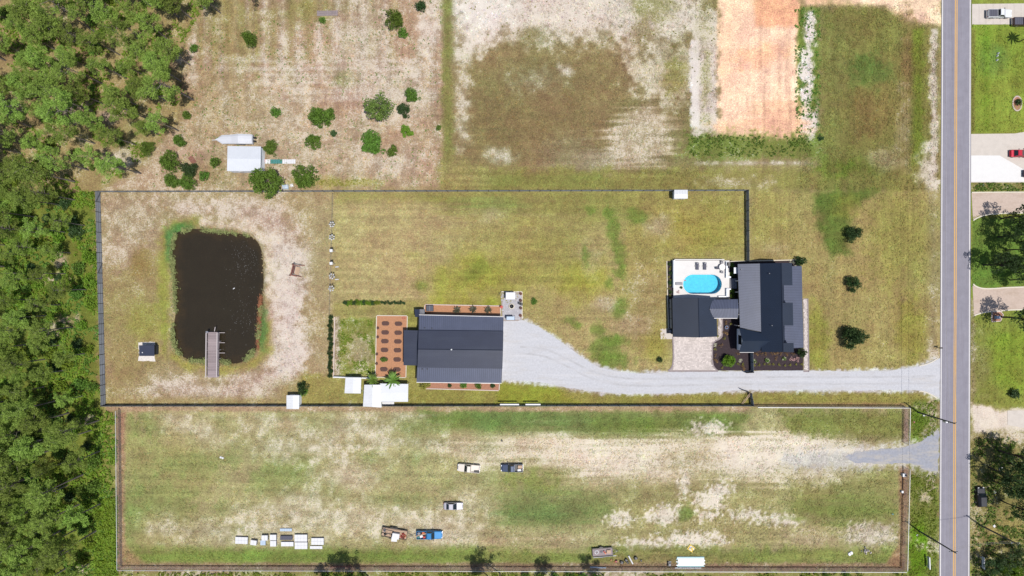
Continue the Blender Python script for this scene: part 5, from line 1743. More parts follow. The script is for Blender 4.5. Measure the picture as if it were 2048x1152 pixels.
def paved(name, lab, outline, m, size, seed, z=.02):
    """sheet of joint sand with single pavers proud of it"""
    t = sheet(name, outline, z, M['joint'], 0)
    tag(t, lab, None, None, 'structure')
    P = [W(x, y) for x, y in outline]
    X0, X1 = min(p.x for p in P), max(p.x for p in P)
    Y0, Y1 = min(p.y for p in P), max(p.y for p in P)
    rg = random.Random(seed)
    mb = MB()
    Pn = [(p.x, p.y) for p in P]
    row = 0
    y = Y0
    cells = []
    while y < Y1:
        x = X0 - rg.random() * size
        hh = size * .66
        while x < X1:
            w_ = size * rg.uniform(.7, 1.35)
            cells.append((x, x + w_ - .03, y, y + hh - .03))
            x += w_
        y += hh
    cx = np.array([(c[0] + c[1]) / 2 for c in cells])
    cy = np.array([(c[2] + c[3]) / 2 for c in cells])
    sd = sd_poly(cx, cy, Pn)
    for c, s in zip(cells, sd):
        if s > size * .42:
            zz = z + .02 + rg.uniform(0, .006)
            mb.hexa([(c[0], c[2], z + .002), (c[1], c[2], z + .002), (c[1], c[3], z + .002), (c[0], c[3], z + .002)], [(c[0], c[2], zz), (c[1], c[2], zz), (c[1], c[3], zz), (c[0], c[3], zz)])
    o = mb.build('pavers', m, t)
    o['kind'] = 'stuff'
    return t


pv = paved('paver_driveway', 'pale paver driveway in front of the garage', [(1344.5, 672), (1435, 672), (1437, 636), (1444, 636), (1444, 668), (1440, 676), (1432, 681), (1426, 687), (1424.5, 700), (1424.5, 722), (1427, 733), (1436, 742.5), (1338, 742.5), (1344, 735), (1346, 722)], M['paver'], .5, 3, .03)
kerb('edging', curve_pts([(1345.5, 674), (1346.5, 700), (1346, 724), (1343, 735), (1336, 742)], 4), .3, 0, .07, M['kerb_dark'], pv)
kerb('edging', curve_pts([(1444.5, 637), (1444.5, 668), (1440, 677), (1431, 682), (1425.5, 689), (1424.5, 705), (1424.8, 722), (1428, 734), (1436, 742)], 4), .3, 0, .07, M['kerb_dark'], pv)
kerb('edging', [(1338, 742.6), (1436, 742.6)], .25, 0, .055, M['kerb_dark'], pv)
pw2 = paved('front_walk', 'narrow pale paved walk on the right side of the house', [(1606, 597), (1615, 597), (1617, 742), (1607.5, 742)], M['paver'], .4, 4, .03)
kerb('edging', [(1615.5, 597), (1617.6, 743)], .25, 0, .08, M['kerb_dark'], pw2)
kerb('edging', [(1607, 743), (1618, 743)], .25, 0, .08, M['kerb_dark'], pw2)
sp = sheet('side_slab', [(1320.5, 657.5), (1345, 656.5), (1345, 678), (1321.5, 678.5)], .025, M['concrete'])
tag(sp, 'small concrete slab on the left side of the garage', None, None, 'structure')
pt_ = paved('barn_patio', 'grey paved patio with a fire pit at the barn corner', [(1002, 584), (1044, 584), (1044, 638), (1036, 642), (1004, 642)], M['patio'], .55, 6, .026)
kerb('edging', [(1044.3, 583.5), (1044.3, 638)], .2, 0, .06, M['kerb'], pt_)
kerb('edging', [(1002, 583.3), (1044, 583.3)], .2, 0, .06, M['kerb'], pt_)
gf_ = board_fence((1500, 704), (1501.5, 743), 2, 'dark garden fence between the front bed and the courtyard', side=1)
gl_ = thing('gate_leaf', 'dark gate leaf open at the end of the garden fence', 'gate', W(1501, 743.4), R(183))
for k in range(5):
    MB().box(0.06, 1.7, -.02, .02, .1 + k * .36, .42 + k * .36).build('board', M['fence_post'], gl_)
MB().box(-.04, .05, -.05, .05, 0, 2.0).build('post', M['black'], gl_)
side = board_fence((1338.5, 598), (1339.5, 656), 3, 'dark fence hugging the left wall of the garage', side=1)
ac = thing('air_conditioner', 'round-fan air conditioner on the slab left of the garage', 'air conditioner', W(1338, 662), .1)
MB().box(-.45, .45, -.45, .45, .03, .85).build('case', M['black'], ac)
MB().lathe([(.4, .851), (.4, .9), (.34, .9), (.34, .86)], 14).build('fan_guard', M['grey'], ac)
for k in range(4):
    MB().bar((0, 0, .875), (.33 * math.cos(k * 1.57), .33 * math.sin(k * 1.57), .875), .1, .01).build('fan_blade', M['chrome'], ac)

# barn patio furniture
cp = thing('patio_canopy', 'small white rectangular canopy on the barn patio', 'canopy', W(1021, 591.5))
MB().box(-1.15, 1.15, -.86, .86, 1.95, 2.03).build('roof', M['white_metal'], cp)
MB().bar((-1.15, 0, 2.05), (1.15, 0, 2.05), .08, .04).build('ridge', M['white_metal'], cp)
for sx in (-1.05, 1.05):
    for sy in (-.76, .76):
        MB().box(sx - .04, sx + .04, sy - .04, sy + .04, 0.05, 1.949).build('post', M['black'], cp)
fp = thing('fire_pit', 'round dark fire pit in the middle of the barn patio', 'fire pit', W(1023.3, 612.5))
rg = random.Random(3)
for k in range(12):
    a = R(30 * k)
    s = MB().hexa([(.52 * math.cos(a - .24), .52 * math.sin(a - .24), .04), (.72 * math.cos(a - .24), .72 * math.sin(a - .24), .04), (.72 * math.cos(a + .24), .72 * math.sin(a + .24), .04), (.52 * math.cos(a + .24), .52 * math.sin(a + .24), .04)], [(.52 * math.cos(a - .24), .52 * math.sin(a - .24), .33), (.72 * math.cos(a - .24), .72 * math.sin(a - .24), .33), (.72 * math.cos(a + .24), .72 * math.sin(a + .24), .33), (.52 * math.cos(a + .24), .52 * math.sin(a + .24), .33)]).build('stone', M['kerb'], fp)
MB().lathe([(.2, .1), (.48, .4), (.5, .44), (.44, .42), (.1, .2)], 16).build('bowl', M['black'], fp)
gs = thing('glider_swing', 'blue and white canopied glider swing on the barn patio', 'swing', W(1021, 635.5))
MB().hexa([(-.95, -.45, 1.75), (.95, -.45, 1.75), (.95, .4, 1.95), (-.95, .4, 1.95)], [(-.95, -.45, 1.79), (.95, -.45, 1.79), (.95, .4, 1.99), (-.95, .4, 1.99)]).build('canopy', M['pale_blue'], gs)
MB().box(-.75, .75, -.2, .3, .45, .55).build('seat', M['white_soft'], gs)
MB().box(-.75, .75, .3, .38, .56, 1.0).build('backrest', M['white_soft'], gs)
for s in (-1, 1):
    MB().bar((s * 1.05, -.6, .05), (s * .98, 0, 1.8), .07).build('leg', M['blue'], gs)
    MB().bar((s * 1.05, .6, .05), (s * .98, 0.02, 1.8), .07).build('leg', M['blue'], gs)
for i, (x, y, m_) in enumerate(((1041.5, 587.5, 'terracotta'), (1041.5, 601, 'soil'), (1041.5, 616, 'soil'), (1041, 631, 'terracotta'))):
    pot(x, y, '%s round planter along the right edge of the barn patio' % ('topmost', 'second', 'third', 'lowest')[i], m_, .34, 'planters along the barn patio', .05)
for i, (x, y) in enumerate(((1040, 606.5), (1043.4, 608.5))):
    chair(W(x, y) + Vector((0, 0, .05)), R(90), '%s dark folding chair between the patio planters' % ('left', 'right')[i], M['black'], group='dark chairs on the barn patio')
chair(W(1003.4, 614) + Vector((0, 0, .05)), R(60), 'red chair at the left edge of the barn patio', M['red'])
bk = thing('bicycle', 'small dark bicycle at the top left corner of the barn patio', 'bicycle', W(1000.5, 586), R(50))
for x_ in (-.45, .45):
    MB().tube([(x_ + .3 * math.cos(a * .524), 0, .33 + .3 * math.sin(a * .524)) for a in range(13)], .025, 5).build('wheel', M['rubber'], bk)
MB().tube([(-.45, 0, .33), (-.1, 0, .75), (.35, 0, .75), (.45, 0, .33)], .025, 5).build('frame', M['black'], bk)
MB().tube([(.35, -.25, .95), (.35, .25, .95)], .02, 5).build('handlebar', M['black'], bk)
MB().box(-.25, -.02, -.07, .07, .85, .9).build('saddle', M['black'], bk)
# ------------------------------------------------------------------ vegetation
M['pine'] = mat('pine_needles', (0.205, 0.29, 0.055), 0.7, 0.45, 0.6, rnd=0.32, trans=0.32, hue=0.014, spec=0.2)
M['leaf'] = mat('green_leaves', (0.105, 0.185, 0.026), 0.6, 0.5, 1.4, rnd=0.18, trans=0.30, hue=0.02, spec=0.25)
M['leaf_dark'] = mat('dark_green_leaves', (0.040, 0.075, 0.022), 0.55, 0.35, 0.8, rnd=0.12, trans=0.22, hue=0.015, spec=0.25)
M['leaf_bright'] = mat('bright_green_leaves', (0.15, 0.23, 0.022), 0.6, 0.40, 0.7, rnd=0.2, trans=0.32, hue=0.025, spec=0.2)
M['leaf_pale'] = mat('pale_green_leaves', (0.13, 0.20, 0.04), 0.6, 0.35, 0.8, trans=0.3, spec=0.25)
M['leaf_yellow'] = mat('yellow_green_leaves', (0.25, 0.24, 0.05), 0.7, 0.35, 1.0, rnd=0.15, trans=0.25, spec=0.2)
M['leaf_tan'] = mat('tan_grass_leaves', (0.24, 0.15, 0.07), 0.8, 0.35, 1.0, rnd=0.2, trans=0.2, spec=0.1)
M['petal'] = mat('white_petals', (0.75, 0.74, 0.55), 0.7, 0.15, 1.0, trans=0.2)
M['petal_pink'] = mat('pink_petals', (0.62, 0.38, 0.36), 0.7, 0.2, 1.0, trans=0.2)
M['bark'] = mat('grey_bark', (0.16, 0.135, 0.125), 0.9, 0.25, 2.5, 0.4, spec=0.1)
M['bark_dark'] = mat('dark_bark', (0.055, 0.042, 0.035), 0.9, 0.25, 2.5, 0.4, spec=0.1)
M['frond_red'] = mat('bronze_leaves', (0.055, 0.055, 0.03), 0.6, 0.4, 1.0, trans=0.2)


def leaves_to_mesh(name, P, U, V, m):
    """P centres, U half-length vectors, V half-width vectors -> rhombus leaves"""
    n = len(P)
    co = np.stack([P - U, P - V, P + U, P + V], 1).reshape(-1, 3).astype(np.float32)
    me = bpy.data.meshes.new(name)
    me.vertices.add(4 * n)
    me.vertices.foreach_set('co', co.ravel())
    me.loops.add(4 * n)
    me.loops.foreach_set('vertex_index', np.arange(4 * n, dtype=np.int32))
    me.polygons.add(n)
    me.polygons.foreach_set('loop_start', np.arange(0, 4 * n, 4, dtype=np.int32))
    me.polygons.foreach_set('loop_total', np.full(n, 4, np.int32))
    me.update()
    me.materials.append(m)
    return me


def unit(v):
    return v / (np.linalg.norm(v, axis=-1, keepdims=True) + 1e-9)


def clump_leaves(rs, clumps, per, ln, wd, flat=0.6):
    Ps, Us, Vs = [], [], []
    for c, r in clumps:
        k = max(4, int(per * r * r))
        d = unit(rs.normal(size=(k, 3)))
        d[:, 2] = d[:, 2] * .75 + .15
        rad = r * rs.uniform(.25, 1.0, (k, 1)) ** .5
        p = np.array(c) + d * rad
        u = unit(d + rs.normal(size=(k, 3)) * .7)
        v = unit(np.cross(u, rs.normal(size=(k, 3)) * .6 + np.array([0, 0, flat])))
        s = rs.uniform(.65, 1.3, (k, 1))
        Ps.append(p)
        Us.append(u * ln / 2 * s)
        Vs.append(v * wd / 2 * s)
    return np.concatenate(Ps), np.concatenate(Us), np.concatenate(Vs)


def pine_variant(seed, h, rc):
    rs = np.random.RandomState(seed)
    bend = rs.normal(size=2) * .35
    tr = MB()
    pts = [(bend[0] * (t ** 2), bend[1] * (t ** 2), h * t) for t in np.linspace(0, .97, 7)]
    tr.tube(pts, [.17 * (1 - t) + .045 for t in np.linspace(0, 1, 7)], 7)
    clumps = []
    nb = rs.randint(18, 25)
    for k in range(nb):
        t = .54 + .44 * (k / nb) ** .8
        z0 = h * t
        reach = rc * (1.0 - ((t - .66) / .36) ** 2 * .75 if t > .66 else .55 + (t - .54) * 3.0) * rs.uniform(.45, 1.05)
        a = k * 2.4 + rs.normal() * .5
        base = np.array([bend[0] * t * t, bend[1] * t * t, z0])
        tip = base + np.array([reach * math.cos(a), reach * math.sin(a), reach * .28 + rs.normal() * .2])
        tr.tube([base, (base + tip) / 2 + np.array([0, 0, .1]), tip], [.05, .035, .015], 4)
        clumps.append((tip, rs.uniform(.65, 1.15)))
        if reach > 1.2:
            clumps.append((base + (tip - base) * .62 + rs.normal(size=3) * .35, rs.uniform(.45, .75)))
        if rs.rand() < .5:
            clumps.append((tip + rs.normal(size=3) * np.array([.7, .7, .3]), rs.uniform(.35, .6)))
    clumps.append((np.array([bend[0], bend[1], h]), .7))
    P, U, V = clump_leaves(rs, clumps, 135, .52, .11)
    return tr.mesh('pine_trunk', M['bark']), leaves_to_mesh('pine_crown', P, U, V, M['pine'])


def broad_variant(seed, h, rx, m, n=34, cr=1.0, leaf=(.38, .24), per=70, trunk=.22, bark='bark_dark'):
    rs = np.random.RandomState(seed)
    tr = MB()
    zc = h * .66
    tr.tube([(0, 0, 0), (.08, .05, h * .2), (.02, -.1, h * .42), (0.1, 0, h * .7)], [trunk, trunk * .8, trunk * .6, trunk * .25], 8)
    clumps = []
    for k in range(n):
        d = unit(rs.normal(size=3))
        rr = rs.uniform(.55, 1.0)
        c = np.array([d[0] * rx * rr, d[1] * rx * rr, zc + d[2] * h * .33 * rr])
        clumps.append((c, cr * rs.uniform(.6, 1.15)))
        if k % 3 == 0:
            tr.tube([(.02, -.08, h * rs.uniform(.3, .55)), tuple(c * np.array([.5, .5, .9])), tuple(c)], [trunk * .35, trunk * .22, .02], 5)
    P, U, V = clump_leaves(rs, clumps, per, leaf[0], leaf[1])
    return tr.mesh('tree_trunk', M[bark]), leaves_to_mesh('tree_crown', P, U, V, M[m])


def shrub_variant(seed, m, n=15, leaf=(.22, .13), per=260, hgt=1.1, cr=.42):
    """about 1 m radius"""
    rs = np.random.RandomState(seed)
    tr = MB()
    clumps = []
    for k in range(n):
        a = rs.uniform(0, 6.28)
        r = math.sqrt(rs.uniform(0, 1)) * .72
        z = hgt * rs.uniform(.3, 1.0) * (1.05 - r * .55)
        c = np.array([r * math.cos(a), r * math.sin(a), z])
        clumps.append((c, cr * rs.uniform(.55, 1.2)))
        if k % 2 == 0:
            tr.tube([(0, 0, 0), tuple(c * np.array([.4, .4, .6])), tuple(c)], [.05, .035, .012], 4)
    P, U, V = clump_leaves(rs, clumps, per, leaf[0], leaf[1])
    P[:, 2] = np.maximum(P[:, 2], .06)
    return tr.mesh('shrub_stems', M['bark_dark']), leaves_to_mesh('shrub_crown', P, U, V, M[m])


def big_variant(seed, m):
    """bush of about 2.7 m radius"""
    rs = np.random.RandomState(seed)
    tr = MB()
    clumps = []
    ecc = rs.uniform(.75, 1.0)
    for k in range(46):
        a = rs.uniform(0, 6.28)
        r = math.sqrt(rs.uniform(0, 1)) * 2.15 * (1 + .22 * math.sin(3 * a + seed))
        z = 2.9 * rs.uniform(.25, 1.0) * (1.05 - r / 2.9 * .6)
        c = np.array([r * math.cos(a), r * ecc * math.sin(a), z])
        clumps.append((c, rs.uniform(.4, .85)))
        if k % 4 == 0:
            tr.tube([(0, 0, 0), tuple(c * np.array([.4, .4, .6])), tuple(c)], [.1, .06, .02], 5)
    P, U, V = clump_leaves(rs, clumps, 150, .34, .15)
    P[:, 2] = np.maximum(P[:, 2], .06)
    return tr.mesh('shrub_stems', M['bark_dark']), leaves_to_mesh('shrub_crown', P, U, V, M[m])


def frond_variant(seed, m, n=18, ln=1.6, w=.2, zc=1.0, droop=.5):
    rs = np.random.RandomState(seed)
    mb = MB()
    for k in range(n):
        a = k * 2.4 + rs.normal() * .2
        el = rs.uniform(.15, 1.0)
        l = ln * rs.uniform(.7, 1.1)
        dx, dy = math.cos(a), math.sin(a)
        sx, sy = -dy, dx
        prev = None
        for i in range(5):
            t = i / 4
            r = l * t * math.cos(el * (1 - t * .6))
            z = zc + l * t * math.sin(el) - droop * t * t * l * .7
            ww = w * (.35 + 1.3 * t * (1 - t) * 2) * (1 if i < 4 else .1)
            cur = ((dx * r + sx * ww, dy * r + sy * ww, z), (dx * r - sx * ww, dy * r - sy * ww, z - .03))
            if prev:
                mb.quad(prev[0], prev[1], cur[1], cur[0])
            prev = cur
    tr = MB().tube([(0, 0, 0), (.03, 0, zc * .5), (0, 0, zc + .05)], [.13, .10, .08], 7)
    return tr.mesh('frond_stem', M['bark_dark']), mb.mesh('frond_crown', M[m])


PINES = [pine_variant(100 + i, hh, rr) for i, (hh, rr) in enumerate(((15.5, 3.9), (16.5, 3.4), (14.0, 3.6), (17.0, 4.2), (13.0, 3.0), (15.0, 3.3), (16.0, 4.4)))]
BROAD = [broad_variant(200 + i, 9.0, 3.4, 'leaf_dark') for i in range(3)]
OAK = [broad_variant(230, 4.6, 2.7, 'leaf', 60, .9, (.34, .2), 100, .16), broad_variant(231, 6.0, 2.6, 'leaf_pale', 52, .8, (.3, .2), 100, .16)]
BIG = {k: [big_variant(260 + 10 * j + i, k) for i in range(3)] for j, k in enumerate(('leaf', 'leaf_dark', 'leaf_bright'))}
SHR = {k: [shrub_variant(300 + 10 * j + i, k) for i in range(3)] for j, k in enumerate(('leaf', 'leaf_dark', 'leaf_bright', 'leaf_yellow'))}
TUFT = {k: [shrub_variant(400 + 10 * j + i, k, 6, (.34, .10), 120, .8, .4) for i in range(2)] for j, k in enumerate(('leaf_yellow', 'leaf_tan', 'petal', 'petal_pink', 'leaf_bright'))}
FROND = {k: frond_variant(500 + i, *a) for i, (k, a) in enumerate({'palm': ('leaf_dark', 22, 1.9, .16, 5.2, .9), 'banana': ('leaf', 44, 1.8, .13, 1.6, .5), 'bronze': ('frond_red', 20, 1.0, .09, .35, .4)}.items())}


def plant(name, lab, cat, loc, me, sc=1.0, rz=0.0, group=None, parts=('trunk', 'crown')):
    t = thing(name, lab, cat, loc, rz, group)
    t.scale = (sc, sc, sc) if not hasattr(sc, '__len__') else sc
    for p, mm in zip(parts, me):
        link(p, mm, t)
    return t


rg = random.Random(77)
# --- pines of the woods on the left (bases read off where trunks meet the ground)
base = [(357, 35), (383, 37), (441, 26), (150, 28), (253, 157), (273, 290), (358, 262), (387, 200), (380, 130), (207, 208), (203, 105), (112, 100), (177, 340), (282, 347), (190, 287), (100, 193), (118, 177), (333, 137), (83, 200), (273, 210), (310, 60), (262, 60), (226, 40), (300, 240), (330, 200), (150, 250), (140, 150), (240, 265), (160, 90), (300, 110), (225, 330), (120, 300), (110, 350), (345, 85), (240, 110),
        (170, 451), (97, 499), (87, 557), (173, 579), (70, 599), (90, 467), (173, 706), (97, 631), (90, 657), (70, 434), (80, 747), (168, 791), (200, 840), (202, 901), (168, 948), (203, 1006), (165, 1005), (95, 943), (85, 976), (75, 991), (87, 878), (83, 808), (183, 860), (180, 1126), (93, 1055), (90, 773), (120, 410), (150, 400), (130, 870), (140, 920), (120, 1020), (150, 1060), (110, 1100), (135, 970), (110, 830), (195, 1060), (130, 740), (120, 690), (525, -2), (492, -6), (456, -8)]
region = [(75, 40), (300, -20), (395, 20), (352, 120), (370, 190), (340, 255), (270, 330), (170, 372), (150, 384), (150, 1150), (0, 1150), (0, 40)]
tries = 0
while len(base) < 205 and tries < 6000:
    tries += 1
    x, y = rg.uniform(0, 400), rg.uniform(-20, 1170)
    if sd_poly(np.array([x]), np.array([y]), region)[0] < 0:
        continue
    mind = 35 if y < 384 else (27 if y > 800 else 34)
    if min((x - a) ** 2 + (y - b) ** 2 for a, b in base) > mind ** 2:
        base.append((x, y))
for i, (x, y) in enumerate(base):
    s = rg.uniform(.66, 1.12) * (.85 if 384 < y < 800 else 1)
    if y < 384:
        lab, grp = 'tall pine in the dense woods at the upper left', 'pines in the upper left woods'
    elif y < 800:
        lab, grp = 'slender pine in the woods left of the pond fence', 'pines left of the pond fence'
    else:
        lab, grp = 'tall pine in the woods at the lower left', 'pines in the lower left woods'
    if x > 400:
        lab, grp = 'pine at the top edge right of the upper left woods', 'pines at the top edge'
    plant('pine_tree', lab, 'pine tree', W(x, y), PINES[rg.randrange(7)], s, rg.uniform(0, 6.28), grp)
# --- understorey
us = []
tries = 0
while len(us) < 85 and tries < 5000:
    tries += 1
    x, y = rg.uniform(20, 200), rg.uniform(388, 1150)
    if x > 182 + (y - 384) * .03:
        continue
    if all((x - a) ** 2 + (y - b) ** 2 > 22 ** 2 for a, b in us):
        us.append((x, y))
for i, (x, y) in enumerate(us):
    sc = rg.uniform(1.1, 2.3)
    plant('woodland_shrub', 'leafy shrub under the pines left of the grey fence', 'shrub', W(x, y), SHR[('leaf_bright', 'leaf', 'leaf_bright', 'leaf_dark')[i % 4]][i % 3], (sc, sc, sc * .9), rg.uniform(0, 6), 'shrubs under the pines on the left', ('stem', 'crown'))
us2 = []
tries = 0
nw = [(10, 10), (330, 0), (330, 100), (350, 200), (300, 280), (200, 360), (10, 380)]
while len(us2) < 34 and tries < 5000:
    tries += 1
    x, y = rg.uniform(0, 380), rg.uniform(0, 380)
    if sd_poly(np.array([x]), np.array([y]), nw)[0] > 0 and all((x - a) ** 2 + (y - b) ** 2 > 30 ** 2 for a, b in us2):
        us2.append((x, y))
for i, (x, y) in enumerate(us2):
    sc = rg.uniform(.8, 1.8)
    plant('woodland_shrub', 'leafy shrub among the pines at the upper left', 'shrub', W(x, y), SHR[('leaf', 'leaf_bright')[i % 2]][i % 3], sc, rg.uniform(0, 6), 'shrubs among the upper left pines', ('stem', 'crown'))


def scatter_cover(name, lab, m, pts_fn, n, ln, wd, hgt, seed, per=5):
    rs = np.random.RandomState(seed)
    P = pts_fn(rs, n)
    P = np.repeat(P, per, 0)
    k = len(P)
    pos = np.zeros((k, 3))
    pos[:, 0] = (P[:, 0] - 1024) / 8 + rs.normal(size=k) * ln * .35
    pos[:, 1] = (576 - P[:, 1]) / 8 + rs.normal(size=k) * ln * .35
    pos[:, 2] = hgt * rs.uniform(.15, 1, k) + (P[:, 2] if P.shape[1] > 2 else 0)
    u = unit(np.stack([rs.normal(size=k), rs.normal(size=k), rs.uniform(.1, .9, k)], 1))
    v = unit(np.cross(u, rs.normal(size=(k, 3)) * .5 + np.array([0, 0, 1])))
    s = rs.uniform(.6, 1.3, (k, 1))
    o = link(name, leaves_to_mesh(name, pos, u * ln / 2 * s, v * wd / 2 * s, m))
    return tag(o, lab, None, None, 'stuff')


def in_poly(poly, soft=0):
    xs, ys = [p[0] for p in poly], [p[1] for p in poly]

    def fn(rs, n):
        out = np.zeros((0, 2))
        while len(out) < n:
            q = np.stack([rs.uniform(min(xs), max(xs), n * 2), rs.uniform(min(ys), max(ys), n * 2)], 1)
            out = np.concatenate([out, q[sd_poly(q[:, 0], q[:, 1], poly) > 0]])
        return out[:n]
    return fn


def gated(fn, sc, th, seed):
    def g(rs, n):
        q = fn(rs, n * 4)
        v = fbm(q[:, 0] / sc, q[:, 1] / sc, seed, 3)
        return q[v > th][:n]
    return g


WEST = [(0, 384), (190, 384), (207, 820), (234, 830), (236, 1152), (0, 1152)]
NWP = [(0, 0), (420, 0), (380, 60), (345, 130), (370, 200), (330, 262), (270, 340), (195, 384), (0, 384)]
scatter_cover('undergrowth', 'leafy undergrowth on the floor of the left woods', M['leaf_bright'], gated(in_poly(WEST), 40, .46, 71), 4200, .5, .26, .6, 1, 7)
scatter_cover('undergrowth', 'darker ground cover on the floor of the left woods', M['leaf'], gated(in_poly(WEST), 30, .5, 75), 2400, .5, .26, .5, 2, 6)
scatter_cover('undergrowth', 'patchy undergrowth among the upper left pines', M['leaf_bright'], gated(in_poly(NWP), 34, .52, 72), 2600, .45, .24, .45, 3, 6)
scatter_cover('weeds', 'bright weeds outside the left chain-link fence', M['leaf_bright'], in_poly([(196, 1000), (236, 990), (236, 1152), (190, 1152)]), 900, .45, .25, .5, 4, 6)
scatter_cover('weeds', 'weed tufts scattered over the north-west field', M['leaf'], gated(in_poly([(330, 60), (885, 0), (885, 376), (300, 376)]), 26, .52, 73), 900, .30, .14, .25, 5, 5)
scatter_cover('weeds', 'green weed tufts around the sandy ground and clay pad', M['leaf_yellow'], gated(in_poly([(930, 0), (1440, 0), (1436, 260), (1380, 260), (1250, 110), (930, 90)]), 22, .56, 74), 80, .28, .16, .25, 6, 6)
scatter_cover('weeds', 'lush weeds along the lower edge of the clay pad', M['leaf'], gated(in_poly([(1376, 270), (1600, 272), (1640, 280), (1640, 312), (1380, 312)]), 12, .5, 76), 420, .34, .2, .28, 7, 6)
scatter_cover('weeds', 'weeds along the right side of the clay pad', M['leaf'], gated(in_poly([(1590, 15), (1640, 15), (1640, 280), (1592, 280)]), 12, .48, 77), 330, .34, .2, .28, 8, 6)
scatter_cover('weeds', 'dry weeds between wire fence and road', M['leaf_bright'], gated(in_poly([(1822, 810), (1872, 800), (1872, 870), (1826, 880)]), 12, .42, 78), 260, .3, .16, .25, 9, 5)
scatter_cover('weeds', 'roadside weeds below the gravel track', M['leaf_bright'], gated(in_poly([(1822, 950), (1872, 950), (1872, 1152), (1818, 1152)]), 14, .42, 79), 700, .3, .16, .25, 10, 5)
scatter_cover('weeds', 'scrubby weeds along the bottom edge outside the wire fence', M['leaf_bright'], gated(in_poly([(240, 1145), (1815, 1146), (1815, 1165), (240, 1165)]), 30, .46, 80), 1300, .4, .22, .5, 11, 6)
scatter_cover('weeds', 'rough weeds on the wooded lot at lower right', M['leaf'], gated(in_poly([(1944, 880), (2070, 870), (2070, 1160), (1944, 1160)]), 20, .47, 81), 1500, .4, .22, .4, 12, 6)
scatter_cover('weeds', 'weedy strip between the white slab and the gravel loop', M['leaf'], gated(in_poly([(1945, 366), (2060, 366), (2060, 382), (1945, 382)]), 10, .45, 82), 200, .3, .18, .3, 13, 6)
scatter_cover('weeds', 'weeds in the plot beside the vegetable garden', M['leaf_bright'], gated(in_poly([(676, 640), (750, 640), (748, 748), (674, 748)]), 14, .5, 83), 420, .3, .14, .25, 14, 5)
scatter_cover('weeds', 'yellow-green weeds by the bushes above the top fence', M['leaf_yellow'], in_poly([(640, 360), (740, 358), (740, 372), (640, 372)]), 90, .35, .2, .3, 15, 5)


def pond_edge(rs, n):
    P = np.array(POND)
    seg = np.roll(P, -1, 0) - P
    k = rs.randint(0, len(P), n * 3)
    t = rs.rand(n * 3, 1)
    q = P[k] + seg[k] * t
    c = q - np.array([434, 592])
    q = q + unit(c) * rs.normal(size=(n * 3, 1)) * 2.6 + unit(c) * .5
    v = fbm(q[:, 0] / 22, q[:, 1] / 22, 91, 2)
    left = (q[:, 0] < 400) | (q[:, 1] < 474) | ((q[:, 1] > 690) & (q[:, 0] < 500)) | ((q[:, 0] > 500) & (q[:, 1] > 610))
    q = q[(v > .36) & left][:n]
    return np.concatenate([q, np.full((len(q), 1), -.45)], 1)


scatter_cover('reeds', 'green and straw reeds fringing the pond', mat('reeds', (0.24, 0.27, 0.10), .8, .4, .6, trans=.25), pond_edge, 1300, .6, .11, .7, 16, 4)


def brown_edge(rs, n):
    t = rs.rand(n)
    q = np.stack([521 - 6 * t + rs.normal(size=n) * 1.6, 590 + t * 110], 1)
    return np.concatenate([q, np.full((n, 1), -.5)], 1)


scatter_cover('reeds', 'rusty dead reeds on the right bank of the pond', mat('dead_reeds', (0.24, 0.10, 0.05), .9, .35, .8), brown_edge, 420, .5, .1, .5, 17, 4)

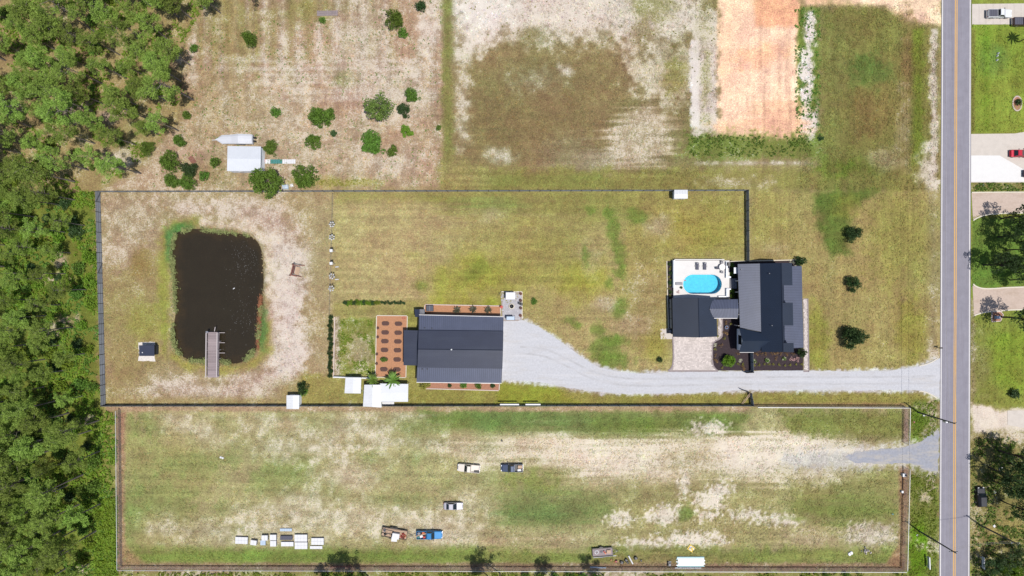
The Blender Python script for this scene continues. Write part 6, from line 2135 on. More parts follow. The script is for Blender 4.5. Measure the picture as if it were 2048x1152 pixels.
# --- single bushes and trees
BUSH = [
    # px, py, radius px, height factor, kind, name, label
    (500, 78, 17, 1.5, 'leaf', 'bush', 'lone green bush in the upper part of the north-west field'),
    (388, 98, 9, 1.2, 'leaf', 'bush', 'small green bush at the right edge of the upper left woods'),
    (374, 232, 10, 1.2, 'leaf', 'bush', 'small round bush between the woods and the covered boat'),
    (358, 282, 14, 1.3, 'leaf', 'bush', 'green bush above the pale broken pallet'),
    (340, 325, 22, 1.1, 'leaf', 'bush', 'large light green bush left of the bush cluster by the top fence'),
    (378, 338, 18, 1.1, 'leaf_dark', 'bush', 'dark bush in the middle of the cluster by the top fence'),
    (343, 362, 18, 1.0, 'leaf', 'bush', 'low bush at the lower left of the cluster by the top fence'),
    (376, 366, 18, 1.0, 'leaf', 'bush', 'low bush at the bottom of the cluster touching the top fence'),
    (430, 325, 12, 1.2, 'leaf', 'bush', 'round bush just left of the pale steel shed'),
    (410, 352, 11, 1.0, 'leaf', 'bush', 'small bush right of the bush cluster by the top fence'),
    (294, 298, 16, 1.0, 'leaf', 'bush', 'bush at the lower edge of the upper left woods'),
    (553, 226, 12, 1.2, 'leaf', 'bush', 'small bush above the covered boat in the open field'),
    (642, 235, 27, 1.3, 'leaf', 'bush', 'tall oval bush above a smaller bush in the north-west field'),
    (626, 283, 17, 1.2, 'leaf', 'bush', 'bush just below the tall oval bush'),
    (542, 295, 16, .9, 'leaf', 'bush', 'low wide bush at the right end of the covered boat'),
    (667, 267, 8, .8, 'leaf_dark', 'bush', 'tiny dark bush at the foot of the tall oval bush'),
    (612, 355, 26, 1.2, 'leaf', 'bush', 'broad bush above the top fence right of the largest bush'),
    (745, 285, 26, 1.0, 'leaf', 'bush', 'broad bush below the pale-leaved tree'),
    (785, 303, 13, 1.0, 'leaf', 'bush', 'small bush right of the broad bush below the pale-leaved tree'),
    (808, 220, 15, 1.0, 'leaf_dark', 'bush', 'dark bush just right of the pale-leaved tree'),
    (824, 190, 16, 1.1, 'leaf', 'bush', 'green bush at the upper right of the pale-leaved tree'),
    (813, 263, 13, .8, 'leaf_bright', 'bush', 'yellowish low bush below the dark bush by the pale-leaved tree'),
    (790, 38, 20, 1.3, 'leaf', 'bush', 'tall bush near the top edge of the north-west field'),
    (806, 68, 12, 1.0, 'leaf', 'bush', 'small bush just below the tall bush near the top edge'),
    (843, 14, 12, 1.3, 'leaf_dark', 'bush', 'dark small bush at the top edge of the north-west field'),
    (877, 256, 6, 1.0, 'leaf', 'bush', 'tiny bush by the grassy strip at the right of the north-west field'),
    (645, 40, 8, .8, 'leaf', 'bush', 'tiny bush below the timber stack'),
    (1706, 468, 17, 1.3, 'leaf_dark', 'bush', 'topmost of three dark bushes on the front lawn'),
    (1707, 567, 16, 1.3, 'leaf_dark', 'bush', 'middle one of three dark bushes on the front lawn'),
    (1709, 676, 26, 1.3, 'leaf_dark', 'bush', 'largest and lowest of three dark bushes on the front lawn'),
    (1599, 522, 11, 1.6, 'leaf_dark', 'bush', 'dark bush at the top right corner of the house'),
    (1602, 706, 11, 1.6, 'leaf_dark', 'bush', 'dark bush at the lower right corner of the house'),
    (1458, 722, 15, 1.3, 'leaf_bright', 'bush', 'big bright green bush in the courtyard bed'),
    (1068, 603, 7, 1.0, 'leaf', 'bush', 'tiny bush on the lawn right of the barn patio'),
    (1319, 720, 7, 1.2, 'leaf_dark', 'bush', 'tiny dark bush left of the paver driveway'),
    (606, 776, 12, 1.5, 'leaf_dark', 'bush', 'leggy dark bush beside the white shed on the lower fence'),
    (608, 784, 9, .8, 'leaf', 'bush', 'small green bush under the leggy bush by the white shed'),
    (2027, 788, 12, .9, 'leaf_dark', 'bush', 'dark round bush on the lawn right of the road'),
    (1642, 276, 6, .8, 'leaf_dark', 'bush', 'small black object beside the clay pad corner, modelled as a bush'),  # bush put in place of an unidentified black object
    (850, 771, 11, 1.0, 'leaf_yellow', 'bush', 'yellowish bush at the left end of the bed below the barn'),
    (899, 771, 5, 1.0, 'leaf_dark', 'bush', 'tiny bush in the bed below the barn'),
    (928, 770, 8, .8, 'leaf', 'bush', 'wide green bush in the middle of the bed below the barn'),
    (957, 772, 7, 1.0, 'leaf', 'bush', 'round green bush right of the middle in the bed below the barn'),
    (985, 771, 6, .9, 'leaf_dark', 'bush', 'small bush at the right end of the bed below the barn'),
    (2020, 1140, 22, 1.5, 'leaf_bright', 'bush', 'bright leafy bush at the bottom right corner'),
    (2032, 526, 14, 2.2, 'leaf_bright', 'bush', 'sunlit bright green bush under the roadside trees'),
    (1700, 1098, 1, .5, 'leaf', 'bush', None),
]
for i, (x, y, r, hf, k, nm, lab) in enumerate(BUSH):
    if lab is None:
        continue
    big = r >= 13 and k in BIG
    s = r / 8.0 / (2.55 if big else .95)
    plant(nm, lab, 'bush', W(x, y, (1.2 if big else .35) * s * hf), (BIG if big else SHR)[k][i % 3], (s, s, s * hf), rg.uniform(0, 6), None, ('stem', 'crown')).location.z = 0
for x, y, r, var, lab in ((531, 366, 34, 0, 'largest bushy tree, overhanging the top fence by the steel shed'), (761, 217, 31, 1, 'pale-leaved round tree in the north-west field')):
    s = r / 8 / 3.1
    plant('small_tree', lab, 'tree', W(x, y, 3.2 * s), OAK[var], s, 1.0 * var).location.z = 0
# copses and hedges
def hedge(lab, items):
    t = thing('hedge', lab, 'hedge')
    for i, (x, y, k, v, sc) in enumerate(items):
        me = k[v]
        link('stem', me[0], t, W(x, y), i * 1.3, sc)
        link('crown', me[1], t, W(x, y), i * 1.3, sc)


hedge('straggly hedge row across the lawn above the barn', [(692 + i * 6.1, 605 + (i % 2), SHR['leaf_bright' if i % 3 and i < 12 else 'leaf_dark'], i % 3, (.85, .7, .8) if i < 11 else (.7, .42, .5)) for i in range(20)])
hedge('dark tall hedge down the left side of the weedy plot', [(663.5 - (i > 6) * .6 - (i % 3), 634 + i * 9.0, SHR['leaf_dark'], i % 3, (.75, .75, 1.2)) for i in range(14)])
hedge('flowering hedge along the left side of the pool terrace', [(1338.5 + (i % 2) * 2, 528 + i * 6.2, TUFT['leaf_yellow'] if i % 3 else SHR['leaf_dark'], i % 2, (.6, .6, .6)) for i in range(11)])
for i, (x, y) in enumerate(((1463, 530), (1466, 540), (1462, 547), (1466, 552), (1464, 583), (1468, 588), (1463, 592))):
    plant('shrub', 'dark leafy plant in the bed between pool terrace and house', 'shrub', W(x, y), SHR['leaf_dark' if i % 2 else 'leaf'][i % 3], .65, i, 'plants between the terrace and the house', ('stem', 'crown'))
for i, (x, y) in enumerate(((1339.5, 606), (1341, 618), (1341.5, 630), (1342, 642))):
    plant('shrub', 'dark plant between garage wall and fence', 'shrub', W(x, y), SHR['leaf_dark'][i % 3], .5, i, 'plants left of the garage', ('stem', 'crown'))
# front bed rows
for i, x in enumerate((1511.6, 1521.5, 1529.8, 1542.6, 1552.6, 1561.4, 1572, 1584.8)):
    plant('bed_plant', 'tan tuft in the row against the lower wall of the house', 'plant', W(x, 707), TUFT['leaf_tan'][i % 2], .66, i, 'tan tufts below the house', ('stem', 'crown'))
for i, x in enumerate((1507.5, 1517, 1526.8, 1537.4, 1547.3, 1558.5, 1569.3, 1579, 1590, 1602.4)):
    plant('bed_plant', 'yellow-green tuft in the row beside the driveway', 'plant', W(x, 729), TUFT['leaf_yellow'][i % 2], .56, i, 'yellow-green tufts by the driveway', ('stem', 'crown'))
for i, (x, y, k, lab) in enumerate(((1508, 722, 'petal', 'white-flowering plant beside the dark garden fence'), (1533, 720, 'petal', 'white-flowering plant in the middle of the front bed'), (1567, 717, 'petal', 'white-flowering plant toward the right of the front bed'), (1583, 717, 'petal_pink', 'left one of two pink plants in the front bed'), (1593, 718.5, 'petal_pink', 'right one of two pink plants in the front bed'), (1552, 716, 'leaf_tan', 'small tan plant between the white-flowering plants'))):
    t = plant('bed_plant', lab, 'plant', W(x, y), TUFT[k][i % 2], .72, i, None, ('stem', 'flowers'))
    if k == 'petal':
        link('leaves', SHR['leaf'][i % 3][1], t, scale=(.85, .85, .75))
for i, (x, y, k, lab) in enumerate(((1450, 665, 'leaf_tan', 'orange tuft in the courtyard bed beside the walk'), (1440, 690, 'leaf_tan', 'large orange tuft at the bend of the courtyard walk'), (1451, 646, 'leaf_tan', 'topmost tan tuft in the courtyard bed'), (1430, 691, 'petal', 'pale tuft by the paver driveway at the bend'), (1431, 699, 'leaf_yellow', 'olive tuft below the pale one by the paver driveway'), (1431, 710, 'leaf_tan', 'third tuft down along the paver driveway'), (1431, 720, 'leaf_tan', 'orange tuft lowest but one along the paver driveway'), (1448, 676, 'leaf_yellow', 'yellow tuft in the courtyard bed'), (1442, 736, 'leaf_yellow', 'olive tuft at the bottom of the courtyard bed'), (1480, 722, 'petal', 'white tuft left of the dark garden fence'), (1477, 729, 'leaf_yellow', 'yellow tuft left of the dark garden fence'), (1486, 729, 'leaf_yellow', 'small yellow tuft nearest the dark garden fence'), (1486, 735, 'leaf_tan', 'orange tuft at the foot of the dark garden fence'), (1475, 707, 'leaf_tan', 'small tan tuft below the cross gable'), (1459, 648, 'leaf_yellow', 'yellow-green tuft beside the breezeway'), (1434, 673, 'leaf_yellow', 'tuft in the small bed at the garage corner'))):
    plant('bed_plant', lab, 'plant', W(x, y), TUFT[k][i % 2], .8 if 'orange' in lab else .6, i, None, ('stem', 'crown'))
pot(1452, 654.6, 'blue glazed pot in the courtyard bed', 'blue', .38)
plant('leafy_crop', 'green crop spilling over one oval planter', 'plant', W(*PLANTED) + Vector((0, 0, .36)), SHR['leaf'][1], (1.05, .62, .5), 0, None, ('stem', 'leaves'))
for i, (x, y, lab) in enumerate(((914, 620, 'left one of three bronze spiky plants above the barn'), (946.5, 619, 'middle one of three bronze spiky plants above the barn'), (977, 620, 'right one of three bronze spiky plants above the barn'))):
    plant('spiky_plant', lab, 'plant', W(x, y), FROND['bronze'], 1.25, i, None, ('stem', 'fronds'))
plant('banana_plant', 'narrow leafy frond tree at the left of the white carport', 'tree', W(750, 757), FROND['banana'], (.85, 1.1, 1.4), .3, None, ('stem', 'fronds'))
plant('banana_plant', 'wide leafy frond tree overhanging the white carport', 'tree', W(790, 757), FROND['banana'], 1.3, 1.2, None, ('stem', 'fronds'))
plant('palm_tree', 'small palm on the lawn right of the road, top right', 'palm tree', W(2037, 84), FROND['palm'], 1.0, 0, None, ('trunk', 'fronds'))
plant('potted_flower', 'dark flowering plant at the lower left of the pool', 'plant', W(1355, 584) + Vector((0, 0, ZDK)), TUFT['petal_pink'][0], .5, 0, None, ('stem', 'flowers'))
plant('potted_flower', 'leafy plant at the left rim of the pool', 'plant', W(1361, 575) + Vector((0, 0, ZDK)), SHR['leaf_dark'][0], .42, 0, None, ('stem', 'leaves'))
for i, (x, y) in enumerate(((1580, 523), (1586, 525), (1590, 531))):
    plant('bed_plant', 'white-flowering plant at the upper right corner of the house', 'plant', W(x, y), TUFT['petal'][i % 2], .5, i, 'white flowers at the house corner', ('stem', 'flowers'))

# --- trees right of the road and along the bottom (bases; most crowns lean out of the frame)
EAST = [(2003, 634, 1.45, 'tree by the utility box island'), (2003, 437, 1.35, 'tree beside the upper gravel loop'), (1996, 474, 1.2, 'tree nearest the road inside the loop'), (2012, 500, 1.35, 'tall tree in the middle of the loop'), (2000, 532, 1.2, 'tree at the lower left of the loop'), (2030, 545, 1.25, 'tree at the lower right of the loop'), (2040, 470, 1.3, 'tree at the upper right of the loop'), (1966, 530, 1.15, 'tree at the roadside edge of the loop'), (2020, 560, 1.1, 'tree just above the lower gravel loop'),
        (1996, 900, 1.45, 'tree below the sandy drive'), (2016, 925, 1.5, 'tree above the black car'), (2012, 956, 1.5, 'tree right of the black car'), (1986, 962, 1.1, 'tree closest to the black car'), (2000, 1000, 1.2, 'tree behind the black car'), (1978, 935, 1.3, 'tree at the road edge above the black car')]
for i, (x, y, s, lab) in enumerate(EAST):
    plant('roadside_tree', 'dark ' + lab + ' right of the road', 'tree', W(x, y), BROAD[i % 3], (s * .68, s * .68, s), i * 1.7)
for i, (x, y, s, lab) in enumerate(((1962, 1120, .62, 'tree at the road edge near the bottom right'), (1990, 1108, .7, 'bushy tree below the right utility pole'), (2012, 1090, .55, 'small tree at the foot of the right utility pole'), (1975, 1150, .8, 'tree at the bottom edge right of the road'), (2030, 1120, .7, 'bushy tree at the lower right edge'))):
    plant('roadside_tree', 'dark ' + lab, 'tree', W(x, y), BROAD[i % 3], s, i * 1.1)
for i, (x, y, s, lab) in enumerate(((736, 1151, 1.25, 'left one of the pair behind the red ladder'), (706, 1150, 1.0, 'second of the pair behind the red ladder'), (664, 1153, .8, 'small one left of the red ladder'), (1000, 1146, 1.15, 'near the middle of the bottom fence'), (975, 1151, .9, 'just left of the one near the middle'), (1112, 1152, .95, 'between the middle and the blue rails'), (1206, 1150, 1.0, 'behind the blue rails'))):
    plant('fence_tree', 'dark tree outside the bottom fence, ' + lab, 'tree', W(x, y), PINES[i % 7], (s * .72, s * .72, s * 1.08), i * 2.1)
for i, (x, y, r) in enumerate(((652, 1152, 12), (676, 1153, 10), (700, 1153, 12), (726, 1152, 11), (1052, 1153, 11), (1080, 1152, 12), (1110, 1154, 12), (1140, 1153, 13), (1165, 1152, 12), (1190, 1153, 11), (1650, 1150, 7), (1690, 1149, 8))):
    s = r / 8
    plant('fence_shrub', 'scrubby shrub along the outside of the bottom fence', 'shrub', W(x, y), SHR['leaf'][i % 3], (s, s, s), i, 'shrubs outside the bottom fence', ('stem', 'crown'))
# ------------------------------------------------------------------ vehicles
def paint(name, col, metallic=0.25):
    return mat(name, col, 0.32, 0.05, 1.5, metallic=metallic, spec=0.5)


def ring(x, w, zb, zt):
    half = [(w * .86, zb), (w, zb + .14), (w, zt - .16), (w * .95, zt - .05), (w * .8, zt)]
    return [(x, y, z) for y, z in half] + [(x, -y, z) for y, z in reversed(half)]


def glass_on(parent, name, q, m, ins=.12, off=.012):
    P = [Vector(p) for p in q]
    c = sum(P, Vector()) / 4
    n = (P[1] - P[0]).cross(P[3] - P[0]).normalized()
    if n.dot(c - Vector((c.x * .6, 0, .9))) < 0:
        n = -n
    P = [p + (c - p).normalized() * ins for p in P]
    MB().hexa([p + n * .002 for p in P], [p + n * off for p in P]).build(name, m, parent)


def vehicle(name, lab, cat, px_, py_, rz, kind, L, Wd, m, bedm=None, cover=False):
    """front faces local +x"""
    t = thing(name, lab, cat, W(px_, py_), rz)
    h = Wd / 2
    f, r = L / 2, -L / 2
    pick = kind == 'pickup'
    hz = 1.08 if kind in ('pickup', 'suv') else .92
    belt = hz + .06
    roof = {'pickup': 1.82, 'suv': 1.75, 'sedan': 1.45}[kind]
    if pick:
        cab0, cab1 = f - L * .30, f - L * .60
        end = cab1 - .06
    elif kind == 'suv':
        cab0, cab1 = f - L * .28, r + .12
        end = r
    else:
        cab0, cab1 = f - L * .30, r + L * .13
        end = r
    rings = [ring(f, h * .72, .42, hz - .32), ring(f - .08, h * .86, .36, hz - .16), ring(f - .35, h * .96, .32, hz - .06), ring(cab0, h, .3, hz + .04), ring((cab0 + end) / 2, h, .3, belt)]
    if pick:
        rings += [ring(end, h, .3, belt)]
    else:
        rings += [ring(end + .45, h * .98, .32, hz + .02), ring(end + .1, h * .9, .36, hz - .06), ring(end, h * .78, .42, hz - .2)]
    MB().loft(rings).build('body', m, t, smooth=False)
    wt = h * .76
    sl = {'pickup': .75, 'suv': .8, 'sedan': .95}[kind]
    bs = {'pickup': .12, 'suv': .3, 'sedan': .75}[kind]
    wb = h * .93
    b_ = [(cab0, wb, belt - .03), (cab0, -wb, belt - .03), (cab1, -wb, belt - .03), (cab1, wb, belt - .03)]
    u_ = [(cab0 - sl, wt, roof), (cab0 - sl, -wt, roof), (cab1 + bs, -wt, roof), (cab1 + bs, wt, roof)]
    MB().hexa(b_, u_).build('cabin', m, t)
    MB().hexa([(p[0] * 1.0, p[1] * .98, roof + .002) for p in u_], [(p[0] - .06 * (1 if i < 2 else -1), p[1] * .86, roof + .05) for i, p in enumerate(u_)]).build('roof', m, t)
    glass_on(t, 'windscreen', [b_[0], b_[1], u_[1], u_[0]], M['glass'], .09)
    glass_on(t, 'rear_window', [b_[2], b_[3], u_[3], u_[2]], M['glass'], .12)
    for s in (0, 1):
        q = [b_[0], b_[3], u_[3], u_[0]] if s == 0 else [b_[2], b_[1], u_[1], u_[2]]
        glass_on(t, 'side_window', q, M['glass'], .14)
        y = (1, -1)[s]
        MB().box(cab0 - .35, cab0 - .15, y * (h + .02) - .0 if y > 0 else -(h + .24), y * (h + .24) if y > 0 else -(h + .02), belt, belt + .17).build('mirror', M['black'], t)
        MB().box(f - .22, f - .03, y * h * .62 - .16, y * h * .62 + .16, hz - .3, hz - .135).build('headlight', M['lamp'], t)
        MB().box(r - .015, r + .06, y * h * .74 - .1, y * h * .74 + .1, .62, .85).build('tail_light', M['tail'], t)
    MB().box(f - .06, f + .07, -h * .8, h * .8, .34, .55).build('front_bumper', M['chrome'] if pick else m, t)
    MB().box(r - .07, r + .03, -h * .85, h * .85, .36, .56).build('rear_bumper', M['chrome'] if pick else m, t)
    if pick:
        bt_ = belt + .05
        bm_ = bedm or m
        MB().box(r + .06, end - .01, -h * .86, h * .86, .62, .68).build('bed_floor', bm_, t)
        for y in (1, -1):
            MB().hexa([(r + .02, y * h, .34), (end - .01, y * h, .34), (end - .01, y * h * .87, .34), (r + .02, y * h * .87, .34)], [(r + .02, y * h * .97, bt_), (end - .01, y * h * .97, bt_), (end - .01, y * h * .88, bt_), (r + .02, y * h * .88, bt_)]).build('bed_side', m, t)
        MB().box(r, r + .07, -h * .87, h * .87, .5, bt_ - .02).build('tailgate', m, t)
        MB().box(end - .1, end - .02, -h * .86, h * .86, .69, bt_).build('bed_front', m, t)
        if cover:
            MB().box(r + .08, end - .11, -h * .86, h * .86, bt_ + .004, bt_ + .05).build('bed_cover', M['cushion'], t)
            for k in range(3):
                x_ = r + .1 + (k + 1) * (end - .2 - r) / 4
                MB().box(x_ - .02, x_ + .02, -h * .85, h * .85, bt_ + .051, bt_ + .06).build('cover_seam', M['black'], t)
    for x_ in (f - L * .17, r + L * .2):
        for y in (1, -1):
            w_ = MB().tube([(x_, y * (h - .24), .36), (x_, y * (h + .01), .36)], .36, 16).build('wheel', M['rubber'], t)
            MB().tube([(x_, y * (h + .011), .36), (x_, y * (h + .03), .36)], .22, 12).build('rim', M['rim'], w_)
    return t


cream = vehicle('pickup_truck', 'cream pickup truck parked askew on the lower lot', 'pickup truck', 938, 934.5, R(180 - 5), 'pickup', 5.5, 1.95, paint('cream_paint', alb(244, 234, 222), 0))
navy = vehicle('pickup_truck', 'dark navy pickup truck with a loaded bed on the lower lot', 'pickup truck', 1024, 934, R(180), 'pickup', 5.4, 1.95, paint('navy_paint', (.03, .045, .085)), M['black'])
vehicle('sedan', 'silver sedan parked alone on the lower lot', 'car', 907, 1010, R(0), 'sedan', 4.7, 1.85, paint('silver_paint', alb(206, 204, 214)))
bluet = vehicle('pickup_truck', 'bright blue pickup truck hitched to the loaded trailer', 'pickup truck', 860, 1067, R(0), 'pickup', 6.4, 2.0, paint('blue_paint', (.015, .14, .33)), M['black'])
vehicle('pickup_truck', 'white pickup truck with a dark bed cover on the top right driveway', 'pickup truck', 1994, 30, R(0), 'pickup', 5.9, 2.0, paint('white_paint_car', alb(244, 246, 250), 0), None, True)
vehicle('pickup_truck', 'brown-black pickup truck at the right edge of the top driveway', 'pickup truck', 2044, 46, R(0), 'pickup', 5.7, 2.0, paint('brown_paint', (.06, .035, .04)), None, True)
vehicle('sedan', 'red sedan on the wide concrete driveway', 'car', 2035, 308, R(0), 'sedan', 4.6, 1.85, paint('red_car_paint', (.42, .015, .035)))
vehicle('sedan', 'dark car just entering the frame below the red sedan', 'car', 2062, 348, R(0), 'sedan', 4.6, 1.85, paint('plum_paint', (.05, .04, .06)))
vehicle('sport_utility', 'black sport utility parked under the trees beside the road', 'car', 1957, 992, R(92), 'suv', 4.9, 1.95, paint('black_car_paint', (.012, .014, .02)))


def crate(name, lab, cat, loc, rz, sx, sy, sz, m, slats=0):
    t = thing(name, lab, cat, loc, rz)
    MB().box(-sx / 2, sx / 2, -sy / 2, sy / 2, 0, sz).build('body', m, t)
    MB().box(-sx / 2 - .02, sx / 2 + .02, -sy / 2 - .02, sy / 2 + .02, sz + .001, sz + .06).build('lid', m, t)
    return t


def rel(v, x, y, z):
    a = v.rotation_euler.z
    return v.location + Vector((x * math.cos(a) - y * math.sin(a), x * math.sin(a) + y * math.cos(a), z))


crate('cardboard_box', 'tan box in the bed of the navy pickup', 'box', rel(navy, -2.0, -.35, .69), 0, 1.0, .7, .45, M['wood_tan'])
crate('cooler', 'white cooler in the bed of the navy pickup', 'cooler', rel(navy, -1.8, .45, .69), .1, .8, .45, .4, M['white_soft'])
crate('toolbox', 'black toolbox in the bed of the navy pickup', 'toolbox', rel(navy, -2.35, .5, .69), 0, .4, .5, .35, M['black'])
crate('toolbox', 'long black toolbox along the bed side of the cream pickup', 'toolbox', rel(cream, -2.0, .62, .69), 0, 1.1, .3, .35, M['black'])
for i, (x, y, sx, sy, m_, nm, lab) in enumerate(((-1.3, -.5, .5, .4, 'red', 'fuel_can', 'red fuel can in the bed of the blue pickup'), (-2.0, -.3, .7, .5, 'white_soft', 'bucket_box', 'white box in the bed of the blue pickup'), (-2.6, .4, .6, .5, 'grey', 'tool_case', 'grey case in the bed of the blue pickup'), (-1.5, .45, .6, .6, 'orange', 'hose_box', 'orange box in the bed of the blue pickup'), (-2.7, -.5, .4, .5, 'teal', 'bin', 'green bin in the bed of the blue pickup'))):
    crate(nm, lab, 'box', rel(bluet, x, y, .69), i * .4, sx, sy, .4, M[m_])
t = thing('timber', 'long pale board lying across the bed of the blue pickup', 'board', rel(bluet, -2.2, .1, 1.22), .25)
MB().box(-1.5, 1.5, -.08, .08, 0, .05).build('board', M['wood_tan'], t)


def trailer(lab, px_, py_, rz, L, Wd, deckm, wheels=2):
    t = thing('utility_trailer', lab, 'trailer', W(px_, py_), rz)
    n = 7
    for k in range(n):
        y = -Wd / 2 + Wd * (k + .5) / n
        MB().box(-L / 2, L / 2, y - Wd / n * .46, y + Wd / n * .46, .55, .6).build('deck_board', deckm, t)
    for y in (-Wd / 2 - .05, Wd / 2 + .05):
        MB().bar((-L / 2, y, .58), (L / 2, y, .58), .09, .14).build('side_beam', M['black'], t)
        MB().bar((-L / 2, y, .98), (L / 2, y, .98), .06).build('side_rail', M['black'], t)
        for k in range(5):
            x = -L / 2 + k * L / 4
            MB().bar((x, y, .66), (x, y, .95), .05).build('stake', M['black'], t)
        s = 1 if y > 0 else -1
        for x in ((-.75, .15) if wheels == 2 else (-.3,)):
            w_ = MB().tube([(x, y + s * .08, .36), (x, y + s * .3, .36)], .36, 14).build('wheel', M['rubber'], t)
            MB().tube([(x, y + s * .301, .36), (x, y + s * .315, .36)], .2, 10).build('rim', M['rim'], w_)
        MB().box(-1.25 if wheels == 2 else -.75, .65 if wheels == 2 else .15, y + s * .06 if s > 0 else y - .34, y + .34 if s > 0 else y - .06, .76, .8).build('mudguard', M['black'], t)
    for x in (-L / 2, L / 2):
        MB().bar((x, -Wd / 2, .58), (x, Wd / 2, .58), .09, .14).build('end_beam', M['black'], t)
    for y in (-.6, .6):
        MB().bar((L / 2 + .04, y, .56), (L / 2 + 1.4, 0, .52), .09).build('tongue', M['black'], t)
    MB().tube([(L / 2 + .9, 0, .1), (L / 2 + .9, 0, .8)], .05, 6).build('jack', M['galv'], t)
    return t


tr = trailer('loaded black utility trailer behind the blue pickup', 790, 1064.5, R(-9), 6.3, 2.1, M['wood_tan'])
crate('water_tank', 'white square tank on the loaded trailer', 'tank', rel(tr, .5, -.35, .61), R(-9), 1.7, 1.3, .8, M['white_soft'])
crate('water_tank', 'white square panel overhanging the side of the loaded trailer', 'tank', rel(tr, .25, -1.2, .65), R(-4), 1.35, 1.0, .7, M['white_soft'])
for i, (x, y, m_, lab) in enumerate(((2.2, .2, 'red', 'red machine'), (2.7, -.2, 'orange', 'orange machine'), (2.4, -.65, 'black', 'black machine'), (1.9, -.5, 'red', 'second red machine'), (-2.2, -.5, 'black', 'black engine block'), (-2.5, .4, 'grey', 'grey engine block'), (-.4, -.6, 'black', 'low black machine'))):
    t = thing('machine', lab + ' riding on the loaded trailer, ' + ('front end' if x > 1 else ('middle' if x > -1 else 'rear end')), 'machine', rel(tr, x, y, .61), i * .9)
    MB().box(-.28, .28, -.22, .22, .08, .45).build('engine', M[m_], t)
    MB().lathe([(.16, .451), (.18, .5), (.12, .6)], 10).build('fuel_cap', M['black'], t)
    MB().tube([(-.25, -.2, .3), (-.75, -.22, .8), (-.75, .22, .8), (-.25, .2, .3)], .025, 5).build('handle', M[m_], t)
    for s in (-1, 1):
        MB().tube([(.1, s * .24, .12), (.1, s * .32, .12)], .12, 10).build('wheel', M['rubber'], t)
for i, y in enumerate((-.3, .55)):
    t = thing('metal_beam', '%s dark steel beam lying along the rear of the loaded trailer' % ('lower', 'upper')[i], 'beam', rel(tr, -1.6, y, .61), R(-9 - 3 * i))
    MB().bar((-1.5, 0, .06), (1.4, 0, .06), .12).build('beam', M['black'], t)

tr2 = trailer('small grey flat trailer with tools by the bottom fence', 1204.5, 1102, R(4), 5.0, 1.9, M['wood_grey'], 1)
for i, (x, y, r_, m_, nm, lab) in enumerate(((-1.5, .1, .5, 'white_soft', 'wire_coil', 'large pale coil on the grey trailer'), (-.3, .1, .3, 'grey', 'hose_coil', 'small grey coil on the grey trailer'))):
    t = thing(nm, lab, 'coil', rel(tr2, x, y, .61))
    for k in range(3):
        MB().tube([((r_ - k * .07) * math.cos(a * R(20)), (r_ - k * .07) * math.sin(a * R(20)), .05 + .05 * k) for a in range(19)], .04, 5).build('loop', M[m_], t)
crate('fuel_can', 'red fuel can on the grey trailer', 'fuel can', rel(tr2, .35, .2, .61), .3, .3, .25, .35, M['red'])
crate('fuel_can', 'orange fuel can on the grey trailer', 'fuel can', rel(tr2, .65, -.2, .61), .8, .35, .25, .3, M['orange'])
crate('crate', 'pale tan crate on the grey trailer', 'crate', rel(tr2, 1.5, .1, .61), 0, .95, .8, .3, M['wood_tan'])
t = thing('pipe', 'long white pipe along the lower side of the grey trailer', 'pipe', rel(tr2, .2, -1.15, .75), R(4))
MB().tube([(-2.6, 0, 0), (3.1, .1, 0)], .09, 8).build('tube', M['white_soft'], t)

# ------------------------------------------------------------------ stacks of white panels on the lower lot
def panel_stack(lab, px_, py_, sx, sy, sz, m, cols, rows, rz=0.0, cat='panels'):
    t = thing('panel_stack', lab, cat, W(px_, py_), rz, 'white panels and crates on the lower lot')
    MB().box(-sx / 2 + .03, sx / 2 - .03, -sy / 2 + .03, sy / 2 - .03, 0, sz - .05).build('frame', M['grey'], t)
    cw, ch = sx / cols, sy / rows
    me = MB().box(.012, cw - .012, .012, ch - .012, 0, .05).mesh('panel', m)
    for i in range(cols):
        for j in range(rows):
            link('panel', me, t, (-sx / 2 + i * cw, -sy / 2 + j * ch, sz - .045))
    return t


wm = M['white_soft']
panel_stack('leftmost wide white panel stack on the lower lot', 485, 1079, 3.1, 1.7, .6, wm, 4, 2, R(-2))
panel_stack('single small white crate right of the leftmost stack', 510, 1082.5, 1.5, 1.2, .9, wm, 2, 1, R(-8))
panel_stack('white crate above the pale blue crate', 532, 1073, 1.55, 1.3, .9, wm, 2, 1)
panel_stack('small pale blue crate among the white crates', 527.5, 1084, 1.3, 1.2, .5, M['pale_blue'], 2, 1)
panel_stack('upper one of two square white crates side by side vertically', 548.5, 1072.5, 1.6, 1.4, .8, wm, 2, 1)
panel_stack('lower one of two square white crates side by side vertically', 548.5, 1085, 1.5, 1.4, .7, wm, 2, 1)
panel_stack('pale blue flat panel above the dark crate', 572.5, 1059, 3.0, .7, .25, M['pale_blue'], 5, 1)
panel_stack('long dark slatted crate among the white stacks', 574, 1074, 3.0, 1.0, .6, M['cushion'], 5, 1)
panel_stack('low white crate with dark braces below the dark crate', 576, 1086.5, 3.1, 1.1, .5, wm, 3, 1)
panel_stack('upper wide white panel stack right of the dark crate', 603.5, 1074, 3.15, 1.75, .7, wm, 4, 2)
panel_stack('lower wide white panel stack right of the dark crate', 604, 1089, 3.15, 1.7, .7, wm, 4, 2)
panel_stack('rightmost wide white panel stack on the lower lot', 636.5, 1081, 3.1, 1.7, .6, wm, 4, 2)
panel_stack('thin white panel strip below the rightmost stack', 633, 1094, 3.1, .75, .3, wm, 4, 1)

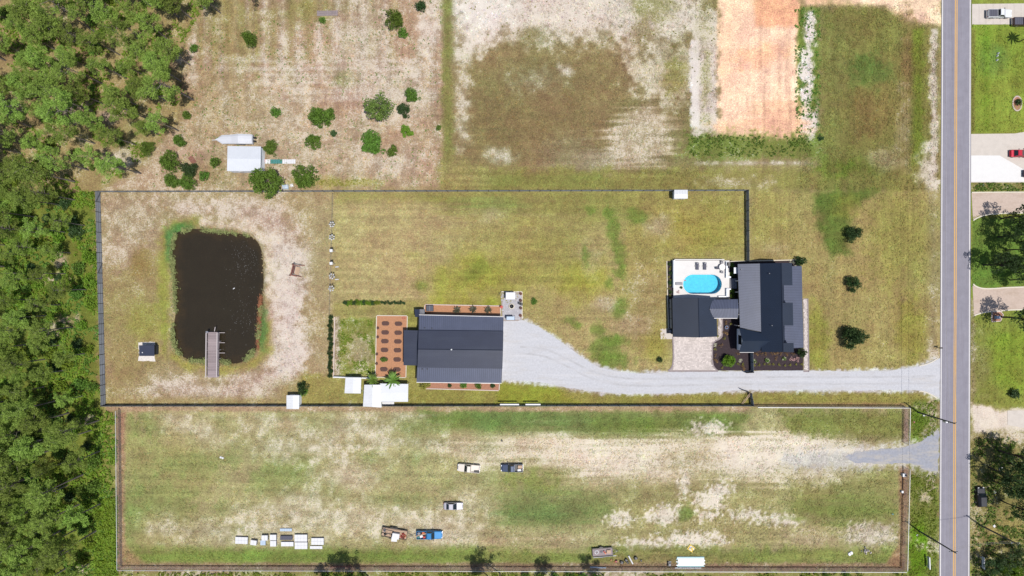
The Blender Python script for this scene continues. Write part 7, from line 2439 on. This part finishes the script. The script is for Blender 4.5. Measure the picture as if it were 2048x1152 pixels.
# ------------------------------------------------------------------ yard goods along the bottom fence
pp = thing('pipe_stack', 'stack of long white pipes by the bottom fence', 'pipes', W(1381, 1124))
rgp = random.Random(9)
for k in range(9):
    y = 1.25 - k * .28
    off = rgp.uniform(-.25, .25)
    MB().tube([(-3.4 + off, y, .13), (3.4 + off, y + .02, .13)], .13, 8).build('pipe', M['turquoise'] if k in (0, 2, 5, 8) else M['pipe_white'], pp)
for k in range(5):
    MB().tube([(-3.3 + k * .05, .8 - k * .28, .36), (3.3, .8 - k * .28, .36)], .13, 8).build('pipe', M['pipe_white'], pp)
for x in (-2.6, 0, 2.6):
    MB().box(x - .08, x + .08, -1.4, 1.45, -.02, .0).build('bearer', M['wood_tan'], pp)
t = thing('pipe', 'single white pipe lying on the fence line below the pipe stack', 'pipe', W(1375, 1135.3))
MB().tube([(-3.2, 0, .12), (3.4, 0, .12)], .12, 8).build('tube', M['pipe_white'], t)
for i, (x0, x1) in enumerate(((1180, 1195), (1195.5, 1212))):
    t = thing('rail', '%s pale blue rail lying along the bottom fence' % ('left', 'right')[i], 'rail', W(x0, 1134 + i * .8))
    MB().box(0, (x1 - x0) / 8, -.13, .13, 0.02, .2).build('board', M['pale_blue'], t)
    MB().box(.1, (x1 - x0) / 8 - .1, -.05, .05, .201, .24).build('ridge', M['pale_blue'], t)
yp = thing('yellow_pallet', 'tilted yellow plastic pallet on the lower lot', 'pallet', W(1381.5, 1096), R(-35))
for k in range(5):
    MB().box(-.72 + k * .3, -.5 + k * .3, -.7, .7, .12, .17).build('slat', M['yellow'], yp)
for y in (-.6, 0, .6):
    MB().box(-.72, .92, y - .08, y + .08, .0, .119).build('runner', M['yellow'], yp)
MB().box(-.4, .5, -.45, .45, .171, .2).build('label_sheet', M['white_soft'], yp)
sk = thing('sacks', 'pile of pale sacks on the yellow pallet', 'sacks', W(1382.5, 1097) + Vector((0, 0, .2)), R(-35))
for i, (x, y, z_) in enumerate(((-.2, -.2, .0), (.25, .2, .0), (.05, .05, .16))):
    MB().loft([[(x + u, y + w_ * math.cos(a), z_ + .08 + w_ * .32 * math.sin(a)) for a in [k * math.pi / 4 for k in range(8)]] for u, w_ in ((-.38, .05), (-.3, .22), (0, .27), (.3, .22), (.38, .05))]).build('sack', M['yellow'] if i == 2 else M['white_soft'], sk)
mc = thing('cart', 'small black wheeled cart near the bottom fence', 'cart', W(1338, 1126))
MB().box(-.35, .35, -.55, .45, .3, .55).build('tray', M['black'], mc)
for sx in (-1, 1):
    for y in (-.4, .35):
        MB().tube([(sx * .36, y, .2), (sx * .48, y, .2)], .2, 12).build('wheel', M['rubber'], mc)
MB().tube([(-.3, .45, .5), (-.3, .75, .9), (.3, .75, .9), (.3, .45, .5)], .03, 6).build('handle', M['galv'], mc)
MB().box(-.2, .3, -.35, .1, .551, .75).build('motor', M['grey'], mc)
wp = thing('pipe', 'short thick white pipe lying diagonally among the machines', 'pipe', W(1261, 1119), R(-62))
MB().tube([(-1.15, 0, .18), (1.15, 0, .18)], .18, 12).build('tube', M['white_soft'], wp)
MB().tube([(1.151, 0, .18), (1.16, 0, .18)], .14, 10).build('bore', M['black'], wp)
for i, (x, y, m_, s, lab) in enumerate(((1232, 1122, 'red', .8, 'red tiller'), (1243, 1123.5, 'black', 1.1, 'black tiller'), (1252, 1119, 'black', 1.0, 'black machine left of the thick white pipe'), (1255, 1124, 'black', .7, 'small machine below the thick white pipe'), (1271, 1115, 'black', 1.1, 'black wheeled machine right of the thick white pipe'), (1282, 1120.5, 'black', .6, 'tiny black machine farthest right'), (1222, 1119, 'orange', .5, 'small orange tool'))):
    t = thing('machine', lab + ' near the bottom fence', 'machine', W(x, y), i * 1.3)
    t.scale = (s, s, s)
    MB().box(-.3, .3, -.22, .22, .15, .5).build('engine', M[m_], t)
    MB().tube([(-.25, -.2, .4), (-.9, -.25, .85), (-.9, .25, .85), (-.25, .2, .4)], .03, 5).build('handle', M[m_], t)
    for q in (-1, 1):
        w_ = MB().tube([(.1, q * .26, .28), (.1, q * .4, .28)], .28, 12).build('wheel', M['rubber'], t)
        MB().tube([(.1, q * .401, .28), (.1, q * .41, .28)], .14, 10).build('rim', M['grey'], w_)
    MB().lathe([(.12, .501), (.14, .56), (.08, .62)], 8).build('fuel_cap', M['grey'], t)
rb = thing('rubble_pile', 'pile of pale rubble near the right end of the lower lot', 'rubble', W(1731, 1101))
rgp = random.Random(4)
for k in range(34):
    a, r_ = rgp.uniform(0, 6.28), abs(rgp.gauss(0, .55))
    s = rgp.uniform(.1, .28)
    P = [(s * rgp.uniform(.6, 1.1) * math.cos(q * 1.05 + a), s * rgp.uniform(.6, 1.1) * math.sin(q * 1.05 + a)) for q in range(6)]
    z = max(0, .35 - r_ * .3) * rgp.random()
    MB().hexa([(x, y, z) for x, y in P], [(x * .6, y * .6, z + s * 1.1) for x, y in P]).build('stone', M['rock'] if k % 4 else M['grey'], rb, (r_ * math.cos(a), r_ * math.sin(a) * 1.2, 0))
wb_ = thing('white_block', 'broken white slab left of the rubble pile', 'slab', W(1700.5, 1107), .3)
for i, (x, y) in enumerate(((-.3, 0), (.25, .15))):
    P = [(.42 * math.cos(q * 1.05 + i), .5 * math.sin(q * 1.05 + i)) for q in range(6)]
    MB().hexa([(x + a, y + b, 0) for a, b in P], [(x + a * .85, y + b * .85, .3) for a, b in P]).build('piece', M['white_soft'], wb_)
wk = thing('white_block', 'small white slab lying in the left part of the lower lot', 'slab', W(444, 915), .5)
for i, (x, y) in enumerate(((-.2, .2), (.15, -.2))):
    P = [(.32 * math.cos(q * 1.05 + i), .3 * math.sin(q * 1.05 + i)) for q in range(6)]
    MB().hexa([(x + a, y + b, 0) for a, b in P], [(x + a * .85, y + b * .85, .2) for a, b in P]).build('piece', M['white_soft'], wk)
tk = thing('pump', 'white pump box with a black motor inside the right wire fence', 'pump', W(1805.5, 949))
MB().box(-.4, .4, -.4, .4, 0, .7).build('tank', M['white_soft'], tk)
MB().lathe([(.2, .701), (.22, .95), (.1, 1.0)], 12, .35, 0).build('motor', M['black'], tk)
MB().tube([(-.1, -.4, .1), (-.15, -2.6, .1), (.0, -3.6, .1)], .05, 6).build('hose', M['black'], tk)
crate('utility_box', 'small white box below the pump inside the right wire fence', 'box', W(1802.5, 982.5), 0, .45, .5, .5, M['white_soft'])
rk = thing('ladder', 'reddish ladder lying along the bottom fence at left of middle', 'ladder', W(681, 1133))
for y in (-.2, .2):
    MB().bar((-2.6, y, .3), (2.6, y, .3), .07).build('rail', mat('red_ladder', alb(196, 120, 110), .6), rk)
for k in range(14):
    MB().bar((-2.45 + k * .377, -.2, .3), (-2.45 + k * .377, .2, .3), .05).build('rung', mat('red_ladder', alb(196, 120, 110), .6), rk)
bc_ = thing('bucket', 'small black bucket above the navy pickup on the lower lot', 'bucket', W(1004, 881))
MB().lathe([(.16, 0), (.2, .4), (.22, .4), (.22, .43), (.18, .43), (.15, .05)], 12).build('pail', M['black'], bc_)
MB().tube([(-.2, 0, .42), (-.1, 0, .6), (.1, 0, .6), (.2, 0, .42)], .015, 5).build('handle', M['galv'], bc_)

# ------------------------------------------------------------------ utility poles and cables
def upole(px_, py_, h, lab, arm=True):
    t = thing('utility_pole', lab, 'utility pole', W(px_, py_))
    MB().tube([(0, 0, 0), (.02, 0, h * .5), (0, 0, h)], [.2, .17, .13], 10).build('pole', M['pole'], t)
    MB().bar((-1.0, 0, h - .9), (1.0, 0, h - .9), .12).build('crossarm', M['pole'], t)
    for x in (-.9, 0, .9):
        MB().lathe([(.05, h - .83), (.09, h - .75), (.05, h - .62)], 8, x, 0).build('insulator', M['lamp'], t)
    return t


HP = 12.6
p1 = upole(1836, 824.5, HP, 'utility pole by the road above the gravel track')
MB().lathe([(.26, HP - 4.2), (.3, HP - 4.1), (.3, HP - 3.2), (.2, HP - 3.1)], 12, .35, -.35).build('transformer', M['galv'], p1)
p2 = upole(1838, 1062, HP, 'utility pole by the road below the gravel track')
p3 = upole(1958, 1049, HP - 1, 'utility pole among the trees right of the road')
wl = thing('power_lines', 'thin overhead power cables running along the road', 'cable')
for x in (-.9, .9):
    for z_ in (HP - .6,):
        for (ya, yb, sag) in ((2000, 1062, .6), (1062, 824.5, .4), (824.5, 300, .8), (300, -300, .8)):
            A = W(1836 + (ya - 824) * .0084, ya)
            B = W(1836 + (yb - 824) * .0084, yb)
            pts = []
            for k in range(13):
                q = A.lerp(B, k / 12)
                pts.append((q.x + x, q.y, z_ - sag * 4 * (k / 12) * (1 - k / 12)))
            MB().tube(pts, .022, 5).build('cable', M['wire'], wl)
A, B = p2.location + Vector((0, 0, HP - 2.2)), p3.location + Vector((0, 0, HP - 2.4))
for dz in (0, .7):
    MB().tube([A.lerp(B, k / 8) + Vector((0, 0, dz - .9 * 4 * (k / 8) * (1 - k / 8))) for k in range(9)], .02, 5).build('cable', M['wire'], wl)
# roadside furniture
mbx = thing('mailbox', 'black mailbox on a post beside the road', 'mailbox', W(1874, 695))
MB().box(-.06, .06, -.06, .06, 0, 1.1).build('post', M['black'], mbx)
MB().loft([[(x, .16 * math.cos(a), 1.26 + .17 * math.sin(a)) for a in [k * math.pi / 5 for k in range(10)]] for x in (-.35, .45)]).build('box', M['black'], mbx)
MB().box(.2, .3, .17, .19, 1.25, 1.5).build('flag', M['red'], mbx)
for x, y, lab in ((1852, 1122, 'white wooden sign standing in the weeds left of the road'), (1960, 1122, 'white sign under the trees right of the road')):
    t = thing('road_sign', lab, 'sign', W(x, y), R(92))
    for s in (-1.1, 1.1):
        MB().box(s - .06, s + .06, -.05, .05, 0, 1.3).build('post', M['white_soft'], t)
    MB().box(-1.5, 1.5, -.11, -.051, .5, 1.25).build('board', M['white_soft'], t)
    MB().box(-1.5, 1.5, -.15, .09, 1.301, 1.4).build('cap', M['white_soft'], t)
ib = thing('garden_island', 'small kerbed mulch island with a utility box right of the road', 'garden bed', W(1993, 634))
P = [(-1.3, -.2), (-1.2, -1.2), (.9, -1.0), (1.6, .6), (1.0, 1.3), (-1.2, 1.3)]
MB().hexa([(x, y, 0) for x, y in P], [(x, y, .06) for x, y in P]).build('mulch', M['mulch_brown'], ib)
for a, b in zip(P, P[1:] + P[:1]):
    MB().bar((*a, .08), (*b, .08), .2, .17).build('edging', M['stone_ring'], ib)
crate('utility_box', 'green-white utility box on the kerbed island', 'utility box', W(1991.5, 634.5) + Vector((0, 0, .06)), 0, .8, .7, .8, M['pale_blue'])
rgb_ = thing('ring_bed', 'oval flower bed ringed with pale stones on the right lawn', 'garden bed', W(2034, 207))
MB().lathe([(1.0, 0), (1.0, .06)], 24, 0, 0, 1.05, 1.7).build('mulch', M['mulch_brown'], rgb_)
for k in range(26):
    a = 2 * math.pi * k / 26
    MB().lathe([(.17, 0), (.2, .08), (.12, .17)], 7, 1.12 * math.cos(a), 1.8 * math.sin(a)).build('stone', M['stone_ring'], rgb_)
plant('bush', 'dark bush in the middle of the oval flower bed', 'bush', W(2034, 205), SHR['leaf_dark'][1], (.9, 1.1, 1.0), 0, None, ('stem', 'crown'))
for i, (x, y, lab) in enumerate(((1995, 107, 'upper one of three white garden ornaments on the right lawn'), (1993.5, 112, 'middle one of three white garden ornaments on the right lawn'), (1993, 120.5, 'lowest of three white garden ornaments on the right lawn'))):
    t = thing('garden_ornament', lab, 'ornament', W(x, y), i)
    MB().lathe([(.14, 0), (.2, .1), (.16, .3), (.08, .36), (.12, .48), (.02, .56)], 10).build('body', M['white_soft'], t)
    MB().lathe([(.24, 0), (.24, .03)], 10).build('base', M['grey'], t)
for i, (x, y, s, lab) in enumerate(((2001, 938, .9, 'white board lying under the trees above the black car'), (1966, 383 - 13, .6, 'small dark box on the weedy strip right of the road'), (1988, 1052, .6, 'white scrap beside the right utility pole'), (1989, 984, .6, 'white scrap right of the black car'))):
    t = thing('scrap', lab, 'scrap', W(x, y), .1 + i)
    MB().box(-s / 2, s / 2, -s * .45, s * .45, 0, .12).build('sheet', M['black'] if 'dark' in lab else M['white_soft'], t)
    MB().bar((-s / 2, -s * .4, .14), (s / 2, s * .3, .14), .06).build('strip', M['grey'], t)
for i, (x, y, lab) in enumerate(((1847, 831, 'white marker by the upper utility pole'), (1834, 1070, 'white scrap at the foot of the lower utility pole'), (1828, 844, 'red scrap outside the right wire fence'), (1785, 1028, 'green hose box inside the right wire fence'))):
    t = thing('scrap', lab, 'scrap', W(x, y), i)
    MB().box(-.2, .2, -.15, .15, 0, .15).build('sheet', M['red'] if 'red' in lab else (M['teal'] if 'green' in lab else M['white_soft']), t)
    MB().box(-.1, .3, -.02, .05, .151, .2).build('strip', M['grey'], t)
